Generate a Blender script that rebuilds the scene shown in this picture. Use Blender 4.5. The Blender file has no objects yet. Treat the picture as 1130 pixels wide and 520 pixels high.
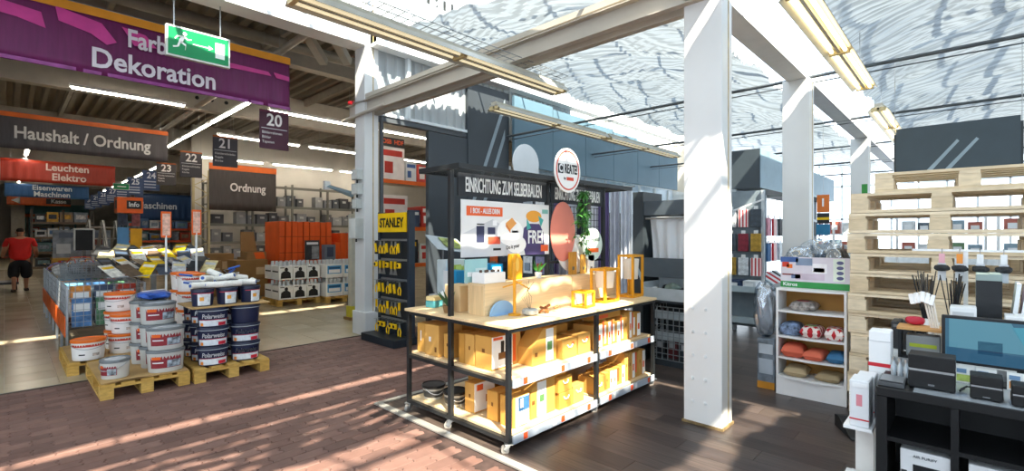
import bpy, bmesh, math, random
from mathutils import Vector, Matrix, Euler
random.seed(7)
PI = math.pi
S = bpy.context.scene
COL = S.collection

# ---------------------------------------------------------------- camera
cam = bpy.data.cameras.new('camera')
cam.sensor_width = 36.0
cam.lens = 36.0 * 532.0 / 1130.0
cam.clip_start = 0.05
cam.clip_end = 300
cam_ob = bpy.data.objects.new('camera', cam)
COL.objects.link(cam_ob)
cam_ob.location = (0, 0, 1.55)
cam_ob.rotation_euler = (PI / 2, 0, math.atan2(0.6888, 0.7253) - PI / 2)
S.camera = cam_ob

# ---------------------------------------------------------------- sky, sun, exposure
world = bpy.data.worlds.new('sky')
S.world = world
world.use_nodes = True
wn = world.node_tree.nodes
bg = wn['Background']
bg.inputs[0].default_value = (0.80, 0.90, 1.0, 1)
bg.inputs[1].default_value = 4.6
sun = bpy.data.lights.new('sun', 'SUN')
sun.energy = 30.0
sun.angle = 0.012
sun.color = (1.0, 0.87, 0.68)
sun_ob = bpy.data.objects.new('sun', sun)
COL.objects.link(sun_ob)
SUN = Vector((0.35, 0.78, -1.0)).normalized()
sun_ob.rotation_euler = SUN.to_track_quat('-Z', 'Y').to_euler()
sun_ob.location = (-5, -10, 14)
vs = S.view_settings
vs.view_transform = 'Standard'
vs.look = 'None'
vs.gamma = 1.0
vs.use_curve_mapping = False
vs.exposure = -0.3
S.cycles.max_bounces = 10
S.cycles.diffuse_bounces = 6
S.cycles.transparent_max_bounces = 16
S.cycles.use_denoising = True
S.cycles.caustics_reflective = False
S.cycles.caustics_refractive = False
S.cycles.sample_clamp_indirect = 8.0

# ---------------------------------------------------------------- materials
def s2l(c):
    return c / 12.92 if c <= 0.04045 else ((c + 0.055) / 1.055) ** 2.4
def rgb(h):
    return tuple(s2l(int(h[i:i + 2], 16) / 255.0) for i in (0, 2, 4))
_M = {}
def M(col, rough=0.55, metal=0.0, var=0.08, scale=6.0, bump=0.0, stretch=None, spec=0.4, bscale=None):
    """plain procedural surface: a colour with soft noise variation, optional grain direction and fine relief"""
    key = (col, rough, metal, var, scale, bump, stretch, spec, bscale)
    if key in _M:
        return _M[key]
    m = bpy.data.materials.new('surface_' + col)
    m.use_nodes = True
    nt = m.node_tree
    b = nt.nodes['Principled BSDF']
    c = rgb(col)
    b.inputs['Roughness'].default_value = rough
    b.inputs['Metallic'].default_value = metal
    b.inputs['Specular IOR Level'].default_value = spec
    tc = nt.nodes.new('ShaderNodeTexCoord')
    mp = nt.nodes.new('ShaderNodeMapping')
    if stretch:
        mp.inputs['Scale'].default_value = stretch
    nz = nt.nodes.new('ShaderNodeTexNoise')
    nz.inputs['Scale'].default_value = scale
    nz.inputs['Detail'].default_value = 4
    rp = nt.nodes.new('ShaderNodeValToRGB')
    rp.color_ramp.elements[0].position = 0.3
    rp.color_ramp.elements[1].position = 0.7
    rp.color_ramp.elements[0].color = tuple(max(0, x * (1 - 1.6 * var)) for x in c) + (1,)
    rp.color_ramp.elements[1].color = tuple(min(1, x * (1 + var)) for x in c) + (1,)
    L = nt.links.new
    L(tc.outputs['Object'], mp.inputs['Vector'])
    L(mp.outputs['Vector'], nz.inputs['Vector'])
    L(nz.outputs['Fac'], rp.inputs['Fac'])
    L(rp.outputs['Color'], b.inputs['Base Color'])
    if bump:
        n2 = nz
        if bscale:
            n2 = nt.nodes.new('ShaderNodeTexNoise')
            n2.inputs['Scale'].default_value = bscale
            L(mp.outputs['Vector'], n2.inputs['Vector'])
        bp = nt.nodes.new('ShaderNodeBump')
        bp.inputs['Strength'].default_value = bump
        bp.inputs['Distance'].default_value = 0.01
        L(n2.outputs['Fac'], bp.inputs['Height'])
        L(bp.outputs['Normal'], b.inputs['Normal'])
    _M[key] = m
    return m

def MR(cols, rough=0.6, var=0.1, scale=5.0, stretch=None, bump=0.0, spec=0.35):
    """surface whose colour differs from piece to piece (object random) between the given colours, with grain"""
    key = ('MR', tuple(cols), rough, var, scale, stretch, bump, spec)
    if key in _M:
        return _M[key]
    m = bpy.data.materials.new('pieces_' + cols[0])
    m.use_nodes = True
    nt = m.node_tree
    L = nt.links.new
    b = nt.nodes['Principled BSDF']
    b.inputs['Roughness'].default_value = rough
    b.inputs['Specular IOR Level'].default_value = spec
    oi = nt.nodes.new('ShaderNodeObjectInfo')
    geo = nt.nodes.new('ShaderNodeNewGeometry')
    add = nt.nodes.new('ShaderNodeMath'); add.operation = 'ADD'
    fr = nt.nodes.new('ShaderNodeMath'); fr.operation = 'FRACT'
    L(oi.outputs['Random'], add.inputs[0]); L(geo.outputs['Random Per Island'], add.inputs[1]); L(add.outputs[0], fr.inputs[0])
    rp = nt.nodes.new('ShaderNodeValToRGB')
    els = rp.color_ramp.elements
    n = len(cols)
    els[0].color = rgb(cols[0]) + (1,)
    els[1].color = rgb(cols[-1]) + (1,)
    for i in range(1, n - 1):
        e = els.new(i / (n - 1)); e.color = rgb(cols[i]) + (1,)
    L(fr.outputs[0], rp.inputs['Fac'])
    tc = nt.nodes.new('ShaderNodeTexCoord')
    mp = nt.nodes.new('ShaderNodeMapping')
    if stretch: mp.inputs['Scale'].default_value = stretch
    L(geo.outputs['Position'], mp.inputs['Vector'])
    nz = nt.nodes.new('ShaderNodeTexNoise')
    nz.inputs['Scale'].default_value = scale; nz.inputs['Detail'].default_value = 5
    L(mp.outputs['Vector'], nz.inputs['Vector'])
    mr = nt.nodes.new('ShaderNodeMapRange')
    mr.inputs[1].default_value = 0.3; mr.inputs[2].default_value = 0.7
    mr.inputs[3].default_value = 1 - 1.5 * var; mr.inputs[4].default_value = 1 + var
    L(nz.outputs['Fac'], mr.inputs[0])
    mx = nt.nodes.new('ShaderNodeVectorMath'); mx.operation = 'SCALE'
    L(rp.outputs['Color'], mx.inputs[0]); L(mr.outputs[0], mx.inputs['Scale'])
    L(mx.outputs[0], b.inputs['Base Color'])
    if bump:
        bp = nt.nodes.new('ShaderNodeBump'); bp.inputs['Strength'].default_value = bump; bp.inputs['Distance'].default_value = 0.005
        L(nz.outputs['Fac'], bp.inputs['Height']); L(bp.outputs['Normal'], b.inputs['Normal'])
    _M[key] = m
    return m

def EM(col, strength):
    """a lit lamp tube or panel"""
    key = ('E', col, strength)
    if key not in _M:
        m = bpy.data.materials.new('lit_' + col)
        m.use_nodes = True
        b = m.node_tree.nodes['Principled BSDF']
        b.inputs['Base Color'].default_value = rgb(col) + (1,)
        b.inputs['Emission Color'].default_value = rgb(col) + (1,)
        b.inputs['Emission Strength'].default_value = strength
        _M[key] = m
    return _M[key]

def SHEET(col, translucent=0.6, clear=0.0, rough=0.6, tcol=None, stripe=0.0):
    """thin cloth or film: diffuse + translucent (+ see-through share)"""
    key = ('S', col, translucent, clear, tcol, stripe)
    if key not in _M:
        m = bpy.data.materials.new('sheet_' + col)
        m.use_nodes = True
        nt = m.node_tree
        out = nt.nodes['Material Output']
        nt.nodes.remove(nt.nodes['Principled BSDF'])
        d = nt.nodes.new('ShaderNodeBsdfDiffuse'); t = nt.nodes.new('ShaderNodeBsdfTranslucent')
        d.inputs[0].default_value = rgb(col) + (1,); t.inputs[0].default_value = rgb(tcol or col) + (1,)
        mx = nt.nodes.new('ShaderNodeMixShader'); mx.inputs[0].default_value = translucent
        nt.links.new(d.outputs[0], mx.inputs[1]); nt.links.new(t.outputs[0], mx.inputs[2])
        last = mx
        if stripe:  # darker bands: weave, with the shading of folds put into the colour
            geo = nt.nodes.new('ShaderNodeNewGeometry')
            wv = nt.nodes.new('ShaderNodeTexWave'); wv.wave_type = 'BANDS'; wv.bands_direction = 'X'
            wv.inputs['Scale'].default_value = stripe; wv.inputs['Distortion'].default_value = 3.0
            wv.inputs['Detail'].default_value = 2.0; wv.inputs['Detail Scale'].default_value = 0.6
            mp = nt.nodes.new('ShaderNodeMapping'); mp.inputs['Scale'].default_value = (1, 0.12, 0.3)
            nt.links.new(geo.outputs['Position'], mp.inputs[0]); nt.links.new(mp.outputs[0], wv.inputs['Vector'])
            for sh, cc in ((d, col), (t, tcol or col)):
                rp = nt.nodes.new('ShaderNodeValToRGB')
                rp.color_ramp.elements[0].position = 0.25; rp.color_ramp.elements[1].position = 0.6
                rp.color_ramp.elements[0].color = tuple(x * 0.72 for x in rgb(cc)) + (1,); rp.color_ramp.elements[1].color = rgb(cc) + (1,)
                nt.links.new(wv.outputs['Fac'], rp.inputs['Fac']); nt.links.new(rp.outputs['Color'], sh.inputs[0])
        if clear:
            tr = nt.nodes.new('ShaderNodeBsdfTransparent')
            m2 = nt.nodes.new('ShaderNodeMixShader'); m2.inputs[0].default_value = clear
            nt.links.new(mx.outputs[0], m2.inputs[1]); nt.links.new(tr.outputs[0], m2.inputs[2])
            last = m2
        nt.links.new(last.outputs[0], out.inputs['Surface'])
        _M[key] = m
    return _M[key]

def GLASS(col='F4FAFF', gloss=0.12, rough=0.05):
    """thin clear pane or film: see-through with a gloss"""
    key = ('G', col, gloss, rough)
    if key not in _M:
        m = bpy.data.materials.new('clear_' + col)
        m.use_nodes = True
        nt = m.node_tree
        out = nt.nodes['Material Output']
        nt.nodes.remove(nt.nodes['Principled BSDF'])
        tr = nt.nodes.new('ShaderNodeBsdfTransparent'); tr.inputs[0].default_value = rgb(col) + (1,)
        gl = nt.nodes.new('ShaderNodeBsdfGlossy'); gl.inputs['Roughness'].default_value = rough
        mx = nt.nodes.new('ShaderNodeMixShader'); mx.inputs[0].default_value = gloss
        nt.links.new(tr.outputs[0], mx.inputs[1]); nt.links.new(gl.outputs[0], mx.inputs[2])
        nt.links.new(mx.outputs[0], out.inputs['Surface'])
        _M[key] = m
    return _M[key]

WHITE = M('E9EBEC', 0.5, var=0.03)
BLACK = M('15171A', 0.45, var=0.05)
FRAME = M('1E2123', 0.4, var=0.06)
STEEL = M('A9ADB0', 0.32, 0.85, var=0.05)
GREYM = M('8C9194', 0.45, 0.5, var=0.05)
PLY = M('E0BE8E', 0.55, var=0.12, scale=3.0, stretch=(1, 14, 1), bump=0.03)
PLYX = M('E2C69A', 0.5, var=0.07, scale=4.0, stretch=(1.0, 16, 16), bump=0.02)
KRAFT = MR(['C08A3A', 'CC9848', 'D2A054', 'B98236'], 0.7, 0.06, 4.0)
HONEY = M('D9981C', 0.45, var=0.12, scale=5, stretch=(8, 8, 1))
PALW = MR(['C99E4E', 'D2AA5C', 'BE9244', 'CBA458'], 0.75, 0.14, 6.0, (3, 3, 8), 0.15)
PALN = MR(['DCC9AA', 'E6D6BA', 'D3BF9E', 'E0CFB2'], 0.7, 0.10, 5.0, (8, 2, 8), 0.12)
ORANGE = M('E8641B', 0.5, var=0.05)
YELLOW = M('F2C40C', 0.45, var=0.05)

# ---------------------------------------------------------------- mesh helpers
class MB:
    def __init__(s):
        s.v = []; s.f = []
    def add(s, vs, fs):
        o = len(s.v)
        s.v += [tuple(p) for p in vs]
        s.f += [tuple(i + o for i in f) for f in fs]
        return s
    def box(s, x0, x1, y0, y1, z0, z1):
        return s.add([(x0, y0, z0), (x1, y0, z0), (x1, y1, z0), (x0, y1, z0), (x0, y0, z1), (x1, y0, z1), (x1, y1, z1), (x0, y1, z1)],
                     [(0, 3, 2, 1), (4, 5, 6, 7), (0, 1, 5, 4), (1, 2, 6, 5), (2, 3, 7, 6), (3, 0, 4, 7)])
    def obox(s, c, size, rot=(0, 0, 0)):
        R = Euler(rot).to_matrix(); a, b, d = (x / 2 for x in size)
        c = Vector(c)
        P = [c + R @ Vector((i, j, k)) for k in (-d, d) for (i, j) in ((-a, -b), (a, -b), (a, b), (-a, b))]
        return s.add(P, [(0, 3, 2, 1), (4, 5, 6, 7), (0, 1, 5, 4), (1, 2, 6, 5), (2, 3, 7, 6), (3, 0, 4, 7)])
    def bar(s, p0, p1, w, h=None):
        h = h or w
        p0 = Vector(p0); p1 = Vector(p1); d = (p1 - p0).normalized()
        up = Vector((0, 0, 1)) if abs(d.z) < 0.95 else Vector((0, 1, 0))
        a = d.cross(up).normalized() * (w / 2); b = a.cross(d).normalized() * (h / 2)
        P = [p + q for p in (p0, p1) for q in (-a - b, a - b, a + b, -a + b)]
        return s.add(P, [(0, 1, 2, 3), (7, 6, 5, 4), (0, 4, 5, 1), (1, 5, 6, 2), (2, 6, 7, 3), (3, 7, 4, 0)])
    def cyl(s, p0, p1, r0, r1=None, n=12, caps=True):
        r1 = r0 if r1 is None else r1
        p0 = Vector(p0); p1 = Vector(p1); d = (p1 - p0).normalized()
        up = Vector((0, 0, 1)) if abs(d.z) < 0.95 else Vector((1, 0, 0))
        a = d.cross(up).normalized(); b = d.cross(a)
        P = []
        for p, r in ((p0, r0), (p1, r1)):
            P += [p + (a * math.cos(2 * PI * i / n) + b * math.sin(2 * PI * i / n)) * r for i in range(n)]
        F = [(i, (i + 1) % n, n + (i + 1) % n, n + i) for i in range(n)]
        if caps:
            F += [tuple(range(n - 1, -1, -1)), tuple(range(n, 2 * n))]
        return s.add(P, F)
    def lathe(s, prof, n=24, sx=1.0, sy=1.0, c=(0, 0, 0), pw=2.0):
        def unit(t):
            x, y = math.cos(t), math.sin(t)
            if pw != 2.0:
                q = (abs(x) ** pw + abs(y) ** pw) ** (-1 / pw); x *= q; y *= q
            return x, y
        P = []
        for r, z in prof:
            for i in range(n):
                x, y = unit(2 * PI * i / n)
                P.append((c[0] + x * r * sx, c[1] + y * r * sy, c[2] + z))
        F = []
        for k in range(len(prof) - 1):
            for i in range(n):
                j = (i + 1) % n
                F.append((k * n + i, k * n + j, (k + 1) * n + j, (k + 1) * n + i))
        F.append(tuple(range(n - 1, -1, -1)))
        o = (len(prof) - 1) * n
        F.append(tuple(range(o, o + n)))
        return s.add(P, F)
    def prism(s, pts, ext):
        """polygon of 3-D points swept along ext"""
        e = Vector(ext); A = [Vector(p) for p in pts]; n = len(A)
        return s.add(A + [p + e for p in A], [tuple(range(n - 1, -1, -1)), tuple(range(n, 2 * n))] + [(i, (i + 1) % n, n + (i + 1) % n, n + i) for i in range(n)])
    def tube(s, pts, r, n=6):
        P = [Vector(p) for p in pts]; V = []; F = []
        for k, p in enumerate(P):
            d = (P[min(k + 1, len(P) - 1)] - P[max(k - 1, 0)]).normalized()
            up = Vector((0, 0, 1)) if abs(d.z) < 0.95 else Vector((1, 0, 0))
            a = d.cross(up).normalized(); b = d.cross(a)
            rr = r[k] if isinstance(r, (list, tuple)) else r
            V += [p + (a * math.cos(2 * PI * i / n) + b * math.sin(2 * PI * i / n)) * rr for i in range(n)]
        for k in range(len(P) - 1):
            F += [(k * n + i, k * n + (i + 1) % n, (k + 1) * n + (i + 1) % n, (k + 1) * n + i) for i in range(n)]
        F += [tuple(range(n - 1, -1, -1)), tuple(range((len(P) - 1) * n, len(P) * n))]
        return s.add(V, F)
    def grid(s, fn, nu, nv):
        P = [fn(i / nu, j / nv) for j in range(nv + 1) for i in range(nu + 1)]
        F = [(j * (nu + 1) + i, j * (nu + 1) + i + 1, (j + 1) * (nu + 1) + i + 1, (j + 1) * (nu + 1) + i) for j in range(nv) for i in range(nu)]
        return s.add(P, F)
    def disc(s, c, r, ax, t, n=32, ry=None):
        """disc of thickness t; ax 'x' or 'y' is the direction it faces"""
        ry = ry or r
        pts = []
        for i in range(n):
            a = 2 * PI * i / n
            pts.append((c[0], c[1] + math.cos(a) * r, c[2] + math.sin(a) * ry) if ax == 'x' else (c[0] + math.cos(a) * r, c[1], c[2] + math.sin(a) * ry))
        return s.prism(pts, (t, 0, 0) if ax == 'x' else (0, t, 0))
    def mesh(s, name, smooth=False):
        me = bpy.data.meshes.new(name)
        me.from_pydata(s.v, [], s.f)
        me.update()
        if smooth:
            me.shade_smooth()
            me.set_sharp_from_angle(angle=0.7)
        return me

def link(o, parent=None):
    COL.objects.link(o)
    if parent is not None:
        o.parent = parent
    return o
def obj(name, mesh, mat=None, parent=None, loc=(0, 0, 0), rot=(0, 0, 0), smooth=False, bevel=0.0, label=None):
    if isinstance(mesh, MB):
        mesh = mesh.mesh(name, smooth)
    if mat is not None and len(mesh.materials) == 0:
        mesh.materials.append(mat)
    o = bpy.data.objects.new(name, mesh)
    link(o, parent)
    o.location = loc; o.rotation_euler = rot
    if bevel:
        b = o.modifiers.new('edge', 'BEVEL'); b.width = bevel; b.segments = 2; b.limit_method = 'ANGLE'; b.angle_limit = 0.7
    if label: o['label'] = label
    return o
def tag(o, label, cat, group=None):
    o['label'] = label; o['category'] = cat
    if group: o['group'] = group
    return o
def thing(name, label, cat, loc=(0, 0, 0), rz=0.0, group=None, rot=None):
    o = bpy.data.objects.new(name, None)
    o.empty_display_size = 0.1
    link(o)
    o.location = loc; o.rotation_euler = rot or (0, 0, rz)
    return tag(o, label, cat, group)
def struct(name, mesh, mat, parent=None, **k):
    o = obj(name, mesh, mat, parent, **k)
    if parent is None: o['kind'] = 'structure'
    return o
def stuff(o):
    o['kind'] = 'stuff'; return o
def copy_tree(o, parent=None, label=None):
    c = o.copy(); COL.objects.link(c); c.parent = parent
    for ch in o.children: copy_tree(ch, c)
    if label: c['label'] = label
    return c
ORD = ['first', 'second', 'third', 'fourth', 'fifth', 'sixth', 'seventh', 'eighth', 'ninth', 'tenth', 'eleventh', 'twelfth', 'thirteenth', 'fourteenth', 'fifteenth', 'sixteenth', 'seventeenth', 'eighteenth', 'nineteenth', 'twentieth']

_TXT = {}
def text_mesh(s, size, sx=1.0, weight=0.0, depth=0.002, align='CENTER', shear=0.0, spacing=1.0):
    """lettering as a flat mesh in the x-z plane facing -y"""
    key = (s, size, sx, weight, depth, align, shear, spacing)
    if key in _TXT: return _TXT[key]
    cu = bpy.data.curves.new('lettering', 'FONT')
    cu.body = s; cu.size = size; cu.align_x = align; cu.align_y = 'CENTER'
    cu.offset = weight * size; cu.extrude = depth / 2; cu.resolution_u = 3; cu.shear = shear; cu.space_character = spacing
    t = bpy.data.objects.new('lettering', cu)
    COL.objects.link(t)
    dg = bpy.context.evaluated_depsgraph_get()
    me = bpy.data.meshes.new_from_object(t.evaluated_get(dg))
    bpy.data.objects.remove(t); bpy.data.curves.remove(cu)
    for v in me.vertices:
        x, y, z = v.co
        v.co = (x * sx, -z, y)
    me.update()
    me.name = 'lettering'
    _TXT[key] = me
    return me
def letters(s, parent, mat, loc, size, sx=1.0, weight=0.01, rz=0.0, align='CENTER', depth=0.003, rot=None, shear=0.0, spacing=1.0):
    me = text_mesh(s, size, sx, weight, depth, align, shear, spacing)
    if len(me.materials) == 0: me.materials.append(mat)
    elif me.materials[0] != mat:
        me = me.copy(); me.materials[0] = mat
    return obj('lettering', me, None, parent, loc, rot or (0, 0, rz))

def prints(parent, size, items):
    """flat printed panels a hair proud of a box (origin at its base centre); items: (face, u0, u1, v0, v1, material[, name])"""
    w, d, h = size
    e = 0.0010
    for it in items:
        e += 0.0006
        f, u0, u1, v0, v1, mt = it[:6]
        nm = it[6] if len(it) > 6 else 'printed_panel'
        b = MB()
        if f in '-y+y':
            y = -d / 2 if f == '-y' else d / 2
            b.box(-w / 2 + u0 * w, -w / 2 + u1 * w, y - e, y + e, v0 * h, v1 * h)
        elif f in '-x+x':
            x = -w / 2 if f == '-x' else w / 2
            b.box(x - e, x + e, d / 2 - u1 * d, d / 2 - u0 * d, v0 * h, v1 * h)
        else:
            b.box(-w / 2 + u0 * w, -w / 2 + u1 * w, -d / 2 + v0 * d, -d / 2 + v1 * d, h - e, h + e)
        obj(nm, b, mt, parent)
def carton(name, label, cat, loc, size, mat, items=(), rz=0.0, group=None, bevel=0.004, seam=True):
    """a box with a lid seam and printed panels; origin at base centre"""
    w, d, h = size
    t = thing(name, label, cat, loc, rz, group)
    body = obj('body', MB().box(-w / 2, w / 2, -d / 2, d / 2, 0, h), mat, t, bevel=bevel)
    if seam:
        obj('lid_flap', MB().box(-w / 2 + 0.004, w / 2 - 0.004, -d / 2 + 0.004, -0.002, h - 0.001, h + 0.003), mat, t)
    prints(body, size, items)
    return t
# ================================================================ THE SETTING
# axes: +X runs along the greenhouse bays, +Y runs down the store aisle; the camera stands at the origin
CD = (0.7253, 0.6888); CR = (0.6888, -0.7253)
def seen(x, y, z=0.0, m=60):
    d = x * CD[0] + y * CD[1]
    if d < 0.3: return None
    u = 565 + 532 * (x * CR[0] + y * CR[1]) / d; v = 260 - 532 * (z - 1.55) / d
    return d if (-m < u < 1130 + m and -m < v < 520 + m) else None

# ---- paving (interlocking brown pavers)
PAVER = MR(['6A4F47', '75584F', '7D6057', '70554D', '644B44'], 0.62, 0.10, 9.0, None, 0.25)
floor_p = struct('floor_paving', MB().box(-14, 22, -14, 6.86, -0.12, -0.008), M('43332F', 0.9, var=0.2, scale=20))
PL, PW = 0.225, 0.1125
def paver_mb(g=0.0028):
    zig = [(0.0, -1.0), (0.010, -0.55), (-0.010, 0.15), (0.010, 0.55), (0.0, 1.0)]
    pts = []
    hw = PW / 2 - g; hl = PL / 2 - g
    for x, t in zig: pts.append((hl + x, t * hw))
    for x, t in reversed(zig): pts.append((-hl + x, t * hw))
    b = MB(); n = len(pts)
    lo = [(x, y, -0.03) for x, y in pts]; hi = [(x, y, -0.003) for x, y in pts]; top = [(x * 0.975, y * 0.95, 0.0) for x, y in pts]
    b.add(lo + hi + top, [(i, (i + 1) % n, n + (i + 1) % n, n + i) for i in range(n)] + [(n + i, n + (i + 1) % n, 2 * n + (i + 1) % n, 2 * n + i) for i in range(n)] + [tuple(range(2 * n, 3 * n))])
    return b
pmesh = paver_mb().mesh('paver'); pmesh.materials.append(PAVER)
spots = []
ny = 0
y = -1.0
while y < 6.80:
    x = -2.0 + (PL / 2 if ny % 2 else 0)
    while x < 9.0:
        lam = x > 2.37 - 0.10 and y < 3.94 + 0.05
        if not lam:
            d = seen(x, y)
            if d: spots.append((d, x, y))
            elif -1.5 < x < 4 and y > 1: spots.append((99, x, y))
        x += PL
    y += PW; ny += 1
spots.sort()
field = MB()
src = paver_mb()
for i, (d, x, y) in enumerate(spots):
    if i < 300:
        p = bpy.data.objects.new('paver', pmesh); link(p, floor_p); p.location = (x, y, random.uniform(-0.0015, 0.0015))
    else:
        dz = random.uniform(-0.0015, 0.0015)
        field.add([(a + x, b + y, c + dz) for a, b, c in src.v], src.f)
stuff(obj('paver_field', field, PAVER, floor_p))

# ---- laminate planks
PLANK = MR(['3A322F', '443A37', '51463F', '413835', '5C504A', '352D2A'], 0.38, 0.32, 3.5, (16, 0.7, 1), 0.05, 0.5)
floor_l = struct('floor_laminate', MB().box(2.38, 24, -14, 3.93, -0.02, 0.002), M('2A2422', 0.5))
plm = {}
for i in range(66):
    x0 = 2.40 + i * 0.19
    y0 = -2.6 - (i * 0.47) % 1.3
    while y0 < 3.9:
        ya, yb = y0, min(y0 + 1.297, 3.915)
        if yb > ya + 0.05 and (seen(x0, ya) or seen(x0, yb) or seen(x0, (ya + yb) / 2)):
            L_ = round(yb - ya, 3)
            if L_ not in plm:
                plm[L_] = MB().box(0, 0.1885, 0, L_, 0.0, 0.008).mesh('plank'); plm[L_].materials.append(PLANK)
            p = bpy.data.objects.new('plank', plm[L_]); link(p, floor_l); p.location = (x0, ya, 0)
        y0 += 1.3
obj('plank_field', MB().box(14.95, 23.9, -6, 3.915, 0, 0.008), PLANK, floor_l)['kind'] = 'stuff'
ALU = M('C9C6BF', 0.35, 0.6, var=0.08)
struct('trim_1', MB().box(2.335, 2.40, -8, 3.97, 0.0, 0.012), ALU)
struct('trim_2', MB().box(2.40, 9.0, 3.915, 3.97, 0.0, 0.012), ALU)

# ---- beige tiles of the store hall
TILE = MR(['B5A88C', 'BDB095', 'AFA287', 'C3B79D'], 0.22, 0.06, 2.5, None, 0.0, 0.5)
floor_t = struct('floor_tile', MB().box(-4, 16, 6.86, 55, -0.05, -0.004), M('8F8469', 0.5, var=0.08, scale=3))
tmesh = MB().box(-0.197, 0.197, -0.197, 0.197, -0.01, 0.0).mesh('tile'); tmesh.materials.append(TILE)
ts = []
for i in range(40):
    for j in range(62):
        x = -0.6 + 0.4 * i; y = 7.07 + 0.4 * j
        d = seen(x, y)
        if d: ts.append((d, x, y))
ts.sort()
tf = MB()
for i, (d, x, y) in enumerate(ts):
    if i < 300:
        p = bpy.data.objects.new('tile', tmesh); link(p, floor_t); p.location = (x, y, 0)
    else:
        tf.box(x - 0.197, x + 0.197, y - 0.197, y + 0.197, -0.01, 0.0)
stuff(obj('tile_field', tf, TILE, floor_t))
struct('trim_3', MB().box(-4, 4, 6.845, 6.87, -0.01, 0.003), M('6B625A', 0.4, 0.5))

# ---- store hall shell
HALLW = M('C3BFB6', 0.7, var=0.05, scale=2)
struct('wall_back', MB().box(-4, 16, 52, 52.2, 0, 6), HALLW)
struct('wall_left', MB().box(-4.2, -4, 6.9, 52, 0, 6), HALLW)
struct('wall_right', MB().box(15.8, 16, 6.9, 52, 0, 6), HALLW)
struct('wall_partition', MB().box(4.6, 15.8, 20.0, 20.2, 0, 5.5), HALLW)
# corrugated roof deck, ribs along Y
deck = MB()
prof = []
x = -4.0
while x < 16:
    prof += [(x, 5.48), (x + 0.10, 5.48), (x + 0.14, 5.60), (x + 0.24, 5.60)]
    x += 0.28
n = len(prof)
V = [(a, 6.9, b) for a, b in prof] + [(a, 52, b) for a, b in prof]
deck.add(V, [(i, n + i, n + i + 1, i + 1) for i in range(n - 1)])
ceil = struct('ceiling', deck, M('8E877C', 0.7, var=0.06, scale=1))
obj('roof_insulation', MB().box(-4, 16, 6.9, 52, 5.62, 5.8), M('77736B', 0.8), ceil)
BEAMG = M('B9B4A9', 0.6, var=0.05)
for k, yb in enumerate((10.4, 14.0, 21.0, 28.0, 35.0, 42.0)):
    deep = 0.75 if k else 0.3
    b = MB().box(-4, 15.8, yb - 0.05, yb + 0.05, 5.45 - deep, 5.45).box(-4, 15.8, yb - 0.13, yb + 0.13, 5.43 - deep, 5.46 - deep)
    struct('trim_%d' % (10 + k), b, BEAMG)
holes = struct('trim_20', MB().disc((3.3, 13.94, 4.98), 0.045, 'y', -0.01, 16).disc((3.62, 13.94, 4.98), 0.045, 'y', -0.01, 16).disc((3.95, 13.94, 4.98), 0.045, 'y', -0.01, 16), BLACK)
for k in range(7):
    xb = -1.2 + 2.4 * k
    struct('trim_%d' % (30 + k), MB().box(xb - 0.04, xb + 0.04, 7.0, 52, 5.28, 5.47), M('A39C90', 0.6))
# pipes and duct under the hall roof
struct('trim_40', MB().cyl((-3, 9.2, 5.1), (7.5, 9.2, 5.1), 0.10, n=14), M('9D978C', 0.5, 0.3), smooth=True)
struct('trim_41', MB().cyl((3.3, 7.4, 4.75), (3.3, 20, 4.75), 0.06, n=10), M('A8A297', 0.5, 0.2), smooth=True)
struct('trim_42', MB().bar((2.5, 7.15, 5.35), (3.9, 8.3, 4.62), 0.13).bar((2.9, 7.05, 5.4), (4.2, 8.0, 4.62), 0.13), BEAMG)
# edge girder of the hall along X above the banners
FASC = M('E3E4E2', 0.55, var=0.04, scale=2)
gird = struct('wall_fascia', MB().box(-8, 3.85, 6.88, 7.02, 4.55, 6.2), FASC)
obj('lower_flange', MB().box(-8, 3.85, 6.78, 7.12, 4.50, 4.56), FASC, gird)
for xb in (1.0, 2.6, 3.05, 3.45): obj('stiffener', MB().box(xb - 0.02, xb + 0.02, 6.79, 6.88, 4.56, 6.2), FASC, gird)

# ---- steel columns and beams of the greenhouse
COLW = M('D6D7D6', 0.42, var=0.04, scale=1.5, bump=0.02)
RUST = M('7E6A48', 0.8, var=0.3, scale=14)
def column(nm, x, y, sx, sy, h, bolts=False):
    c = struct(nm, MB().box(x - sx / 2, x + sx / 2, y - sy / 2, y + sy / 2, 0.0, h), COLW, bevel=0.006)
    # recessed channel seam on the narrow side
    obj('seam', MB().box(x + 0.02, x + 0.035, y - sy / 2 - 0.003, y - sy / 2 + 0.002, 0.03, h), M('B9A06A', 0.7, var=0.2, scale=10), c)
    obj('base_plate', MB().box(x - sx / 2 - 0.012, x + sx / 2 + 0.012, y - sy / 2 - 0.012, y + sy / 2 + 0.012, 0.008, 0.028), RUST, c)
    if bolts:
        bm = MB().cyl((0, 0, 0), (-0.008, 0, 0), 0.017, n=8).cyl((-0.008, 0, 0), (-0.02, 0, 0), 0.010, n=6).mesh('bolt'); bm.materials.append(COLW)
        for k in range(5):
            for s_ in (-0.075, 0.03):
                o = bpy.data.objects.new('bolt', bm); link(o, c); o.location = (x - sx / 2, y - s_ + 0.01, 0.19 + k * 0.19)
    return c
column('wall_column_1', 4.00, 1.57, 0.22, 0.31, 3.9, True)
column('wall_column_2', 6.93, 1.58, 0.24, 0.30, 3.50)
column('wall_column_3', 11.9, 1.60, 0.26, 0.30, 3.50)
cl = column('wall_column_4', 3.97, 6.96, 0.24, 0.30, 6.0)
obj('foot_plinth', MB().box(3.82, 4.12, 6.74, 7.14, 0, 0.36), COLW, cl, bevel=0.008)
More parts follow.
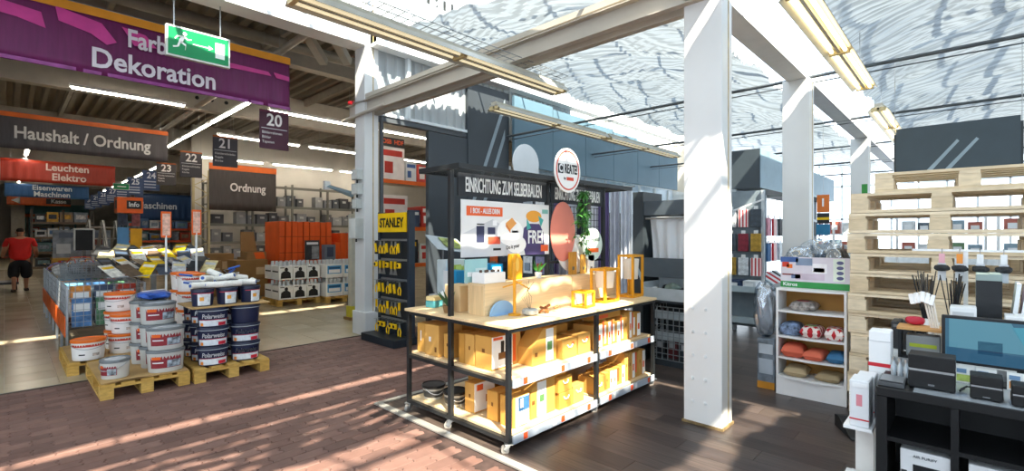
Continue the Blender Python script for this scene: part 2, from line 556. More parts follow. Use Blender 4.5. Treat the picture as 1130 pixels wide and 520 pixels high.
# crane-like double channel beam along Y
def channel(x, s, y0, y1, z0, z1):
    w, t = 0.075 * s, 0.010
    a = x + t * s
    return MB().box(min(x, a), max(x, a), y0, y1, z0, z1).box(min(a, x + w), max(a, x + w), y0, y1, z0, z0 + t).box(min(a, x + w), max(a, x + w), y0, y1, z1 - t, z1)
BEAMT = M('B7B0A5', 0.5, var=0.06, scale=2)
struct('trim_50', channel(3.90, -1, 1.5, 7.35, 3.45, 3.65), BEAMT)
struct('trim_51', channel(4.02, 1, 1.5, 6.85, 3.45, 3.65), BEAMT)
struct('trim_52', MB().box(3.86, 3.94, 1.5, 7.0, 3.69, 3.75), BEAMT)
struct('trim_53', MB().cyl((3.82, 6.2, 3.47), (3.82, 7.45, 3.42), 0.025, n=8), BEAMT)
gear = thing('beam_actuator', 'small red-capped actuator on the beam end beside the white column', 'actuator', (3.84, 7.06, 3.62))
obj('cap', MB().cyl((0, 0.10, 0.05), (0, 0.20, 0.07), 0.035, n=12), M('C81E2B', 0.4), gear)
obj('shaft', MB().cyl((0, -0.25, 0.02), (0, 0.11, 0.05), 0.014, n=8), STEEL, gear)
# gutters along X
GUT = M('F0F2F3', 0.45, var=0.03)
for k, yg in enumerate((-3.80, 1.57, 6.72)):
    x0 = 3.95 if k == 2 else -8
    zg = 4.50 if k == 2 else 3.50
    b = MB().box(x0, 23, yg - 0.09, yg + 0.09, zg + 0.002, zg + 0.05).box(x0, 23, yg - 0.11, yg - 0.09, zg, zg + 0.24).box(x0, 23, yg + 0.09, yg + 0.11, zg, zg + 0.24)
    struct('trim_%d' % (60 + k), b, GUT)
# tie rods along Y
TIE = M('5E6468', 0.45, 0.5)
for k, xt in enumerate((-2.0, 6.9, 9.85, 12.8, 15.7, 18.6)):
    struct('trim_%d' % (70 + k), MB().cyl((xt, -3.8, 3.52), (xt, 6.7, 3.52), 0.022, n=8), TIE)
    struct('trim_%d' % (80 + k), MB().cyl((xt + 0.09, -3.8, 3.47), (xt + 0.09, 6.7, 3.47), 0.008, n=6), TIE)

# ---- glazed greenhouse roof: gables between the gutters
GBAR = M('DDE3E6', 0.45, var=0.03)
for k, (ya, yb) in enumerate(((-3.80, 1.57), (1.57, 6.72))):
    ym = (ya + yb) / 2
    xs = 3.95 if k else -8
    ze = 4.75 if k else 3.75
    roof = struct('ceiling_glass_%d' % (k + 1), MB().add([(-8, ya, 3.75), (23, ya, 3.75), (23, ym, 5.25), (-8, ym, 5.25), (23, yb, ze), (xs, yb, ze), (xs, ym, 5.25)], [(0, 1, 2, 6, 3), (6, 2, 4, 5)]), GLASS())
    if k: obj('entrance_pane', MB().add([(-8, ym, 5.25), (3.95, ym, 5.25), (3.95, 6.88, 5.7), (-8, 6.88, 5.7)], [(0, 1, 2, 3)]), GLASS(), roof)
    bm1 = MB().bar((0, ya, 3.72), (0, ym, 5.22), 0.024, 0.03).mesh('glazing_bar'); bm1.materials.append(GBAR)
    bm2 = MB().bar((0, ym, 5.22), (0, yb, ze - 0.03), 0.024, 0.03).mesh('glazing_bar'); bm2.materials.append(GBAR)
    bm3 = MB().bar((0, ym, 5.22), (0, 6.88, 5.67), 0.05, 0.06).mesh('glazing_bar'); bm3.materials.append(GBAR)
    for i in range(54):
        xb = -7.6 + 0.565 * i
        if xb > 4.5 and i % 2: continue
        for q in (bm1, bm2):
            if q is bm2 and k and xb < 3.9: q = bm3
            o = bpy.data.objects.new('glazing_bar', q); link(o, roof); o.location = (xb + 0.08, 0, 0)
    obj('ridge_bar', MB().box(-8, 23, ym - 0.025, ym + 0.025, 5.20, 5.26), GBAR, roof)
    for f in (0.33, 0.66):
        for (p, q) in ((ya, ym), (yb, ym)):
            yy = p + (q - p) * f; zz = (ze if p == yb else 3.75) * (1 - f) + 5.25 * f - 0.10
            obj('purlin', MB().box(3.95 if (k and p == yb) else -8, 23, yy - 0.015, yy + 0.015, zz - 0.02, zz + 0.02), GBAR, roof)
# pleated white shade cloth hung below the glass
CLOTH = SHEET('EAF1F6', 0.5, tcol='838B91', stripe=4.6)  # striped tone: woven bands, also standing in for shade in the pleats
def wob(x): return math.sin(x * 1.7 + 0.6) + 0.6 * math.sin(x * 3.9 + 2.0)
def cloth(nm, x0, x1, y0, y1, dx=0.025, ny=44, pl=0.030, top=0.62, z0=3.78, lift=0.0):
    nu = int((x1 - x0) / dx)
    def fn(a, c):
        x = x0 + (x1 - x0) * a; y = y0 + (y1 - y0) * c
        ph = ((x - 6.9) / 1.475) % 1.0
        sag = 4 * ph * (1 - ph)
        arch = math.sin(PI * min(1, max(0, c))) ** 0.7
        drift = 0.25 * math.sin(y * 1.3 + math.floor((x - 6.9) / 1.475) * 1.9) + 0.12 * math.sin(y * 3.1)
        amp = pl * (0.45 + 0.55 * math.sin(y * 2.3 + x * 1.1) ** 2) * min(1, 6 * ph * (1 - ph) + 0.25)
        z = z0 + lift * c + top * arch - 0.24 * sag * (0.35 + 0.65 * arch) + amp * math.sin(2 * PI * (x + drift * (0.3 + sag)) / 0.135) + 0.012 * wob(x * 2 + y * 3)
        return (x, y + 0.02 * wob(x * 3.0), z)
    o = struct(nm, MB().grid(fn, nu, ny), CLOTH)
    o.data.shade_smooth()
    return o
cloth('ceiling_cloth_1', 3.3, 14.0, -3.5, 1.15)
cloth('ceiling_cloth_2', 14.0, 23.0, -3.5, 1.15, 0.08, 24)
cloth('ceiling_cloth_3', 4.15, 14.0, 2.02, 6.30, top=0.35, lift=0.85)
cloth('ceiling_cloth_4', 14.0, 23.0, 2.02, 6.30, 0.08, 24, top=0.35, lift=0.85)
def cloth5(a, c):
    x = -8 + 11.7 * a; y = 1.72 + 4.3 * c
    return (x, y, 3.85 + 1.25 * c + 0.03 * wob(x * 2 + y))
struct('ceiling_cloth_5', MB().grid(cloth5, 80, 16), CLOTH)  # out of view
cloth('ceiling_cloth_6', -8, 3.3, -3.5, -1.7, 0.1, 16, top=0.4)  # out of view, bounding an opening shaped for the sunlit paving
cloth('ceiling_cloth_7', 1.0, 3.3, -1.7, -0.75, 0.1, 8, top=0.1, z0=4.1)  # out of view, placed to keep the sun off the laminate
for k in range(5):  # unseen narrow cloth strips added to cast dim stripes on the paving
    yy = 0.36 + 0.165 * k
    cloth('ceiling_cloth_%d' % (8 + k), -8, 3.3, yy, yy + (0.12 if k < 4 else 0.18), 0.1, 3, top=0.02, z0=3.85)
# end and side walls of the greenhouse
end = struct('wall_end', MB().box(23, 23.1, -14, 6.7, 0, 1.0), M('D9DEE0', 0.6))
for i in range(20):
    yb = -8 + i * 0.78
    obj('mullion', MB().box(23.0, 23.07, yb - 0.03, yb + 0.03, 1.0, 5.4), GBAR, end)
for zz in (1.02, 2.2, 3.5): obj('transom', MB().box(23.0, 23.08, -8, 6.7, zz - 0.03, zz + 0.03), GBAR, end)
obj('glazing', MB().add([(23.04, -8, 1), (23.04, 6.7, 1), (23.04, 6.7, 5.4), (23.04, -8, 5.4)], [(0, 1, 2, 3)]), SHEET('F4F8FB', 0.8, 0.3), end)
for nm, ax in (('wall_side', 'y'), ('wall_behind', 'x')):
    w = struct(nm, MB().box(-8, 23, -8.1, -8, 0, 0.6) if ax == 'y' else MB().box(-8.1, -8, -8, 6.9, 0, 0.6), M('DDE1E3', 0.7))
    obj('glazing', MB().add([(-8, -8.05, .6), (23, -8.05, .6), (23, -8.05, 3.7), (-8, -8.05, 3.7)] if ax == 'y' else [(-8.05, -8, .6), (-8.05, 6.9, .6), (-8.05, 6.9, 3.7), (-8.05, -8, 3.7)], [(0, 1, 2, 3)]), GLASS(), w)
    for k in range(16 if ax == 'y' else 8):
        q = -7 + 1.9 * k
        obj('mullion', MB().box(q - .03, q + .03, -8.08, -8, .6, 3.7) if ax == 'y' else MB().box(-8.08, -8, q - .03, q + .03, .6, 3.7), GBAR, w)
struct('ceiling_side', MB().box(-8, 23, -8, -3.9, 3.70, 3.75), SHEET('F0F4F6', 0.5, tcol='9AA2A8'))
# wall between hall and greenhouse, beyond the column: light corrugated glazing above the opening, dark panels beyond
corr = MB(); prof = []
x = 4.1
while x < 9.2:
    prof += [(x, 6.86), (x + 0.07, 6.86), (x + 0.09, 6.90), (x + 0.16, 6.90)]
    x += 0.18
n = len(prof)
corr.add([(a, b, 3.50) for a, b in prof] + [(a, b, 6.0) for a, b in prof], [(i, i + 1, n + i + 1, n + i) for i in range(n - 1)])
w2 = struct('wall_upper', corr, SHEET('DDE6EC', 0.5, tcol='7A8288'))
obj('sill_rail', MB().box(4.08, 6.0, 6.82, 6.92, 3.38, 3.46), M('4A4F54', 0.5), w2)
obj('sill_rail', MB().box(4.08, 6.0, 6.80, 6.92, 3.47, 3.52), GBAR, w2)
obj('post', MB().box(4.62, 4.68, 6.78, 6.85, 3.5, 6.0), GBAR, w2)
obj('post', MB().box(4.13, 4.17, 6.79, 6.85, 0.2, 3.46), M('4A4F54', 0.5), w2)
DARKP = M('3A4046', 0.42, var=0.05, scale=2)
dw = struct('wall_dark', MB().box(5.06, 5.95, 6.80, 6.88, 0, 3.36), DARKP)
obj('panel', MB().box(5.95, 7.05, 6.78, 6.86, 0, 4.42), DARKP, dw)
obj('panel', MB().box(7.07, 16, 6.84, 6.90, 0, 2.15), DARKP, dw)
BLUEP = M('5F7C8C', 0.45, var=0.05, scale=1.5)
for k in range(6):
    xa = 7.08 + k * 1.25
    obj('hung_panel', MB().box(xa, xa + 1.235, 6.66, 6.72, 2.97, 4.38 - 0.05 * k), BLUEP, dw)
for k in range(9):
    xa = 7.08 + k * 0.9
    obj('window_mullion', MB().box(xa, xa + 0.07, 6.82, 6.88, 2.15, 2.97), GBAR, dw)
obj('window_pane', MB().add([(7.05, 6.87, 2.15), (16, 6.87, 2.15), (16, 6.87, 2.97), (7.05, 6.87, 2.97)], [(0, 1, 2, 3)]), GLASS('E8F2FA', 0.1), dw)
struct('wall_outer', MB().box(8.5, 16, 7.4, 7.5, 0, 6), M('E6EBEE', 0.8))
# ================================================================ THE DISPLAY TABLE ON CASTERS
X0, X1, XM = 2.45, 4.60, 3.56
Y0, Y1, YM = 2.36, 3.58, 3.00
disp = thing('display_rack', 'large black steel display rack on casters with plywood shelves full of kraft boxes', 'display rack', (X0, Y0, 0))
def D(mb):  # geometry given in world metres -> rack space
    mb.v = [(a - X0, b - Y0, c) for a, b, c in mb.v]; return mb
for (x, y) in ((X0, Y0), (X0, Y1), (XM, Y0), (XM, Y1), (X1, Y0), (X1, Y1)):
    obj('post', D(MB().box(x, x + 0.035, y, y + 0.035, 0.075, 0.885)), FRAME, disp, bevel=0.003)
obj('post', D(MB().box(X0, X0 + 0.035, YM, YM + 0.04, 0.075, 2.08)), FRAME, disp, bevel=0.003)
for x in (3.66, 4.66):
    obj('post', D(MB().box(x, x + 0.04, YM, YM + 0.04, 0.905, 2.08)), FRAME, disp, bevel=0.003)
for z in (0.075, 0.475, 0.855):
    for y in (Y0, Y1):
        obj('long_rail', D(MB().box(X0 + 0.035, X1, y + 0.002, y + 0.032, z, z + 0.03)), FRAME, disp)
    for x in (X0, X1):
        obj('cross_rail', D(MB().box(x + 0.002, x + 0.032, Y0 + 0.035, Y1, z, z + 0.03)), FRAME, disp)
for z, nm in ((0.105, 'bottom_shelf'), (0.507, 'middle_shelf'), (0.885, 'tabletop')):
    over = 0.012 if nm == 'tabletop' else -0.034
    for (a, b) in ((X0, XM), (XM + 0.003, X1 + 0.035)):
        xa = a - over if a == X0 else a + (0.035 if nm != 'tabletop' else 0)
        xb = b + over if b > XM + 0.1 else b
        obj(nm, D(MB().box(xa, xb, Y0 - over, YM - 0.005, z, z + 0.022)), PLYX, disp, bevel=0.002)
        obj(nm, D(MB().box(xa, xb, YM + 0.045, Y1 + 0.035 + over, z, z + 0.022)), PLYX, disp, bevel=0.002)
        obj(nm + '_joint', D(MB().box(xa, xb, YM - 0.005, YM + 0.045, z, z + 0.018)), PLYX, disp)
STRIP = M('A3ACB8', 0.35, var=0.03)
TAGO = M('E5572A', 0.5, var=0.04)
for z in (0.062, 0.462):
    for a, b, ks in ((X0 + 0.04, XM - 0.01, (0.10, 0.42, 0.52, 0.78, 0.86)), (XM + 0.045, X1 - 0.005, (0.13, 0.2, 0.52, 0.6, 0.86))):
        st = obj('price_strip', D(MB().box(a, b, Y0 - 0.012, Y0 + 0.001, z, z + 0.06)), STRIP, disp)
        for k, f in enumerate(ks):
            xx = a + (b - a) * f
            m = TAGO if k % 2 == 0 else WHITE
            tg = obj('price_tag', D(MB().box(xx, xx + 0.042, Y0 - 0.0145, Y0 - 0.012, z + 0.008, z + 0.055)), m, st)
# casters
cas_f = MB().box(-0.03, 0.03, -0.03, 0.03, 0.068, 0.075).bar((0, -0.02, 0.07), (-0.025, -0.02, 0.03), 0.004, 0.03).bar((0, 0.02, 0.07), (-0.025, 0.02, 0.03), 0.004, 0.03)
cfm = cas_f.mesh('caster'); cfm.materials.append(STEEL)
cwm = MB().cyl((-0.025, -0.014, 0.03), (-0.025, 0.014, 0.03), 0.03, n=18).mesh('wheel', True); cwm.materials.append(M('8E8A84', 0.5))
for (x, y) in ((X0, Y0), (X0, YM), (X0, Y1), (XM, Y0), (XM, Y1), (X1, Y0), (X1, Y1)):
    c = bpy.data.objects.new('caster', cfm); link(c, disp); c.location = (x - X0 + 0.018, y - Y0 + 0.018, 0.0); c.rotation_euler = (0, 0, random.uniform(-0.9, 0.9))
    w = bpy.data.objects.new('wheel', cwm); link(w, c)
# canopy frame with open mesh
can = obj('canopy_frame', D(MB().box(2.40, 5.02, 2.84, 2.87, 2.07, 2.11).box(2.40, 5.02, 3.33, 3.36, 2.07, 2.11).box(2.40, 2.43, 2.87, 3.33, 2.07, 2.11).box(4.99, 5.02, 2.87, 3.33, 2.07, 2.11).box(3.66, 3.69, 2.87, 3.33, 2.07, 2.11)), FRAME, disp)
mb = MB()
x = 2.45
while x < 4.98:
    mb.bar((x, 2.87, 2.088), (x + 0.03, 3.33, 2.088), 0.005); x += 0.035
stuff(obj('canopy_mesh', D(mb), FRAME, disp))
HEADER = M('23262B', 0.55, var=0.06)
for xa, xb in ((2.53, 3.65), (3.72, 4.65)):
    h = obj('header_sign', D(MB().box(xa, xb, YM + 0.004, YM + 0.016, 1.875, 2.065)), HEADER, disp)
    letters('EINRICHTUNG ZUM SELBERBAUEN', h, M('F2F2EE', 0.6), ((xa + xb) / 2 - X0, YM - Y0, 1.965), 0.17, 0.365 * (xb - xa) / 1.12, 0.014)
POSTER = M('E4E4E2', 0.5, var=0.02)
po = obj('poster', D(MB().box(2.545, 3.665, YM - 0.016, YM - 0.008, 1.37, 1.845)), POSTER, disp)
def patch(col, pts, lift, parent=po, nm='printed_shape', rough=0.6):
    y = YM - 0.016 - lift
    return obj(nm, D(MB().prism([(a, y, b) for a, b in pts], (0, 0.0012, 0))), M(col, rough, var=0.04), parent)
def rect(col, xa, xb, za, zb, lift=0.002, **k): return patch(col, [(xa, za), (xb, za), (xb, zb), (xa, zb)], lift, **k)
def blob(cx, cz, rx, rz, n=20, a0=0, a1=2 * PI): return [(cx + rx * math.cos(a0 + (a1 - a0) * i / n), cz + rz * math.sin(a0 + (a1 - a0) * i / n)) for i in range(n if a1 - a0 > 6.2 else n + 1)]
rect('E4602A', 2.60, 3.02, 1.715, 1.795)
letters('1 BOX - ALLES DRIN', po, WHITE, (2.81 - X0, YM - Y0 - 0.021, 1.755), 0.062, 0.62, 0.012)
patch('C9CBCE', [(2.545, 1.56), (2.90, 1.69), (3.10, 1.60), (3.22, 1.37), (2.545, 1.37)], 0.0012)
patch('F6F6F4', blob(3.12, 1.58, 0.17, 0.12), 0.002)
patch('F6F6F4', blob(3.20, 1.47, 0.13, 0.08), 0.0022)
rect('2E3350', 2.71, 2.80, 1.49, 1.63); rect('333858', 2.84, 2.93, 1.56, 1.62); rect('D8553A', 2.84, 2.99, 1.475, 1.54)
rect('F2F2F2', 2.90, 2.95, 1.635, 1.68); rect('1B1B1B', 2.905, 3.0, 1.42, 1.44); rect('1B1B1B', 3.14, 3.22, 1.575, 1.595); rect('1B1B1B', 2.715, 2.80, 1.64, 1.65)
patch('E9A458', [(3.06, 1.66), (3.14, 1.71), (3.20, 1.66), (3.12, 1.60)], 0.003); patch('D4803A', [(3.06, 1.66), (3.12, 1.60), (3.12, 1.57), (3.06, 1.63)], 0.003)
patch('4A3F6B', [(3.32, 1.37), (3.28, 1.50), (3.30, 1.62), (3.38, 1.66), (3.52, 1.66), (3.58, 1.58), (3.60, 1.37)], 0.002)
patch('E8A13A', blob(3.44, 1.73, 0.11, 0.055), 0.003); patch('48A7A0', [(3.34, 1.71), (3.40, 1.62), (3.34, 1.60)], 0.0032); patch('48A7A0', [(3.50, 1.74), (3.58, 1.70), (3.54, 1.63)], 0.0032)
rect('E4602A', 3.54, 3.65, 1.40, 1.46, 0.004); rect('7FB8AE', 3.56, 3.65, 1.76, 1.80, 0.003)
letters('FREI', po, WHITE, (3.46 - X0, YM - Y0 - 0.0215, 1.53), 0.17, 0.72, 0.02)
letters('Do it your', po, M('4A4A48', 0.6), (3.15 - X0, YM - Y0 - 0.0205, 1.45), 0.05, 0.8, 0.0, rot=(0, -0.12, 0))
# wire grid at the back right and shelf rail
mb = MB()
for k in range(15): mb.bar((3.74 + k * 0.063, YM + 0.06, 1.30), (3.74 + k * 0.063, YM + 0.06, 1.86), 0.005)
for k in range(9): mb.bar((3.70, YM + 0.065, 1.31 + k * 0.068), (4.66, YM + 0.065, 1.31 + k * 0.068), 0.005)
obj('wire_grid', D(mb), FRAME, disp)
obj('grid_rail', D(MB().box(3.70, 4.66, YM + 0.01, YM + 0.03, 1.27, 1.295)), FRAME, disp)
# ---- round signs
rs = thing('round_sign', 'round white sign with red ring reading CREATE! above the display rack', 'sign', (3.755, 2.832, 1.965))
obj('disc', MB().disc((0, 0, 0.215), 0.205, 'y', -0.012, 40, 0.215), M('F4F3F0', 0.5, var=0.02), rs)
ring = MB()
for i in range(48):
    a = 2 * PI * i / 48; b = 2 * PI * (i + 1) / 48
    ring.prism([(math.cos(t) * r * 0.205 / 0.215, -0.0125, 0.215 + math.sin(t) * r) for t, r in ((a, 0.192), (b, 0.192), (b, 0.178), (a, 0.178))], (0, -0.002, 0))
obj('red_ring', ring, M('D9482E', 0.5), rs)
obj('letter_block', MB().box(-0.155, -0.075, -0.0145, -0.0125, 0.18, 0.27), BLACK, rs)
letters('C', rs, WHITE, (-0.115, -0.0155, 0.225), 0.105, 0.75, 0.025)
letters('REATE!', rs, BLACK, (0.048, -0.0145, 0.225), 0.125, 0.52, 0.022)
letters('by', rs, BLACK, (-0.05, -0.0145, 0.135), 0.035, 1, 0.01)
obj('printed_bar', MB().box(-0.02, 0.09, -0.0145, -0.0125, 0.118, 0.150), M('D9482E', 0.5), rs)
tag(obj('round_disc', MB().disc((0, 0, 0.19), 0.20, 'y', 0.012, 36), M('D5DBDF', 0.5, var=0.03), loc=(3.74, 3.345, 2.11)), 'plain pale grey disc standing on the canopy behind the round sign', 'disc')
tag(obj('round_disc', MB().disc((0, 0, 0.30), 0.20, 'y', 0.01, 36, 0.30), M('EE8F7C', 0.5, var=0.03), loc=(3.89, 2.978, 1.29)), 'salmon pink oval disc hanging on the wire grid under the plant', 'disc')
tag(obj('round_disc', MB().disc((0, 0, 0.20), 0.30, 'y', 0.01, 36, 0.20), M('EDEDEB', 0.5, var=0.03), loc=(4.12, 2.987, 1.16)), 'white oval disc leaning behind the small lanterns', 'disc')
ms = thing('round_sign', 'mint oval sign with orange bar on the display rack, beside the plant', 'sign', (4.325, 2.93, 1.28))
obj('disc', MB().disc((0, 0, 0.175), 0.185, 'y', -0.01, 36, 0.175), M('D3E6DC', 0.5, var=0.02), ms)
letters('DO IT YOURSELF', ms, M('3E4A48', 0.6), (0, -0.012, 0.215), 0.05, 0.72, 0.012, rot=(0, -0.1, 0))
obj('orange_bar', MB().box(-0.10, 0.11, -0.012, -0.010, 0.09, 0.135), ORANGE, ms)
# hanging plant
hp = thing('hanging_plant', 'trailing green plant hanging from the display rack canopy', 'plant', (4.02, 2.80, 1.55))
obj('pot', MB().lathe([(0.05, 0.26), (0.065, 0.36), (0.06, 0.36), (0.05, 0.30)], 16), M('2B2B2B', 0.6), hp, smooth=True)
obj('hook_wire', MB().cyl((0, 0, 0.34), (0, 0.03, 0.53), 0.003, n=6), FRAME, hp)
LEAF = M('3F7A33', 0.5, var=0.25, scale=20)
def leaf_mb(b, p, d, l, w, n=Vector((0, 0, 1))):
    d = Vector(d).normalized(); s = d.cross(n)
    s = s.normalized() if s.length > 1e-3 else Vector((1, 0, 0))
    p = Vector(p); nn = s.cross(d)
    b.add([p, p + d * l * 0.45 + s * w, p + d * l - nn * l * 0.15, p + d * l * 0.45 - s * w, p + d * l * 0.45 + nn * w * 0.3], [(0, 1, 4), (1, 2, 4), (2, 3, 4), (3, 0, 4)])
lv = MB(); stm = MB()
for k in range(16):
    a = random.uniform(0, 2 * PI); L_ = random.uniform(0.18, 0.42) if k > 4 else random.uniform(0.42, 0.56)
    r = random.uniform(0.05, 0.16) if k > 4 else 0.05
    pts = [(math.cos(a) * r * t ** 0.6, math.sin(a) * r * 0.7 * t ** 0.6, 0.38 + 0.08 * math.sin(PI * min(t * 1.4, 1)) - L_ * t * t) for t in (0, 0.2, 0.4, 0.6, 0.8, 1)]
    stm.tube(pts, 0.002, 4)
    for q in pts[1:]:
        for j in range(4):
            leaf_mb(lv, q, (random.uniform(-1, 1), random.uniform(-1, 1), random.uniform(-0.9, 0.3)), random.uniform(0.05, 0.085), 0.015)
stuff(obj('foliage', lv, LEAF, hp)); obj('stems', stm, LEAF, hp)
# ---- plywood risers on the tabletop
def riser(label, loc, w, d, h):
    t = thing('plywood_riser', label, 'riser', loc)
    obj('top_panel', MB().box(-w / 2, w / 2, -d / 2, d / 2, h - 0.018, h), PLYX, t)
    obj('front_panel', MB().box(-w / 2, w / 2, -d / 2, -d / 2 + 0.018, 0, h - 0.019), PLYX, t)
    obj('back_panel', MB().box(-w / 2, w / 2, d / 2 - 0.018, d / 2, 0, h - 0.019), PLYX, t)
    for s in (-1, 1): obj('side_panel', MB().box(s * w / 2 - (0.018 if s > 0 else 0), s * w / 2 + (0.018 if s < 0 else 0), -d / 2 + 0.018, d / 2 - 0.018, 0, h - 0.019), PLY, t)
riser('long plywood riser box on the tabletop behind the blue half disc', (3.195, 2.885, 0.908), 1.15, 0.20, 0.255)
riser('long plywood riser box on the tabletop behind the wooden lanterns', (4.22, 2.89, 0.908), 0.86, 0.19, 0.245)
# ---- small things on top
TOPZ = 0.908
hd = thing('half_disc', 'pale blue half disc standing on the tabletop against the riser', 'ornament', (2.78, 2.74, TOPZ))
obj('plate', MB().prism([(0.135 * math.cos(PI * i / 18), 0, 0.115 * math.sin(PI * i / 18)) for i in range(19)], (0, 0.02, 0)), M('8DB4D8', 0.5, var=0.05), hd)
obj('foot', MB().box(-0.10, 0.10, -0.02, 0.04, 0, 0.006), M('8DB4D8', 0.5, var=0.05), hd)
tw = thing('twig_stone', 'grey stone holder with thin dry twigs on the tabletop', 'ornament', (2.93, 2.58, TOPZ))
obj('stone', MB().lathe([(0.05, 0), (0.066, 0.012), (0.066, 0.04), (0.055, 0.05)], 18), M('A9ABA6', 0.8, var=0.2, scale=30), tw, smooth=True)
tb = MB()
for k in range(5): tb.tube([(0, 0, 0.04), (-0.02 * k + 0.02, 0.01 * k, 0.14), (-0.05 + 0.03 * k, 0.02, 0.24 + 0.02 * (k % 3))], 0.0022, 4)
obj('twigs', tb, M('8A7A66', 0.8), tw)
pw = thing('wooden_stand', 'honey coloured wooden peg stand with crossbars on the tabletop', 'stand', (2.83, 2.66, TOPZ))
obj('pole', MB().cyl((0, 0, 0.012), (0, 0, 0.42), 0.013, n=12), HONEY, pw, smooth=True)
obj('base', MB().lathe([(0.05, 0), (0.05, 0.012), (0.045, 0.014)], 18), HONEY, pw)
obj('crossbar', MB().cyl((-0.13, 0, 0.235), (0.11, 0.02, 0.26), 0.006, n=8), HONEY, pw)
obj('crossbar', MB().cyl((-0.05, 0.02, 0.31), (0.16, -0.02, 0.20), 0.006, n=8), HONEY, pw)
toy = thing('wooden_puzzle', 'small brown jointed wooden figure lying on the tabletop', 'toy', (3.14, 2.55, TOPZ))
TB = M('9A5B2C', 0.5, var=0.1)
for k, (a, b, c, d) in enumerate(((-.06, -.02, .02, .05), (.0, .02, -.03, .06), (.05, -.01, .03, -.02), (-.02, .03, .06, .0))):
    obj('joint_link', MB().cyl((a, b, 0.015 + 0.008 * k), (a + c, b + d, 0.03 + 0.008 * k), 0.011, n=10), TB, toy, smooth=True)
rg = MB()
rg.tube([(0.045 * math.cos(2 * PI * i / 16) - 0.07, 0.03 * math.sin(2 * PI * i / 16), 0.02 + 0.012 * math.sin(4 * PI * i / 16)) for i in range(17)], 0.007, 8)
obj('ring', rg, TB, toy, smooth=True)
PAPER = SHEET('F6F3EC', 0.45)
def lantern(label, loc, w, d, h, t=0.02, rz=0.0, shade=True):
    T = thing('wooden_lantern', label, 'lantern', loc, rz)
    for sx in (-1, 1):
        for sy in (-1, 1):
            obj('upright', MB().box(sx * (w / 2 - t / 2) - t / 2, sx * (w / 2 - t / 2) + t / 2, sy * (d / 2 - t / 2) - t / 2, sy * (d / 2 - t / 2) + t / 2, t, h - t), HONEY, T)
    for z in (0, h - t):
        obj('ring_frame', MB().box(-w / 2, w / 2, -d / 2, -d / 2 + t, z, z + t).box(-w / 2, w / 2, d / 2 - t, d / 2, z, z + t).box(-w / 2, -w / 2 + t, -d / 2 + t, d / 2 - t, z, z + t).box(w / 2 - t, w / 2, -d / 2 + t, d / 2 - t, z, z + t), HONEY, T)
    if shade:
        obj('paper_shade', MB().lathe([(0.30 * w, h * 0.42), (0.36 * w, h * 0.9)], 20), PAPER, T, smooth=True)
        obj('lamp_holder', MB().cyl((0, 0, t), (0, 0, h * 0.5), 0.010, n=8), HONEY, T)
    return T
a = lantern('low cube shaped wooden lantern with white panes on the tabletop', (3.60, 2.53, TOPZ), 0.17, 0.15, 0.145, 0.018, 0.1, False)
for s in (-1, 1):
    obj('paper_pane', MB().box(-0.06, 0.06, s * 0.05 - 0.001, s * 0.05 + 0.001, 0.02, 0.125), PAPER, a)
lantern('middle sized wooden frame lantern with white shade on the tabletop', (4.03, 2.58, TOPZ), 0.27, 0.17, 0.325, 0.022, 0.05)
lantern('tallest wooden frame lantern with white shade at the table end', (4.56, 2.60, TOPZ), 0.24, 0.18, 0.44, 0.022, 0.05)
# things on riser tops
RZ = 0.908 + 0.256
wb = carton('storage_tray', 'white carton tray holding small jars on the left riser end', 'tray', (2.745, 2.87, RZ), (0.24, 0.15, 0.085), M('ECECEA', 0.5, var=0.02), rz=0.0, seam=False)
for k in range(6):
    obj('jar_cap', MB().cyl((-0.09 + 0.036 * k, -0.02 * (k % 2), 0.085), (-0.09 + 0.036 * k, -0.02 * (k % 2), 0.105), 0.012, n=10), M('5A4436', 0.6), wb)
pc = carton('photo_card', 'teal photo card standing behind the white carton tray', 'card', (2.70, 2.977, RZ), (0.25, 0.012, 0.19), M('9DC7C6', 0.5, var=0.06), [('-y', 0.1, 0.6, 0.25, 0.45, WHITE), ('-y', 0.45, 0.95, 0.45, 0.6, M('C7D6D2', 0.5))], seam=False, bevel=0.0)
vz = thing('wooden_vase', 'honey wood slab vase with an oval opening on the riser', 'vase', (3.10, 2.91, RZ))
obj('body', MB().prism([(-0.065, -0.03, 0), (0.065, -0.03, 0), (0.075, -0.03, 0.16), (0.03, -0.03, 0.225), (-0.06, -0.03, 0.225)], (0, 0.06, 0)), HONEY, vz, bevel=0.006)
obj('opening', MB().disc((0.0, -0.031, 0.13), 0.022, 'y', -0.002, 18, 0.06), M('F0C35C', 0.5), vz)
cp = thing('leafy_cutting', 'dark green leaf cutting in a small pot on the riser', 'plant', (3.36, 2.86, RZ))
obj('pot', MB().lathe([(0.025, 0), (0.035, 0.05), (0.03, 0.05), (0.022, 0.02)], 14), WHITE, cp, smooth=True)
lv = MB()
for k in range(7): leaf_mb(lv, (0, 0, 0.05), (math.cos(k * 0.9), 0.4 * math.sin(k * 0.9), 0.9), 0.12, 0.02, Vector((0, 1, 0)))
obj('foliage', lv, LEAF, cp)
for k, (x, col, lab, w, h) in enumerate(((3.98, 'C98E34', 'tall honey wood board behind the middle lantern on the riser', 0.12, 0.23), (4.16, 'D9A24A', 'pale wood slat frame on the riser behind the middle lantern', 0.08, 0.20), (4.30, 'EFECE6', 'white printed card on the riser left of the tallest lantern', 0.11, 0.19))):
    carton('display_board', lab, 'board', (x, 2.93, RZ - 0.01), (w, 0.02, h), M(col, 0.5, var=0.12, stretch=(10, 10, 1)), [('-y', 0.35, 0.65, 0.2, 0.35, M('6F6A62', 0.6))], seam=False, bevel=0.002)
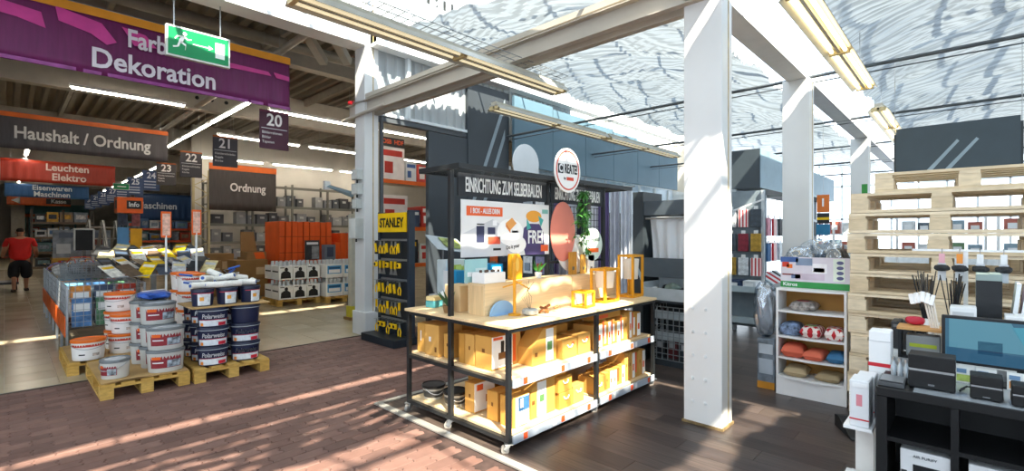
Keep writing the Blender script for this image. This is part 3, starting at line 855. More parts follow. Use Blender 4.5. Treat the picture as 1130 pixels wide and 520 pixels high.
# the things at the left back corner of the table
sc = thing('scrubber_block', 'teal and yellow sponge block on the far left tabletop corner', 'sponge', (2.66, 3.49, TOPZ), 0.2)
obj('teal_half', MB().box(-0.06, 0.06, -0.05, 0.05, 0, 0.06), M('59A9B0', 0.7), sc, bevel=0.006)
obj('pale_half', MB().box(-0.058, 0.058, -0.048, 0.048, 0.061, 0.10), M('E6CE95', 0.7), sc, bevel=0.006)
gp = thing('globe_lamp', 'small white globe lamp behind the teal sponge block', 'lamp', (2.86, 3.60, TOPZ))
obj('globe', MB().lathe([(0.002, 0.03), (0.03, 0.04), (0.045, 0.075), (0.03, 0.11), (0.002, 0.12)], 16), WHITE, gp, smooth=True)
obj('foot', MB().lathe([(0.03, 0), (0.03, 0.02), (0.015, 0.035)], 14), STEEL, gp)
gr = thing('grass_bowl', 'dark green arched leaf plant beside the left post', 'plant', (2.54, 3.15, TOPZ))
obj('pot', MB().lathe([(0.03, 0), (0.045, 0.06), (0.038, 0.06), (0.03, 0.02)], 14), M('8F6B45', 0.7), gr, smooth=True)
lv = MB()
for k in range(9): leaf_mb(lv, (0, 0, 0.05), (0.4 * math.cos(k * 0.7), math.sin(k * 0.7), 1.1), 0.16, 0.016, Vector((1, 0, 0)))
obj('foliage', lv, M('2F5A34', 0.5, var=0.2), gr)
carton('plywood_stool', 'plywood block on the left tabletop end next to the post', 'block', (2.70, 3.19, TOPZ), (0.16, 0.20, 0.22), PLY, seam=False)

# ---- kraft boxes
PW_ = M('EFEDE8', 0.55, var=0.03); PO_ = M('E4602A', 0.55, var=0.05); PB_ = M('7C4F1E', 0.7); PBL = M('3E6F9C', 0.55, var=0.2, scale=20); PG_ = M('5F8F55', 0.6, var=0.2)
ICON_X = ('-x', 0.42, 0.58, 0.50, 0.62, PB_)
ICON_Y = ('-y', 0.42, 0.58, 0.50, 0.62, PB_)
WP = ('-y', 0.0, 1.0, 0.05, 1.0, PW_); 
G1, G2, G3, G4 = 'kraft boxes on the middle shelf end', 'kraft boxes on the bottom shelf', 'kraft boxes on the middle shelf front', 'kraft boxes at the back of the shelves'
MZ, BZ = 0.530, 0.128
def kb(lab, x0, x1, y0, y1, z, h, items=(), g=None, rz=0.0):
    return carton('kraft_box', lab, 'box', ((x0 + x1) / 2, (y0 + y1) / 2, z), (x1 - x0, y1 - y0, h), KRAFT, items, rz, g)
def handle(t, w, d, h, z=0.75):
    obj('carry_handle', MB().tube([(-0.035, -d / 2 - 0.002, h * z), (-0.02, -d / 2 - 0.004, h * z - 0.022), (0.02, -d / 2 - 0.004, h * z - 0.022), (0.035, -d / 2 - 0.002, h * z)], 0.006, 6), PW_, t)
# end of the rack (seen from the aisle), middle shelf
kb('narrow kraft box at the far end of the middle shelf, aisle side', 2.52, 2.76, 3.44, 3.55, MZ, 0.25, [('-x', 0.45, 0.55, 0.4, 0.75, PW_)], G1)
kb('wide kraft box, second from far end of the middle shelf', 2.50, 2.76, 3.22, 3.41, MZ, 0.26, [('-x', 0.3, 0.45, 0.45, 0.6, PW_), ('-x', 0.72, 0.84, 0.14, 0.30, PB_)], G1)
kb('narrow kraft box on the middle shelf end, left of the middle post', 2.53, 2.78, 3.10, 3.19, MZ, 0.20, [ICON_X], G1)
kb('narrow kraft box on the middle shelf end, touching the middle post', 2.52, 2.80, 2.915, 2.985, MZ, 0.235, [], G1)
kb('kraft box, third from the front corner on the middle shelf end', 2.52, 2.80, 2.80, 2.91, MZ, 0.24, [ICON_X], G1)
kb('kraft box with lamp picture on its white side, middle shelf front corner', 2.52, 2.74, 2.60, 2.79, MZ, 0.25, [('-x', 0.42, 0.58, 0.5, 0.62, PB_), WP, ('-y', 0.3, 0.7, 0.3, 0.5, PB_), ('-y', 0.42, 0.58, 0.5, 0.85, BLACK), ('-y', 0.05, 0.5, 0.9, 0.98, PO_)], G1)
kb('upright kraft box right behind the lamp picture box on the middle shelf', 2.76, 2.86, 2.62, 2.78, MZ, 0.25, [('-y', 0.1, 0.4, 0.1, 0.95, PO_)], G1)
# middle shelf, front
t = thing('kraft_box', 'kraft box with a slanted cut corner on the middle shelf front', 'box', (2.97, 2.53, MZ), 0, G3)
obj('body', MB().prism([(-0.15, -0.07, 0), (0.15, -0.07, 0), (0.15, -0.07, 0.28), (-0.02, -0.07, 0.28), (-0.15, -0.07, 0.14)], (0, 0.16, 0)), KRAFT, t, bevel=0.003)
prints(t.children[0], (0.30, 0.14, 0.28), [('-y', 0.55, 0.86, 0.05, 0.97, PW_), ('-y', 0.6, 0.8, 0.35, 0.6, PG_), ('-y', 0.1, 0.2, 0.25, 0.36, PB_)])
for k, (a, b, h, lab) in enumerate(((3.15, 3.35, 0.15, 'left one of two low white-handled kraft boxes on the middle shelf'), (3.37, 3.55, 0.165, 'right one of two low white-handled kraft boxes on the middle shelf'))):
    t = kb(lab, a, b, 2.42, 2.62, MZ, h, [('-y', 0.62, 0.8, 0.7, 0.85, PO_)], G3); handle(t, b - a, 0.20, h)
for k in range(3):
    kb(('left', 'middle', 'right')[k] + ' kraft box behind the white-handled pair on the middle shelf', 2.95 + 0.215 * k, 3.16 + 0.215 * k, 2.70, 2.92, MZ, 0.21 - 0.012 * (k == 1), [('+z', 0.1, 0.9, 0.3, 0.5, PO_)] if k == 1 else [], G4)
X_ = 3.62
specs = [(0.15, 0.21, 'W'), (0.06, 0.24, 'O'), (0.07, 0.22, 'W'), (0.06, 0.23, 'O'), (0.09, 0.20, 'W'), (0.05, 0.25, 'O'), (0.08, 0.26, 'K'), (0.06, 0.27, 'W'), (0.06, 0.25, 'O'), (0.10, 0.24, 'W')]
for k, (w, h, c) in enumerate(specs):
    it = {'W': [('-y', 0.35, 1.0, 0.03, 0.97, PW_), ('-y', 0.45, 0.8, 0.3, 0.55, PO_)], 'O': [('-y', 0.0, 0.35, 0.4, 1.0, PO_), ('-y', 0.4, 0.9, 0.1, 0.8, PW_)], 'K': [ICON_Y]}[c]
    kb('upright kraft box, %s right of the centre post on the middle shelf' % ORD[k], X_, X_ + w, 2.44, 2.66, MZ, h, it, G3); X_ += w + 0.008
t = kb('flat kraft box lying on top of upright boxes, middle shelf', 3.66, 4.10, 2.45, 2.66, MZ + 0.247, 0.05, [('-y', 0.1, 0.5, 0.2, 0.8, PO_), ('+z', 0.2, 0.7, 0.2, 0.8, PW_)], G3)
for k in range(4):
    kb('large kraft box at the back of the middle shelf, %s from left' % ORD[k], 2.95 + 0.39 * k, 3.30 + 0.39 * k, 3.15, 3.45, MZ, 0.27 + 0.02 * (k % 2), [], G4)
# bottom shelf
kb('kraft box with white printed side on the bottom shelf near the middle post', 2.58, 2.80, 2.86, 2.98, BZ, 0.235, [ICON_X, WP, ('-y', 0.55, 0.85, 0.3, 0.55, M('A55A2A', 0.6)), ('-y', 0.1, 0.4, 0.75, 0.95, PO_)], G2)
kb('kraft box on the bottom shelf behind the front corner post', 2.58, 2.76, 2.60, 2.72, BZ, 0.225, [ICON_X], G2)
kb('kraft box with blue picture on white front, bottom shelf front corner', 2.575, 2.75, 2.43, 2.57, BZ, 0.225, [ICON_X, ('-y', 0.12, 0.98, 0.03, 0.98, PW_), ('-y', 0.3, 0.98, 0.5, 0.95, PBL), ('-y', 0.4, 0.6, 0.6, 0.9, PW_)], G2)
t = thing('kraft_box', 'tall kraft box with a plant picture on the bottom shelf front', 'box', (2.94, 2.53, BZ), 0, G2)
obj('body', MB().prism([(-0.15, -0.08, 0), (0.15, -0.08, 0), (0.15, -0.08, 0.28), (-0.06, -0.08, 0.28), (-0.15, -0.08, 0.22)], (0, 0.16, 0)), KRAFT, t, bevel=0.003)
prints(t.children[0], (0.30, 0.16, 0.28), [('-y', 0.25, 0.62, 0.02, 0.97, PW_), ('-y', 0.34, 0.54, 0.4, 0.6, PG_), ('-y', 0.05, 0.15, 0.4, 0.5, PB_)])
for k, (x0, x1, z, h, lab) in enumerate(((3.11, 3.29, BZ, 0.13, 'lower kraft box with handle in the stack on the bottom shelf'), (3.10, 3.28, BZ + 0.134, 0.125, 'upper kraft box with white handle in the stack on the bottom shelf'), (3.30, 3.45, BZ, 0.15, 'kraft box with handle right of the stack on the bottom shelf'))):
    t = kb(lab, x0, x1, 2.42, 2.60, z, h, [], G2); handle(t, x1 - x0, 0.18, h)
for k in range(3):
    kb(('left', 'middle', 'right')[k] + ' kraft box behind the handled stack on the bottom shelf', 3.06 + 0.17 * k, 3.22 + 0.17 * k, 2.72, 2.92, BZ, 0.22, [('-y', 0.3, 0.9, 0.1, 0.9, PO_ if k == 1 else PW_)] if k else [], G4)
t = kb('kraft box with handle right of the centre post, bottom shelf', 3.61, 3.78, 2.42, 2.60, BZ, 0.15, [('-y', 0.05, 0.3, 0.05, 0.5, PO_)], G2); handle(t, 0.17, 0.18, 0.15, 0.6)
X_ = 3.80
specs = [(0.07, 0.15, 'K'), (0.06, 0.16, 'W'), (0.06, 0.155, 'W'), (0.07, 0.16, 'O'), (0.06, 0.17, 'W'), (0.07, 0.27, 'K'), (0.05, 0.27, 'K'), (0.06, 0.26, 'W'), (0.06, 0.25, 'O'), (0.06, 0.26, 'K'), (0.07, 0.25, 'W')]
for k, (w, h, c) in enumerate(specs):
    it = {'W': [('-y', 0.2, 1.0, 0.03, 0.97, PW_), ('-y', 0.3, 0.7, 0.3, 0.55, PO_)], 'O': [('-y', 0.0, 0.5, 0.2, 1.0, PO_)], 'K': [ICON_Y]}[c]
    kb('upright kraft box, %s right of the centre post on the bottom shelf' % ORD[k], X_, X_ + w, 2.43, 2.64, BZ, h, it, G2); X_ += w + 0.006
for k in range(4):
    kb('large kraft box at the back of the bottom shelf, %s from left' % ORD[k], 3.0 + 0.38 * k, 3.34 + 0.38 * k, 3.12, 3.42, BZ, 0.25 + 0.02 * (k % 2), [], G4)
# clear-lid tubs on the bottom shelf
def tub(label, x, y):
    t = thing('lidded_tub', label, 'tub', (x, y, BZ), 0, 'clear tubs with black lids')
    obj('body', MB().lathe([(0.080, 0), (0.094, 0.095), (0.094, 0.10)], 28), M('C9C3B4', 0.3, var=0.15, scale=25), t, smooth=True)
    obj('printed_band', MB().lathe([(0.0855, 0.022), (0.0945, 0.078), (0.093, 0.078), (0.084, 0.022)], 28), M('4A4A46', 0.5, var=0.5, scale=26), t, smooth=True)
    obj('lid', MB().lathe([(0.102, 0.098), (0.105, 0.104), (0.105, 0.118), (0.100, 0.121), (0.092, 0.114)], 28), M('191A1C', 0.35), t, smooth=True)
    obj('bail_handle', MB().tube([(0.10 * math.cos(a), 0.10 * math.sin(a), 0.10 - 0.05 * math.sin((a - 3.3) / 2.2 * PI)) for a in [3.3 + 2.2 * i / 8 for i in range(9)]], 0.003, 5), WHITE, t)
tub('black lidded tub nearest the far end of the bottom shelf', 2.60, 3.42)
tub('black lidded tub just left of the middle post on the bottom shelf', 2.62, 3.15)
tub('black lidded tub behind the middle post on the bottom shelf', 2.85, 3.13)
# ================================================================ PALLETS OF PAINT, LEFT
PALMESH = {}
def pallet(label, x, y, w, d, mat, group=None, rz=0.0, z=0.0, h=0.144, cat='pallet', top_boards=None):
    """w along local x, d along local y; three runners along y"""
    key = (w, d, h, mat.name)
    if key not in PALMESH:
        t = h * 0.153
        bw = 0.12
        q = {}
        q['deck_board'] = MB().box(-bw / 2 + 0.008, bw / 2 - 0.008, -d / 2, d / 2, h - t, h - 0.003)
        q['stringer'] = MB().box(-w / 2, w / 2, -bw / 2, bw / 2, h - 2 * t, h - t - 0.001)
        q['block'] = MB().box(-0.05, 0.05, -0.065, 0.065, t, h - 2 * t - 0.001)
        q['bottom_board'] = MB().box(-0.05, 0.05, -d / 2, d / 2, 0, t - 0.001)
        for k in q:
            q[k] = q[k].mesh(k); q[k].materials.append(mat)
        PALMESH[key] = q
    q = PALMESH[key]
    P = thing('pallet', label, cat, (x, y, z), rz, group)
    n = 5
    for k in range(n):
        o = bpy.data.objects.new('deck_board', q['deck_board']); link(o, P); o.location = (-w / 2 + 0.06 + (w - 0.12) * k / (n - 1), 0, 0)
    for s in (-1, 0, 1):
        o = bpy.data.objects.new('stringer', q['stringer']); link(o, P); o.location = (0, s * (d / 2 - 0.062), 0)
        xx = s * (w / 2 - 0.052)
        o = bpy.data.objects.new('bottom_board', q['bottom_board']); link(o, P); o.location = (xx, 0, 0)
        for r in (-1, 0, 1):
            o = bpy.data.objects.new('block', q['block']); link(o, P); o.location = (xx, r * (d / 2 - 0.066), 0)
    return P
GP = 'wooden pallets of paint buckets'
pallet('wooden pallet under the grey-lidded buckets, nearest the aisle corner', 0.975, 6.48, 0.72, 1.18, PALW, GP)
pallet('wooden pallet under the dark blue paint buckets', 1.735, 6.40, 0.74, 1.10, PALW, GP)
pallet('wooden pallet under the orange-lidded buckets', 0.86, 7.75, 0.78, 1.15, PALW, GP)
CARD = M('B99662', 0.8, var=0.12, scale=4, bump=0.1)
cs = thing('cardboard_sheet', 'torn cardboard sheet lying on the pallet under grey-lidded buckets', 'cardboard', (0.975, 6.48, 0.146))
obj('sheet', MB().box(-0.35, 0.35, -0.57, 0.57, 0, 0.006), CARD, cs)
obj('torn_flap', MB().prism([(-0.33, -0.575, 0.008), (-0.15, -0.60, 0.02), (0.04, -0.58, 0.012), (-0.12, -0.52, 0.012)], (0, 0, 0.004)), CARD, cs)
c2 = tag(obj('cardboard_sheet', MB().box(-0.36, 0.36, -0.55, 0.55, 0, 0.006), CARD, loc=(0.86, 7.75, 0.146)), 'flat cardboard sheet under the orange-lidded buckets', 'cardboard')
BK = {}
def wrap_text(s, size, rx, ry, z, sx, weight, a0, mat, shear=0.0, rad=1.004, taper=0.0):
    src = text_mesh(s, size, sx, weight, 0.001, 'CENTER', shear)
    me = src.copy()
    R = (rx + ry) / 2
    for v in me.vertices:
        t = a0 + v.co.x / R
        k = rad + taper * v.co.z
        v.co = (rx * k * math.cos(t), ry * k * math.sin(t), z + v.co.z)
    me.materials.clear(); me.materials.append(mat)
    return me
def band(rx, ry, z0, z1, r0, r1, a0, a1, n=16):
    b = MB(); V = []
    for z, r in ((z0, r0), (z1, r1)):
        V += [(rx * r * math.cos(a0 + (a1 - a0) * i / n), ry * r * math.sin(a0 + (a1 - a0) * i / n), z) for i in range(n + 1)]
    return b.add(V, [(i, i + 1, n + 2 + i, n + 1 + i) for i in range(n)])
def bucket(kind, label, loc, rz=0.0, group=None):
    """oval or round paint bucket; its label faces local -y"""
    if kind not in BK:
        parts = []
        if kind == 'grey': rx, ry, h, body, lid = 0.165, 0.125, 0.225, 'C3C2BD', '6F7477'
        if kind == 'small': rx, ry, h, body, lid = 0.120, 0.120, 0.185, 'C8C7C2', '6F7477'
        if kind == 'blue': rx, ry, h, body, lid = 0.150, 0.115, 0.205, '1C2340', '20263F'
        if kind == 'orange': rx, ry, h, body, lid = 0.155, 0.155, 0.225, 'EDEAE6', 'E8701C'
        n = 36
        def r(z): return 0.90 + 0.08 * z / h
        parts.append(('body', MB().lathe([(0.88, 0), (0.90, 0.008), (r(h * 0.5), h * 0.5), (0.98, h - 0.03)], n, rx, ry), M(body, 0.4, var=0.03)))
        parts.append(('lid', MB().lathe([(0.97, h - 0.03), (1.02, h - 0.028), (1.03, h - 0.006), (1.0, h), (0.94, h), (0.92, h - 0.008)], n, rx, ry), M(lid, 0.38, var=0.04)))
        F = -PI / 2
        if kind in ('grey', 'small'):
            w = 0.95 if kind == 'grey' else 0.75
            parts.append(('label_wrap', band(rx, ry, h * 0.20, h * 0.74, r(h * .2) + 0.004, r(h * .74) + 0.004, F - w, F + w), M('8C2A33', 0.5, var=0.05)))
            parts.append(('label_picture', band(rx, ry, h * 0.22, h * 0.55, r(h * .22) + 0.008, r(h * .55) + 0.008, F + 0.05, F + w - 0.05), M('9DA9B4', 0.5, var=0.5, scale=30)))
            parts.append(('label_mark', band(rx, ry, h * 0.58, h * 0.72, r(h * .58) + 0.008, r(h * .72) + 0.008, F - 0.9 * w, F - 0.3), M('E8641B', 0.5)))
            parts.append(('label_stripe', band(rx, ry, h * 0.42, h * 0.47, r(h * .42) + 0.008, r(h * .47) + 0.008, F - 0.85 * w, F - 0.15), WHITE))
            parts.append(('lid_sticker', MB().lathe([(0.7, h - 0.0075), (0.7, h - 0.006)], 24, rx, ry), M('B9BCC0', 0.5, var=0.25, scale=18)))
        if kind == 'blue':
            parts.append(('label_picture', band(rx, ry, h * 0.05, h * 0.36, r(h * .05) + 0.004, r(h * .36) + 0.004, F - 1.15, F + 1.15), M('DDE3E8', 0.5, var=0.12, scale=24)))
            parts.append(('label_mark', band(rx, ry, h * 0.06, h * 0.24, r(h * .06) + 0.008, r(h * .24) + 0.008, F + 0.35, F + 1.0), M('C7253A', 0.5)))
            parts.append(('label_mark', band(rx, ry, h * 0.06, h * 0.22, r(h * .06) + 0.008, r(h * .22) + 0.008, F - 0.98, F - 0.72), M('EE8A2E', 0.5)))
            parts.append(('label_stripe', band(rx, ry, h * 0.80, h * 0.83, r(h * .80) + 0.006, r(h * .83) + 0.006, F - 1.2, F + 1.2), M('C3384A', 0.5)))
            parts.append(('label_stripe', band(rx, ry, h * 0.37, h * 0.395, r(h * .37) + 0.006, r(h * .395) + 0.006, F - 1.15, F + 1.15), M('C3384A', 0.5)))
            parts.append(('lettering', wrap_text('Polarweiss', 0.066, rx, ry, h * 0.56, 0.74, 0.022, F, WHITE, 0.2, 0.975, 0.4), None))
            parts.append(('rim', MB().lathe([(0.985, h - 0.036), (1.035, h - 0.034), (1.035, h - 0.030), (0.985, h - 0.028)], n, rx, ry), M('C9D0D6', 0.4)))
        if kind == 'orange':
            parts.append(('label_wrap', band(rx, ry, h * 0.15, h * 0.70, r(h * .15) + 0.004, r(h * .70) + 0.004, F - 1.2, F + 1.2), M('F1EEEC', 0.5, var=0.03)))
            parts.append(('label_stripe', band(rx, ry, h * 0.66, h * 0.78, r(h * .66) + 0.008, r(h * .78) + 0.008, F - 1.2, F + 1.2), M('C9402E', 0.5)))
            parts.append(('label_mark', band(rx, ry, h * 0.26, h * 0.32, r(h * .26) + 0.008, r(h * .32) + 0.008, F - 0.6, F - 0.2), BLACK))
            parts.append(('label_picture', band(rx, ry, h * 0.2, h * 0.34, r(h * .2) + 0.008, r(h * .34) + 0.008, F + 0.25, F + 0.7), M('C6B9B0', 0.5, var=0.4, scale=30)))
        out = []
        for nm, g, m in [p for p in parts if p]:
            me = g if m is None else g.mesh(nm, True)
            if m is not None: me.materials.append(m)
            out.append((nm, me))
        hb = MB().tube([(rx * 1.03 * math.cos(a), ry * 1.03 * math.sin(a), h - 0.03 - 0.07 * math.sin((a - PI) / PI * PI)) for a in [PI + PI * i / 12 for i in range(13)]], 0.0035, 5).mesh('bail_handle'); hb.materials.append(STEEL if kind != 'blue' else M('D8DCE0', 0.4))
        if kind in ('orange', 'small'): out.append(('bail_handle', hb))
        BK[kind] = out
    t = thing('paint_bucket', label, 'bucket', loc, rz, group)
    wrap = None
    for nm, me in BK[kind]:
        sub_ = wrap is not None and nm in ('label_picture', 'label_mark', 'label_stripe', 'lettering')
        o = bpy.data.objects.new(nm, me); link(o, wrap if sub_ else t)
        if nm == 'label_wrap' or (kind == 'blue' and nm == 'body'): wrap = o
    return t
GB = 'grey-lidded paint buckets'
Z0 = 0.154
bucket('small', 'small round bucket with grey lid standing alone on the cardboard', (0.755, 6.13, Z0), -0.75, GB)
for k in range(2): bucket('grey', ('lower', 'upper')[k] + ' grey-lidded bucket with red label at the pallet front corner', (1.155, 6.06, Z0 + 0.228 * k), -0.15, GB)
for r, (x, y, n) in enumerate(((1.14, 6.34, 3), (1.10, 6.62, 3), (1.18, 6.90, 3))):
    for k in range(n):
        bucket('grey', '%s grey-lidded bucket in the %s row behind the pallet front corner' % (('bottom', 'middle', 'top')[k], ORD[r]), (x, y, Z0 + 0.228 * k), 0.1, GB)
GN = 'dark blue Polarweiss paint buckets'
Z1 = 0.146
for c, x in enumerate((1.575, 1.90)):
    for r in range(3):
        y = 6.02 + 0.29 * r
        for k in range(3):
            rot = -0.22 + (PI if (c == 1 and r == 0 and k == 2) else 0)
            bucket('blue', '%s blue paint bucket, %s row back, %s column' % (('bottom', 'middle', 'top')[k], ('front', 'second', 'third')[r], ('left', 'right')[c]), (x, y, Z1 + 0.208 * k), rot, GN)
tray = tag(obj('cardboard_sheet', MB().box(-0.39, 0.39, -0.30, 0.32, 0, 0.012), CARD, loc=(1.74, 6.20, Z1 + 0.626)), 'cardboard layer between the stacked dark blue buckets', 'cardboard')
def blue_small(label, loc, rz):
    t = thing('paint_bucket', label, 'bucket', loc, rz, GN)
    rx, ry, h = 0.108, 0.10, 0.185
    obj('body', MB().lathe([(0.88, 0), (0.90, 0.008), (0.98, h - 0.03)], 28, rx, ry), M('1C2340', 0.4, var=0.03), t, smooth=True)
    obj('lid', MB().lathe([(0.97, h - 0.03), (1.03, h - 0.028), (1.03, h - 0.006), (1.0, h), (0.9, h - 0.006)], 28, rx, ry), M('20263F', 0.38), t, smooth=True)
    F = -PI / 2
    obj('label_wrap', band(rx, ry, 0.01, h - 0.05, 0.905, 0.97, F - 0.7, F + 0.55), M('DCE4EA', 0.5, var=0.15, scale=24), t)
    obj('label_mark', band(rx, ry, 0.06, 0.10, 0.945, 0.96, F - 0.5, F - 0.1), M('E9A23B', 0.5), t)
    obj('label_stripe', band(rx, ry, h - 0.05, h - 0.042, 0.98, 0.985, F - 1.3, F + 1.3), M('C3384A', 0.5), t)
for k, x in enumerate((1.49, 1.73, 1.97)):
    blue_small('%s of three small blue buckets on the cardboard layer' % ('left', 'middle', 'right')[k], (x, 6.07, Z1 + 0.64), 0.25 * k)
for k, x in enumerate((1.55, 1.80, 2.02)):
    blue_small('%s of three small blue buckets at the back of the cardboard layer' % ('left', 'middle', 'right')[k], (x, 6.35, Z1 + 0.64), 0.25 * k)
# paint rollers heaped on top
RSL = [M('E8E6DF', 0.9, var=0.06, scale=40, bump=0.3), M('D5D9DC', 0.9, var=0.06, scale=40, bump=0.3)]
BLUEH = M('2B57A8', 0.4, var=0.05)
def roller(label, loc, rot, L_=0.18, handle=True):
    t = thing('paint_roller', label, 'roller', loc, group='paint rollers heaped on the blue buckets', rot=rot)
    obj('sleeve', MB().cyl((-L_ / 2, 0, 0), (L_ / 2, 0, 0), 0.034, n=16), RSL[int(L_ * 1000) % 2], t, smooth=True)
    obj('core', MB().cyl((-L_ / 2 - 0.006, 0, 0), (L_ / 2 + 0.006, 0, 0), 0.018, n=12), BLUEH, t, smooth=True)
    if handle:
        obj('wire_arm', MB().tube([(L_ / 2, 0, 0), (L_ / 2 + 0.03, 0, 0), (L_ / 2 + 0.03, 0.07, 0.01), (0.0, 0.10, 0.01), (0.0, 0.16, 0.012)], 0.004, 6), STEEL, t)
        obj('grip', MB().cyl((0.0, 0.155, 0.012), (0.0, 0.29, 0.016), 0.014, 0.011, n=10), BLUEH, t, smooth=True)
    return t
ZR = Z1 + 0.64 + 0.19
for k, (x, y, z, a, b, L_) in enumerate(((1.46, 6.05, 0.035, 0.3, 0, 0.2), (1.60, 6.02, 0.035, -0.25, 0, 0.18), (1.76, 6.02, 0.035, 0.15, 0, 0.2), (1.93, 6.05, 0.04, -0.5, 0, 0.18), (1.55, 6.14, 0.10, 0.9, 0.1, 0.2), (1.72, 6.14, 0.10, -0.7, -0.2, 0.22), (1.88, 6.16, 0.09, 0.5, 0.15, 0.2), (2.02, 6.18, 0.035, 1.2, 0.0, 0.18), (1.66, 6.26, 0.14, -1.3, 0.2, 0.22), (1.80, 6.30, 0.05, 0.2, -0.1, 0.25))):
    roller('white paint roller with blue grip, %s from left in the heap' % ORD[k], (x, y, ZR + z), (0.1 * (k % 3), b, a), L_)
bb = thing('blue_bag', 'blue plastic sheeting bundle on the grey buckets', 'plastic bundle', (1.16, 6.66, Z0 + 0.686))
def crumple(w, d, h, seed, n=14, pw=2.6):
    rnd = random.Random(seed)
    ph = [rnd.uniform(0, 6.28) for _ in range(12)]
    def fn(a, c):
        th = 2 * PI * a; f = PI * (c - 0.5)
        r = 1 + 0.10 * math.sin(3 * th + ph[0]) * math.cos(2 * f + ph[1]) + 0.08 * math.sin(5 * th + ph[2] + 4 * f) + 0.06 * math.sin(9 * th + ph[3]) * math.sin(7 * f + ph[4])
        def sp(v, p): return math.copysign(abs(v) ** (2 / p), v)
        return (w / 2 * r * sp(math.cos(th), pw) * sp(math.cos(f), pw), d / 2 * r * sp(math.sin(th), pw) * sp(math.cos(f), pw), h / 2 + h / 2 * sp(math.sin(f), pw) * (0.8 + 0.2 * r))
    return MB().grid(fn, 3 * n, n)
obj('bundle', crumple(0.30, 0.42, 0.09, 3), M('2A54A6', 0.3, var=0.15, scale=12), bb, smooth=True)
obj('band', MB().bar((-0.12, -0.05, 0.094), (0.12, 0.03, 0.096), 0.03, 0.004), M('E8E8E8', 0.5), bb)
GO = 'orange-lidded white buckets'
for k, (x, y, z, lab) in enumerate(((0.66, 7.28, 0.153, 'nearest orange-lidded white bucket beside the aisle'), (1.00, 7.42, 0.153, 'orange-lidded bucket at the base of the stack behind the grey buckets'), (1.02, 7.42, 0.383, 'middle orange-lidded bucket of the stack behind the grey buckets'), (1.00, 7.62, 0.613, 'topmost orange-lidded white bucket, beside the white sign pole'), (1.00, 7.75, 0.153, 'bottom orange-lidded bucket of the rear stack'), (1.00, 7.75, 0.383, 'middle orange-lidded bucket of the rear stack'))):
    if k in (3,): y = 7.75
    bucket('orange', lab, (x, y, z), -0.1 - 0.15 * k, GO)
for k, (x, y) in enumerate(((1.66, 7.30), (1.66, 7.62))):
    for j in range(4):
        bucket('orange', '%s orange-lidded bucket in the %s column behind the blue ones' % (ORD[j], ('near', 'far')[k]), (x, y, 0.153 + 0.228 * j), 0.3, GO)
pallet('wooden pallet behind the dark blue paint buckets', 1.72, 7.60, 0.74, 1.10, PALW, GP)

# ---- wire mesh shopping bins along the aisle
WIRE = M('9BA0A4', 0.35, 0.7, var=0.1)
WIREMESH = {}
def wire_panel(b, p0, u, v, nu, nv, r):
    p0 = Vector(p0); u = Vector(u); v = Vector(v)
    for i in range(nu + 1): b.bar(p0 + u * (i / nu), p0 + u * (i / nu) + v, r)
    for j in range(nv + 1): b.bar(p0 + v * (j / nv), p0 + v * (j / nv) + u, r)
def wire_bin(label, loc, w, d, h, legs, group, trim=None):
    t = thing('wire_bin', label, 'wire bin', loc, 0, group)
    r = 0.006
    for nm, p, u, v in (('front_grid', (-w / 2, -d / 2, legs), (w, 0, 0), (0, 0, h)), ('back_grid', (-w / 2, d / 2, legs), (w, 0, 0), (0, 0, h)), ('side_grid', (-w / 2, -d / 2, legs), (0, d, 0), (0, 0, h)), ('side_grid', (w / 2, -d / 2, legs), (0, d, 0), (0, 0, h)), ('floor_grid', (-w / 2, -d / 2, legs), (w, 0, 0), (0, d, 0))):
        b = MB(); wire_panel(b, p, u, v, 10, 7, r); obj(nm, b, WIRE, t)
    for sx in (-1, 1):
        for sy in (-1, 1): obj('leg', MB().box(sx * w / 2 - 0.012, sx * w / 2 + 0.012, sy * d / 2 - 0.012, sy * d / 2 + 0.012, 0, legs + h), WIRE, t)
    if trim: obj('bumper', MB().box(-w / 2 - 0.022, -w / 2 - 0.012, -d / 2, d / 2, legs - 0.1, legs + 0.16), trim, t)
    return t
GWB = 'wire mesh bins along the aisle'
bins = []
for k in range(6):
    y = 8.75 + 0.86 * k
    bins.append(wire_bin('grey wire mesh bin beside the aisle, %s behind the paint pallets' % ORD[k], (0.95, y, 0), 0.80, 0.78, 0.55, 0.35, GWB, ORANGE))
PACK = ['4F7FB5', 'D7DCE0', '6FA8C9', 'C94A3A', 'E8E6E0', '3B4A66', '9AB7C6', 'D98A3A', '5C8A6A', '2F6FB0']
k = 0
for bi, y in enumerate((8.75, 9.61, 10.47, 11.33)):
    for i in range(3):
        for j in range(4):
            x = 0.95 - 0.25 + 0.24 * i; yy = y - 0.28 + 0.18 * j
            c = PACK[(k * 7 + bi) % 10]
            hh = 0.36 + 0.05 * ((k * 3) % 4) - 0.02 * bi
            carton('goods_packet', '%s packet, %s in row %s of the %s wire bin' % ({'4F7FB5': 'blue', 'D7DCE0': 'pale grey', '6FA8C9': 'light blue', 'C94A3A': 'red', 'E8E6E0': 'white', '3B4A66': 'navy', '9AB7C6': 'blue grey', 'D98A3A': 'amber', '5C8A6A': 'green', '2F6FB0': 'strong blue'}[c], ORD[j], ('one', 'two', 'three')[i], ORD[bi]), 'packet', (x, yy, 0.36), (0.20, 0.13, hh), M(c, 0.3, var=0.3, scale=14), [('-y', 0.1, 0.9, 0.55, 0.85, WHITE), ('-x', 0.1, 0.9, 0.2, 0.6, WHITE)], random.uniform(-0.1, 0.1), 'packets in the wire bins')
            k += 1
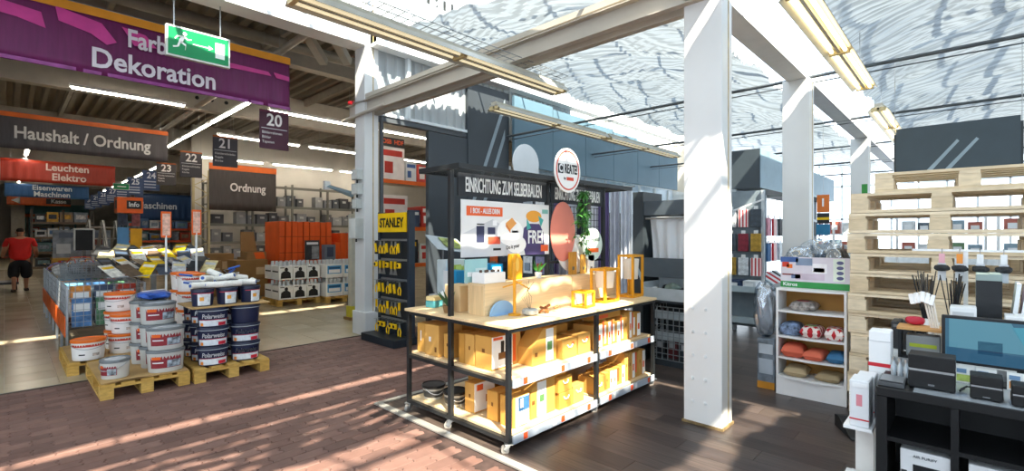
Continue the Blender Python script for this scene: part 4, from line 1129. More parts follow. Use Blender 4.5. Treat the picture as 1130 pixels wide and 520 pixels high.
# leaning leaflet rack above the bins
lr = thing('leaflet_rack', 'sloping wire rack of printed leaflets above the bins', 'leaflet rack', (1.55, 8.5, 0.0))
obj('post', MB().box(-0.03, 0.03, 0.4, 0.46, 0, 1.2), WIRE, lr)
obj('foot', MB().box(-0.15, 0.3, 0.1, 0.7, 0, 0.04), WIRE, lr)
sl = Matrix.Rotation(0.45, 3, 'X')
for r in range(4):
    y0 = -0.25 + 0.30 * r; z0 = 1.00 + 0.085 * r
    obj('shelf_lip', MB().bar((-0.62, y0, z0 - 0.01), (0.72, y0, z0 + 0.01), 0.015), WIRE, lr)
lc = ['E8E4DA', '3A3D40', 'F0C315', '2B2D31', 'C9CCD0', '6B5A4A', 'E9D9A0', '44546A']
for r in range(4):
    for c in range(7):
        y0 = -0.25 + 0.30 * r; z0 = 1.01 + 0.085 * r
        t = thing('leaflet', '%s leaflet in the %s row of the sloping rack' % (ORD[c], ORD[r]), 'leaflet', (1.55 - 0.56 + 0.19 * c, 8.5 + y0 + 0.10, z0 + 0.06), group='leaflets in the sloping rack', rot=(0.5 + random.uniform(-0.15, 0.25), random.uniform(-0.2, 0.2), random.choice((-0.55, -0.2, 0.1, 0.45, 0.7))))
        obj('page', MB().box(-0.085, 0.085, -0.15, 0.15, 0, 0.006), M(lc[(r * 3 + c * 5) % 8], 0.4, var=0.25, scale=16), t)
        obj('headline', MB().box(-0.07, 0.07, 0.05, 0.10, 0.006, 0.008), M(lc[(r * 5 + c * 3 + 2) % 8], 0.4), t)
# tall sign poles with orange frames
for k, (x, y, z1, lab) in enumerate(((1.58, 8.27, 1.62, 'left'), (1.95, 8.27, 1.66, 'right'))):
    t = thing('sign_pole', '%s white pole carrying a narrow orange price frame behind the buckets' % lab, 'sign pole', (x, y, 0))
    obj('pole', MB().cyl((0, 0, 0.02), (0, 0, z1), 0.014, n=10), WHITE, t, smooth=True)
    obj('base', MB().lathe([(0.12, 0), (0.12, 0.015), (0.03, 0.03)], 18), STEEL, t)
    f = obj('frame', MB().box(-0.06, 0.06, -0.012, 0.012, z1 - 0.10, z1 + 0.27), ORANGE, t)
    obj('card', MB().box(-0.045, 0.045, -0.014, -0.012, z1 - 0.07, z1 + 0.24), M('E7B9A4', 0.5, var=0.2, scale=30), f)

# loose wire shopping baskets and small goods heaped on the bins
def basket(label, x, y, z, rz, hc):
    t = thing('shopping_basket', label, 'basket', (x, y, z), rz, 'wire shopping baskets on the bins')
    for nm, p, u, v in (('long_side', (-0.2, -0.13, 0), (0.4, 0, 0), (0, -0.02, 0.2)), ('long_side', (-0.2, 0.13, 0), (0.4, 0, 0), (0, 0.02, 0.2)), ('short_side', (-0.2, -0.13, 0), (0, 0.26, 0), (-0.02, 0, 0.2)), ('short_side', (0.2, -0.13, 0), (0, 0.26, 0), (0.02, 0, 0.2)), ('bottom', (-0.2, -0.13, 0), (0.4, 0, 0), (0, 0.26, 0))):
        b = MB(); wire_panel(b, p, u, v, 7, 5, 0.005); obj(nm, b, WIRE, t)
    for s in (-1, 1): obj('handle', MB().tube([(-0.12, s * 0.14, 0.2), (-0.10, s * 0.06, 0.29), (0.10, s * 0.06, 0.29), (0.12, s * 0.14, 0.2)], 0.006, 6), M(hc, 0.4), t)
for k, (x, y, z, rz, hc, lab) in enumerate(((0.85, 10.47, 0.91, 0.3, 'C8402A', 'red handled wire basket on the third bin'), (1.05, 11.33, 0.91, -0.4, '3A3D42', 'black handled wire basket on the fourth bin'), (0.80, 9.75, 0.91, 0.1, '8A8D90', 'grey handled wire basket on the second bin'))):
    basket(lab, x, y, z, rz, hc)
random.seed(21)
gc = [('C9CCCE', 'white'), ('2B2D31', 'black'), ('8F5A3A', 'brown'), ('6F7A86', 'slate'), ('D8A03A', 'amber'), ('7A6FB0', 'violet'), ('9AA6AE', 'silver')]
for k in range(18):
    c, cn = gc[k % 7]
    x = 0.70 + 0.20 * (k % 3) + random.uniform(-0.03, 0.03); y = 11.75 + 0.27 * (k // 3)
    t = thing('goods_pouch', '%s pouch on the rear bins, %s in line from the front' % (cn, ORD[k]), 'pouch', (x, y, 0.905 + 0.02 * (k % 3)), group='pouches on the rear bins', rot=(random.uniform(0.3, 0.8), random.uniform(-0.3, 0.3), random.uniform(-0.8, 0.8)))
    obj('pouch', crumple(0.20, 0.26, 0.07, 200 + k, 8, 3.0), M(c, 0.35, var=0.3, scale=16), t, smooth=True)
    obj('header_card', MB().box(-0.09, 0.09, 0.12, 0.15, 0.03, 0.036), M(gc[(k + 3) % 7][0], 0.5), t)
# ================================================================ STORE HALL: LAMPS
TUBE = EM('FFF3E0', 50.0)
def hall_light(label, p0, p1, group='hall strip lights'):
    p0 = Vector(p0); p1 = Vector(p1); L_ = (p1 - p0).length
    t = thing('strip_light', label, 'strip light', tuple((p0 + p1) / 2), math.atan2(p1.y - p0.y, p1.x - p0.x), group)
    obj('housing', MB().prism([(-L_ / 2, -0.07, 0.02), (-L_ / 2, 0.07, 0.02), (-L_ / 2, 0.045, 0.08), (-L_ / 2, -0.045, 0.08)], (L_, 0, 0)), WHITE, t)
    obj('tube', MB().cyl((-L_ / 2 + 0.04, 0, 0), (L_ / 2 - 0.04, 0, 0), 0.022, n=8), TUBE, t, smooth=True)
    for s in (-0.35, 0.35): obj('hanger', MB().cyl((L_ * s, 0, 0.08), (L_ * s, 0, 5.61 - p0.z), 0.004, n=5), STEEL, t)
for k in range(3): hall_light('strip light running away over the aisle beside the number signs, %s' % ('nearest', 'middle', 'farthest')[k], (3.75, 11.6 + 3.0 * k, 4.5), (3.75, 14.4 + 3.0 * k, 4.5))
for r, (y, z, nm) in enumerate(((12.0, 4.5, 'near'), (16.0, 4.5, 'second'), (19.2, 4.25, 'third'))):
    for k in range(3): hall_light('crosswise strip light, %s from left in the %s row' % (ORD[k], nm), (4.3 + 2.7 * k, y, z), (6.7 + 2.7 * k, y, z))
for k in range(2): hall_light('crosswise strip light over the wide aisle, %s one' % ('near', 'far')[k], (0.9, 13.2 + 8 * k, 4.55), (2.9, 13.2 + 8 * k, 4.55))
for k in range(7): hall_light('strip light in the long row over the far left aisle, %s one' % ORD[k], (0.55, 19.5 + 3.4 * k, 4.5), (0.55, 22.0 + 3.4 * k, 4.5))
for k in range(5): hall_light('strip light in the row above the blue department, %s one' % ORD[k], (4.4, 23.5 + 3.6 * k, 4.4), (4.4, 26.0 + 3.6 * k, 4.4))
for k in range(2): hall_light('strip light behind the white column, %s one' % ('left', 'right')[k], (5.0 + 2.4 * k, 8.6, 4.5), (7.2 + 2.4 * k, 8.6, 4.5))

# ================================================================ BANNERS
def banner(name, label, xa, xb, y, z0, z1, cols, stripe, lines, textcol, group='hanging department banners', folds=True):
    t = thing(name, label, 'banner', ((xa + xb) / 2, y, z0), 0, group)
    w = xb - xa; h = z1 - z0
    def fn(a, c):
        x = -w / 2 + w * a; z = h * c
        return (x, 0.010 * math.sin(a * w * 26) * (1 - c) + 0.015 * math.sin(a * w * 3.1 + 2 * c), z)
    c = obj('cloth', MB().grid(fn, 110, 6), M(cols, 0.45, var=0.10, scale=5, stretch=(6, 1, 0.6)), t, smooth=True)
    m = c.modifiers.new('thickness', 'SOLIDIFY'); m.thickness = 0.004
    if stripe: obj('top_stripe', MB().box(-w / 2, w / 2, -0.024, -0.018, h * 0.87, h), M(stripe, 0.45, var=0.08, scale=4), t)
    obj('top_rod', MB().cyl((-w / 2 - 0.02, 0, h + 0.012), (w / 2 + 0.02, 0, h + 0.012), 0.012, n=8), STEEL, t)
    for s in (-0.42, 0.46): obj('wire', MB().cyl((w * s, 0, h), (w * s, 0, 5.47 - z0), 0.0025, n=4), STEEL, t)
    for (s, x, z, size, sx) in lines:
        letters(s, c, M(textcol, 0.5, var=0.02), (x - (xa + xb) / 2, -0.030, z - z0), size, sx, 0.022, align='LEFT')
    return t
DB = banner('department_banner', 'large purple banner with pink brush strokes reading Dekoration', -0.75, 3.19, 8.0, 3.58, 4.42, '6F1E5C', 'F0A02C',
            [('Farben', 1.10, 4.12, 0.33, 0.74), ('Dekoration', 0.74, 3.78, 0.345, 0.86)], 'EDE6F2')
PINK = M('D8459F', 0.45, var=0.1, scale=5)
for pts in ([(-0.75, 4.32), (0.30, 4.20), (0.34, 4.02), (0.1, 4.08), (-0.75, 4.16)], [(0.42, 4.32), (0.85, 4.24), (1.0, 4.04), (0.9, 3.98), (0.75, 4.08), (0.45, 4.15)], [(1.05, 4.26), (1.30, 4.22), (1.42, 4.08), (1.18, 4.05)], [(2.30, 4.12), (2.85, 4.12), (2.90, 4.06), (2.30, 4.05)], [(2.93, 4.13), (3.17, 4.11), (3.17, 4.04), (2.97, 4.05)]):
    obj('brush_stroke', MB().prism([(a - 1.22, -0.0235, b - 3.58) for a, b in pts], (0, 0.003, 0)), PINK, DB)
obj('hem_strip', MB().box(-1.97, 1.97, -0.020, -0.016, 0.0, 0.045), M('9A4A94', 0.35, var=0.2, scale=12), DB)  # lighter purple strip along the lower hem
banner('department_banner', 'dark grey banner with orange top edge reading Haushalt / Ordnung', -1.0, 3.10, 16.0, 3.56, 4.40, '4A464A', 'E06A22', [('Haushalt / Ordnung', 0.14, 3.93, 0.40, 0.80)], 'E4E2E0')
banner('department_banner', 'red banner reading Leuchten Elektro', -0.1, 3.08, 25.0, 3.52, 4.33, 'A83220', None, [('Leuchten', 1.05, 4.10, 0.37, 0.9), ('Elektro', 1.22, 3.74, 0.37, 0.9)], 'F0DCD4')
banner('department_banner', 'blue banner reading Eisenwaren Maschinen', 0.0, 3.10, 34.0, 3.46, 4.12, '2F5B8F', None, [('Eisenwaren', 0.95, 3.95, 0.36, 0.9), ('Maschinen', 1.0, 3.63, 0.36, 0.9)], 'E4ECF4')
KB_ = banner('department_banner', 'orange banner with white arrow and Kasse plate', 0.1, 3.08, 44.0, 3.50, 4.10, 'C9571F', None, [], 'FFFFFF')
obj('text_plate', MB().box(0.3, 1.5, -0.035, -0.02, 0.12, 0.48), M('241E1C', 0.5), KB_)
letters('Kasse', KB_, WHITE, (0.9, -0.040, 0.30), 0.36, 0.9, 0.016)
obj('arrow', MB().prism([(-1.3, -0.035, 0.30), (-0.9, -0.035, 0.08), (-0.9, -0.035, 0.52)], (0, 0.01, 0)), WHITE, KB_)
banner('department_banner', 'dark grey banner with orange top edge reading Ordnung', 4.42, 6.44, 17.3, 2.36, 3.84, '433D3B', 'E06A22', [('Ordnung', 5.00, 3.10, 0.37, 0.80)], 'DDD9D5')
banner('department_banner', 'blue banner reading Maschinen beside the information totem', 4.0, 6.4, 27.0, 2.25, 3.45, '27456F', None, [('Maschinen', 4.05, 2.90, 0.42, 0.86)], 'DCE4EE')
# aisle number signs
for k, (num, y, col) in enumerate((('20', 8.2, '4A1F33'), ('21', 11.0, '4A474B'), ('22', 13.6, '4A474B'), ('23', 16.2, '433F40'))):
    t = thing('aisle_sign', ('purple aisle sign reading 20 at the corner of the purple banner', 'grey aisle sign reading 21, nearest behind the purple sign', 'grey aisle sign reading 22, between the signs 21 and 23', 'brown grey aisle sign reading 23 beside the Haushalt banner')[k], 'sign', (3.10 if k else 3.02, y, 2.95), 0, 'aisle number signs')
    pn = obj('panel', MB().box(-0.225, 0.225, -0.01, 0.01, 0, 0.62), M(col, 0.5, var=0.04), t)
    obj('panel_top', MB().box(-0.225, 0.225, -0.012, -0.010, 0.585, 0.62), M('6B2A44' if not k else 'C0642E', 0.5), t)
    letters(num, pn, M('F0ECE8', 0.5, var=0.02), (0, -0.014, 0.46), 0.27, 0.9, 0.02)
    obj('rule', MB().box(-0.20, 0.20, -0.013, -0.010, 0.325, 0.333), WHITE, t)
    for r in range(3): letters(('Bilderrahmen', 'Bilder', 'Tapeten') [r] if not k else ('Kleiderschränke', 'Regale', 'Körbe')[r], pn, M('D8D2CE', 0.5), (-0.19, -0.013, 0.26 - 0.075 * r), 0.06, 0.95, 0.008, align='LEFT')
    for s in (-0.15, 0.15): obj('wire', MB().cyl((s, 0, 0.62), (s, 0, 2.67), 0.002, n=4), STEEL, t)
for k in range(7):
    y = 18.5 + 2.6 * k
    t = thing('aisle_sign', 'small blue aisle sign beyond the number 23, %s one down the aisle' % ORD[k], 'sign', (3.15, y, 2.95), 0, 'far blue aisle signs')
    pn = obj('panel', MB().box(-0.22, 0.22, -0.01, 0.01, 0, 0.62), M('3A4F78', 0.5, var=0.04), t)
    letters(str(24 + k), pn, M('D8DEE8', 0.5), (0, -0.014, 0.46), 0.26, 0.9, 0.02)
    for r in range(3): obj('text_line', MB().box(-0.18, 0.12, -0.013, -0.010, 0.08 + 0.09 * r, 0.115 + 0.09 * r), M('B9C2D2', 0.5), pn)
    obj('wire', MB().cyl((0, 0, 0.62), (0, 0, 2.67), 0.002, n=4), STEEL, t)
# exit sign
ex = thing('exit_sign', 'green emergency exit sign with running figure hanging before the purple banner', 'exit sign', (1.675, 7.0, 3.72), 0.0)
EXG = M('138A55', 0.35, var=0.03)
obj('case', MB().box(-0.345, 0.345, -0.03, 0.03, 0, 0.375), M('DDE2DC', 0.4), ex, bevel=0.004)
obj('face', MB().box(-0.325, 0.325, -0.034, -0.030, 0.022, 0.352), EXG, ex)
XW = M('F2F6F2', 0.4)
run = MB()
def seg(b, p, q, w): b.bar((p[0], -0.036, p[1]), (q[0], -0.036, q[1]), 0.003, w)
run.disc((-0.155, -0.037, 0.295), 0.022, 'y', 0.002, 14)
for p, q, w in (((-0.17, 0.265), (-0.20, 0.185), 0.04), ((-0.165, 0.262), (-0.12, 0.23), 0.016), ((-0.12, 0.23), (-0.085, 0.245), 0.014), ((-0.18, 0.262), (-0.235, 0.25), 0.016), ((-0.235, 0.25), (-0.255, 0.215), 0.014), ((-0.195, 0.19), (-0.145, 0.16), 0.022), ((-0.145, 0.16), (-0.15, 0.10), 0.018), ((-0.205, 0.19), (-0.225, 0.13), 0.022), ((-0.225, 0.13), (-0.275, 0.115), 0.018)): seg(run, p, q, w)
obj('running_figure', run, XW, ex)
obj('arrow', MB().bar((-0.07, -0.036, 0.195), (0.11, -0.036, 0.195), 0.003, 0.012).prism([(0.10, -0.0375, 0.225), (0.15, -0.0375, 0.195), (0.10, -0.0375, 0.165)], (0, 0.003, 0)), XW, ex)
obj('doorway', MB().box(0.175, 0.28, -0.037, -0.034, 0.09, 0.285), XW, ex)
for s in (-0.26, 0.24): obj('hanger', MB().cyl((s, 0, 0.375), (s, 0, 1.5), 0.008, n=6), STEEL, ex)

# ================================================================ STORE HALL: GOODS
# white cartons with silhouettes on two pallets
GC = 'white cartons on the far pallets'
CW = M('E6E6E4', 0.5, var=0.03); SIL = M('1D1E20', 0.6); BLU = M('3F93C9', 0.5, var=0.05); LIDW = M('D3D6D8', 0.4)
pallet('wooden pallet under the white cartons with black figures', 4.55, 11.35, 0.95, 0.95, PALW, GC)
pallet('wooden pallet under the white cartons with blue labels', 5.50, 11.05, 0.90, 0.85, PALW, GC)
def silhouette(t, w, d, h):
    y = -d / 2 - 0.002
    b = MB().prism([(-0.11, y, 0.03), (0.11, y, 0.03), (0.10, y, 0.15), (0.045, y, 0.19), (-0.045, y, 0.19), (-0.10, y, 0.15)], (0, 0.002, 0)).disc((0.01, y, 0.225), 0.038, 'y', 0.002, 14, 0.045)
    obj('printed_figure', b, SIL, t)
for lv in range(2):
    z = 0.146 + lv * 0.43
    for c in range(3):
        for r in range(2):
            x = 4.245 + 0.305 * c; y = 11.06 + 0.42 * r
            t = carton('white_carton', '%s carton with a black figure, %s from left, %s row' % (('lower', 'upper')[lv], ORD[c], ('front', 'back')[r]), 'carton', (x, y, z), (0.295, 0.40, 0.30), CW, [('-y', 0.1, 0.4, 0.86, 0.92, SIL), ('-x', 0.1, 0.9, 0.55, 0.65, SIL)], 0, GC)
            silhouette(t, 0.295, 0.40, 0.30)
            for q in range(3): obj('spray_cap', MB().cyl((-0.09 + 0.09 * q, -0.1, 0.30), (-0.09 + 0.09 * q, -0.1, 0.40), 0.036, 0.03, n=10), LIDW, t, smooth=True)
    for c in range(2):
        for r in range(2):
            x = 5.27 + 0.42 * c; y = 10.86 + 0.38 * r
            t = carton('white_carton', '%s carton with a blue label, %s, %s row' % (('lower', 'upper')[lv], ('left', 'right')[c], ('front', 'back')[r]), 'carton', (x, y, z), (0.40, 0.36, 0.30), CW, [('-y', 0.08, 0.92, 0.3, 0.92, BLU), ('-y', 0.16, 0.84, 0.68, 0.82, M('1F4F7A', 0.5)), ('-y', 0.16, 0.84, 0.36, 0.62, WHITE)], 0, GC)
            for q in range(4): obj('can_cap', MB().cyl((-0.14 + 0.095 * q, -0.09, 0.30), (-0.14 + 0.095 * q, -0.09, 0.40), 0.04, n=10), LIDW, t, smooth=True)
t = carton('display_card', 'black and white portrait card standing on the white cartons', 'card', (5.0, 11.25, 0.978), (0.36, 0.03, 0.46), M('35373A', 0.5, var=0.2, scale=9), [('-y', 0.1, 0.9, 0.78, 0.9, WHITE), ('-y', 0.45, 0.95, 0.05, 0.7, M('8D8F92', 0.5, var=0.3, scale=10))], 0.1, seam=False)
# orange panels
ORP = M('D9571A', 0.5, var=0.10, scale=3)
for k in range(9):
    x = 4.95 + 0.155 * k
    t = thing('foam_panel', 'tall orange insulation panel, %s from left in the leaning stack' % ORD[k], 'panel', (x, 13.4 - 0.02 * (k % 3), 0), group='orange insulation panels')
    obj('sheet', MB().box(-0.07, 0.07, -0.5, 0.5, 0.02, 1.92 - 0.02 * (k % 2)), ORP, t, bevel=0.01)
    for j in range(4): obj('groove', MB().box(-0.072, 0.072, -0.502, -0.498, 0.25 + 0.42 * j, 0.27 + 0.42 * j), M('A8420F', 0.6), t)
for k in range(6):
    x = 6.40 + 0.17 * k
    t = thing('foam_panel', 'shorter orange insulation panel right of the tall ones, %s from left' % ORD[k], 'panel', (x, 13.2, 0), group='orange insulation panels')
    obj('sheet', MB().box(-0.08, 0.08, -0.4, 0.4, 0.02, 1.62 if k % 3 else 1.35), ORP, t, bevel=0.01)
    obj('groove', MB().box(-0.082, 0.082, -0.402, -0.398, 0.8, 0.82), M('A8420F', 0.6), t)
carton('hand_tool_case', 'grey blue case standing against the orange panels', 'case', (6.05, 12.6, 0.0), (0.3, 0.2, 1.30), M('6F7E8E', 0.5), [('-y', 0.2, 0.8, 0.75, 0.95, M('3C4A66', 0.5))])
# electric box pole and yellow tape stand behind the white column
# brown cartons on the floor
BRC = MR(['8A6A3C', '94734A', '7F6036'], 0.75, 0.08, 4)
for k, (x, y, w, d, h) in enumerate(((4.35, 13.6, 0.75, 0.7, 0.92), (5.2 - 0.35, 14.6, 0.7, 0.6, 0.95), (4.0, 15.2, 0.8, 0.7, 1.05), (3.55, 14.2, 0.6, 0.6, 0.9))):
    t = carton('brown_carton', 'big brown cardboard carton, %s of the group before the grey shelving' % ORD[k], 'carton', (x, y, 0), (w, d, h), BRC, [('-y', 0.0, 1.0, 0.48, 0.5, M('6B4F28', 0.7)), ('-y', 0.62, 0.9, 0.6, 0.8, M('C9B48A', 0.6))], 0, 'brown cartons before the shelving')
oc = thing('open_carton', 'open brown display carton with orange front on the brown cartons', 'carton', (4.5, 13.55, 0.927))
obj('tray', MB().box(-0.26, 0.20, -0.25, 0.25, 0, 0.2), BRC, oc)
obj('raised_lid', MB().prism([(-0.26, 0.22, 0.2), (0.14, 0.22, 0.2), (0.06, 0.25, 0.72), (-0.26, 0.25, 0.72)], (0, 0.02, 0)), BRC, oc)
obj('orange_front', MB().prism([(-0.05, -0.252, 0.02), (0.18, -0.252, 0.02), (0.14, -0.252, 0.19), (-0.1, -0.252, 0.19)], (0, 0.003, 0)), ORANGE, oc)
# grey shelving with storage bins
def rack(name, label, x0, x1, y0, y1, levels, h, mat, beam, posts=3, cat='shelving'):
    t = thing(name, label, cat, (x0, y0, 0))
    for k in range(posts):
        xx = (x1 - x0) * k / (posts - 1)
        for yy in (0, y1 - y0): obj('upright', MB().box(xx - 0.03, xx + 0.03, yy - 0.03, yy + 0.03, 0, h), mat, t)
    for z in levels:
        obj('shelf_board', MB().box(0, x1 - x0, 0, y1 - y0, z - 0.03, z), mat, t)
        obj('shelf_beam', MB().box(0, x1 - x0, -0.045, -0.031, z - 0.09, z), beam, t)
    return t
GRM = M('77776F', 0.5, 0.3, var=0.06)
rack('shelving_rack', 'long grey steel shelving against the rear partition under the Ordnung banner', 4.55, 9.9, 17.9, 18.5, (0.15, 0.8, 1.35, 1.95, 2.6, 3.3), 3.4, GRM, GRM, 5)
lat = thing('lattice_upright', 'beige lattice upright frame at the left end of the grey shelving', 'rack frame', (4.02, 17.4, 0))
BEI = M('B3A67F', 0.55, var=0.06)
for s in (0, 0.42): obj('post', MB().box(s - 0.03, s + 0.03, -0.03, 0.03, 0, 3.6), BEI, lat)
for k in range(7):
    z = 0.1 + 0.5 * k
    obj('brace', MB().bar((0.0, 0, z), (0.42, 0, z + (0.25)), 0.025), BEI, lat); obj('brace', MB().bar((0.42, 0, z + 0.25), (0.0, 0, z + 0.5), 0.025), BEI, lat)
STC = [('6E6F72', 'slate grey'), ('8F9193', 'mid grey'), ('4C4D50', 'charcoal'), ('A6A8A9', 'pale grey'), ('5D6166', 'steel grey')]
k = 0
for li, z in enumerate((0.8, 1.35, 1.95, 2.6)):
    x = 4.66
    while x < 9.6:
        w = (0.30, 0.24, 0.36, 0.28)[k % 4]; h = (0.34, 0.40, 0.30)[(k + li) % 3]
        if (k * 7 + li) % 9 != 3:
            c, cn = STC[(k * 3 + li) % 5]
            carton('storage_box', '%s storage box, %s along the %s shelf under the Ordnung banner' % (cn, ORD[min(19, k % 20)], ('lowest', 'second', 'third', 'top')[li]), 'storage box', (x + w / 2, 18.15, z), (w, 0.35, h), M(c, 0.5, var=0.1), [('-y', 0.3, 0.7, 0.55, 0.75, M('C5C6C4', 0.5))], 0, 'grey storage boxes')
        x += w + 0.05; k += 1
# rack with cartons seen through the opening right of the column
OB_ = M('E2661E', 0.5)
rk = rack('pallet_rack', 'orange beamed storage rack seen through the opening beside the white column', 5.75, 8.3, 9.5, 10.4, (0.9, 1.75, 2.82), 4.4, M('C9C2AE', 0.5), OB_, 2, 'rack')
rgoods = [(5.80, 6.42, 2.82, 0.75, 'F0E6E2', 'white carton with red print on the top rack level', 'B9352A'), (6.46, 6.75, 2.82, 0.45, 'D8DADC', 'grey white carton on the top rack level', '3C5F9A'), (6.78, 7.2, 2.82, 0.42, 'C9463A', 'red and white carton on the top rack level', 'F0E6E2'),
          (5.80, 6.5, 1.75, 0.72, 'EDE3E0', 'white carton with red print on the middle rack level', 'C23A30'), (6.55, 6.85, 1.75, 0.40, '3B4A66', 'dark blue carton on the middle rack level', 'E8E8E8'), (6.9, 7.3, 1.75, 0.5, 'C8372C', 'plain red carton on the middle rack level', 'F0E6E2'),
          (5.80, 6.2, 0.9, 0.5, 'E3B51A', 'yellow carton on the low rack level', '22262B'), (6.25, 6.8, 0.9, 0.55, '2C3038', 'black carton on the low rack level', 'E3B51A'), (6.85, 7.3, 0.9, 0.45, 'D9D9D6', 'white carton on the low rack level', 'C8372C')]
for a, b, z, h, c, lab, c2 in rgoods:
    carton('rack_carton', lab, 'carton', ((a + b) / 2, 9.85, z), (b - a, 0.6, h), M(c, 0.5, var=0.06), [('-y', 0.1, 0.9, 0.72, 0.9, M(c2, 0.5)), ('-y', 0.15, 0.5, 0.2, 0.55, M(c2, 0.5)), ('-x', 0.1, 0.9, 0.2, 0.6, M(c2, 0.5))], 0, 'cartons on the orange rack')
t = thing('carton_sign', 'red and black header card on the top carton of the orange rack', 'sign', (6.1, 9.53, 3.573))
obj('card', MB().box(-0.30, 0.30, 0, 0.01, 0, 0.20), M('2A2526', 0.5), t); letters('OSB  HDF', t, M('E0562A', 0.5), (0, -0.004, 0.1), 0.14, 0.9, 0.02)
# ---- information totem
it = thing('information_totem', 'orange topped information totem reading Info above yellow and blue boards', 'totem', (2.10, 15.0, 0))
obj('header_cube', MB().box(-0.24, 0.26, -0.2, 0.25, 2.10, 2.48), ORANGE, it)
obj('name_plate', MB().box(-0.06, 0.22, -0.205, -0.20, 2.2, 2.4), BLACK, it)
letters('Info', it, WHITE, (0.08, -0.21, 2.30), 0.16, 0.85, 0.02)
obj('name_plate', MB().box(-0.245, -0.24, -0.16, 0.12, 2.2, 2.4), BLACK, it)
for s in (-0.18, 0.2): obj('post', MB().box(s - 0.03, s + 0.03, -0.03, 0.03, 0, 2.1), M('5A5F66', 0.5), it)
obj('yellow_board', MB().box(0.03, 0.26, -0.06, -0.04, 1.15, 1.72), M('E2A818', 0.5), it)
obj('blue_board', MB().box(-0.22, 0.0, -0.06, -0.04, 1.25, 1.75), M('5590C4', 0.5), it)
obj('red_board', MB().box(0.06, 0.22, -0.06, -0.04, 1.78, 2.08), M('8A4A4A', 0.5, var=0.3, scale=12), it); obj('dark_board', MB().box(-0.2, -0.02, -0.06, -0.04, 1.80, 2.08), M('3A3F52', 0.5, var=0.3, scale=12), it)
# ---- department shelves down the hall
random.seed(11)
fc = [('7E8C9C', 'grey blue'), ('C9CCCE', 'white'), ('2B2F36', 'black'), ('B84A32', 'red'), ('4F6F9A', 'blue'), ('C79A3A', 'amber'), ('5E7F86', 'teal'), ('8B7A68', 'brown')]
def far_rack(label, x0, x1, y, lv, h, body, beam, gname, zone):
    rack('shelving_rack', label, x0, x1, y, y + 0.6, lv, h, M(body, 0.5), M(beam, 0.5), 3)
    for li, z in enumerate(lv):
        x = x0 + 0.1; k = 0
        while x < x1 - 0.5:
            w = random.uniform(0.25, 0.5); hh = random.uniform(0.25, 0.42)
            c, cn = fc[random.randrange(8)]
            carton('shelf_carton', '%s carton, %s from left on the %s shelf %s' % (cn, ORD[k], ORD[li], zone), 'carton', (x + w / 2, y + 0.3, z), (w, 0.45, hh), M(c, 0.5, var=0.2, scale=8), [('-y', 0.15, 0.85, 0.3, 0.75, M(fc[random.randrange(8)][0], 0.5, var=0.3, scale=14))], 0, gname, bevel=0, seam=False)
            x += w + 0.04; k += 1
far_rack('blue edged machine shelving under the blue Maschinen banner', 3.3, 6.4, 24.5, (0.15, 0.75, 1.35, 1.85), 2.2, '3A4656', 'C8522A', 'cartons under the Maschinen banner', 'below the Maschinen banner')
far_rack('shelving behind the man in red, left of the pillar', 0.75, 2.6, 27.0, (0.3, 0.9, 1.5, 2.1), 2.6, '4B4640', '6B5A48', 'cartons behind the man', 'behind the man in red')
far_rack('far teal topped shelving at the end of the aisle', 1.2, 3.6, 47.5, (0.4, 1.1, 1.8, 2.4), 3.0, '2F5A5E', '2F6A6E', 'cartons in the farthest shelving', 'at the aisle end')
tf_ = thing('fascia_board', 'teal fascia board above the far shelving with a strip of orange', 'fascia', (2.6, 47.2, 2.85))
obj('board', MB().box(-1.7, 1.7, 0, 0.1, 0.2, 0.9), M('2C6468', 0.5), tf_); obj('orange_strip', MB().box(-1.7, 1.7, -0.02, 0.0, 0.0, 0.2), M('C86A2A', 0.5), tf_)
for s in (-1.6, 1.6): obj('post', MB().box(s - 0.04, s + 0.04, 0.0, 0.08, -2.85, 0.2), M('2C6468', 0.5), tf_)
struct('wall_pillar', MB().box(0.30, 0.95, 46.0, 46.5, 0, 5.4), M('BDB7AB', 0.6))
# green exit light in the hall
ge = thing('exit_sign', 'small green exit sign far down the hall above the totem', 'exit sign', (2.55, 19.5, 3.0))
obj('case', MB().box(-0.2, 0.2, -0.02, 0.02, 0, 0.2), M('DDE2DC', 0.4), ge); obj('face', MB().box(-0.19, 0.19, -0.024, -0.02, 0.01, 0.19), EXG, ge); obj('arrow', MB().bar((-0.1, -0.026, 0.1), (0.12, -0.026, 0.1), 0.003, 0.03), XW, ge)
obj('hanger', MB().cyl((0, 0, 0.2), (0, 0, 2.45), 0.004, n=4), STEEL, ge)
# picture table behind the bins
pt = thing('display_table', 'yellow wooden table beside the man in red', 'table', (1.65, 18.6, 0))
obj('tabletop', MB().box(-0.75, 0.75, -0.4, 0.4, 0.86, 0.92), M('B98A2E', 0.55), pt)
for sx in (-0.68, 0.68):
    for sy in (-0.33, 0.33): obj('leg', MB().box(sx - 0.05, sx + 0.05, sy - 0.05, sy + 0.05, 0, 0.86), M('B98A2E', 0.55), pt)
obj('brace', MB().bar((-0.65, -0.33, 0.45), (-0.2, -0.33, 0.84), 0.06), M('B98A2E', 0.55), pt)
pb = carton('poster_board', 'grey printed board with product pictures standing on the yellow table', 'board', (1.55, 18.55, 0.922), (1.25, 0.06, 0.78), M('77808C', 0.5, var=0.3, scale=6), [('-y', 0.06, 0.3, 0.15, 0.5, M('AEB4BC', 0.5)), ('-y', 0.36, 0.6, 0.25, 0.6, M('3B4F78', 0.5)), ('-y', 0.66, 0.94, 0.12, 0.4, M('B9B1A6', 0.5)), ('-y', 0.1, 0.9, 0.72, 0.92, M('525E70', 0.5)), ('-y', 0.62, 0.85, 0.46, 0.66, M('6E3D36', 0.5))], seam=False)
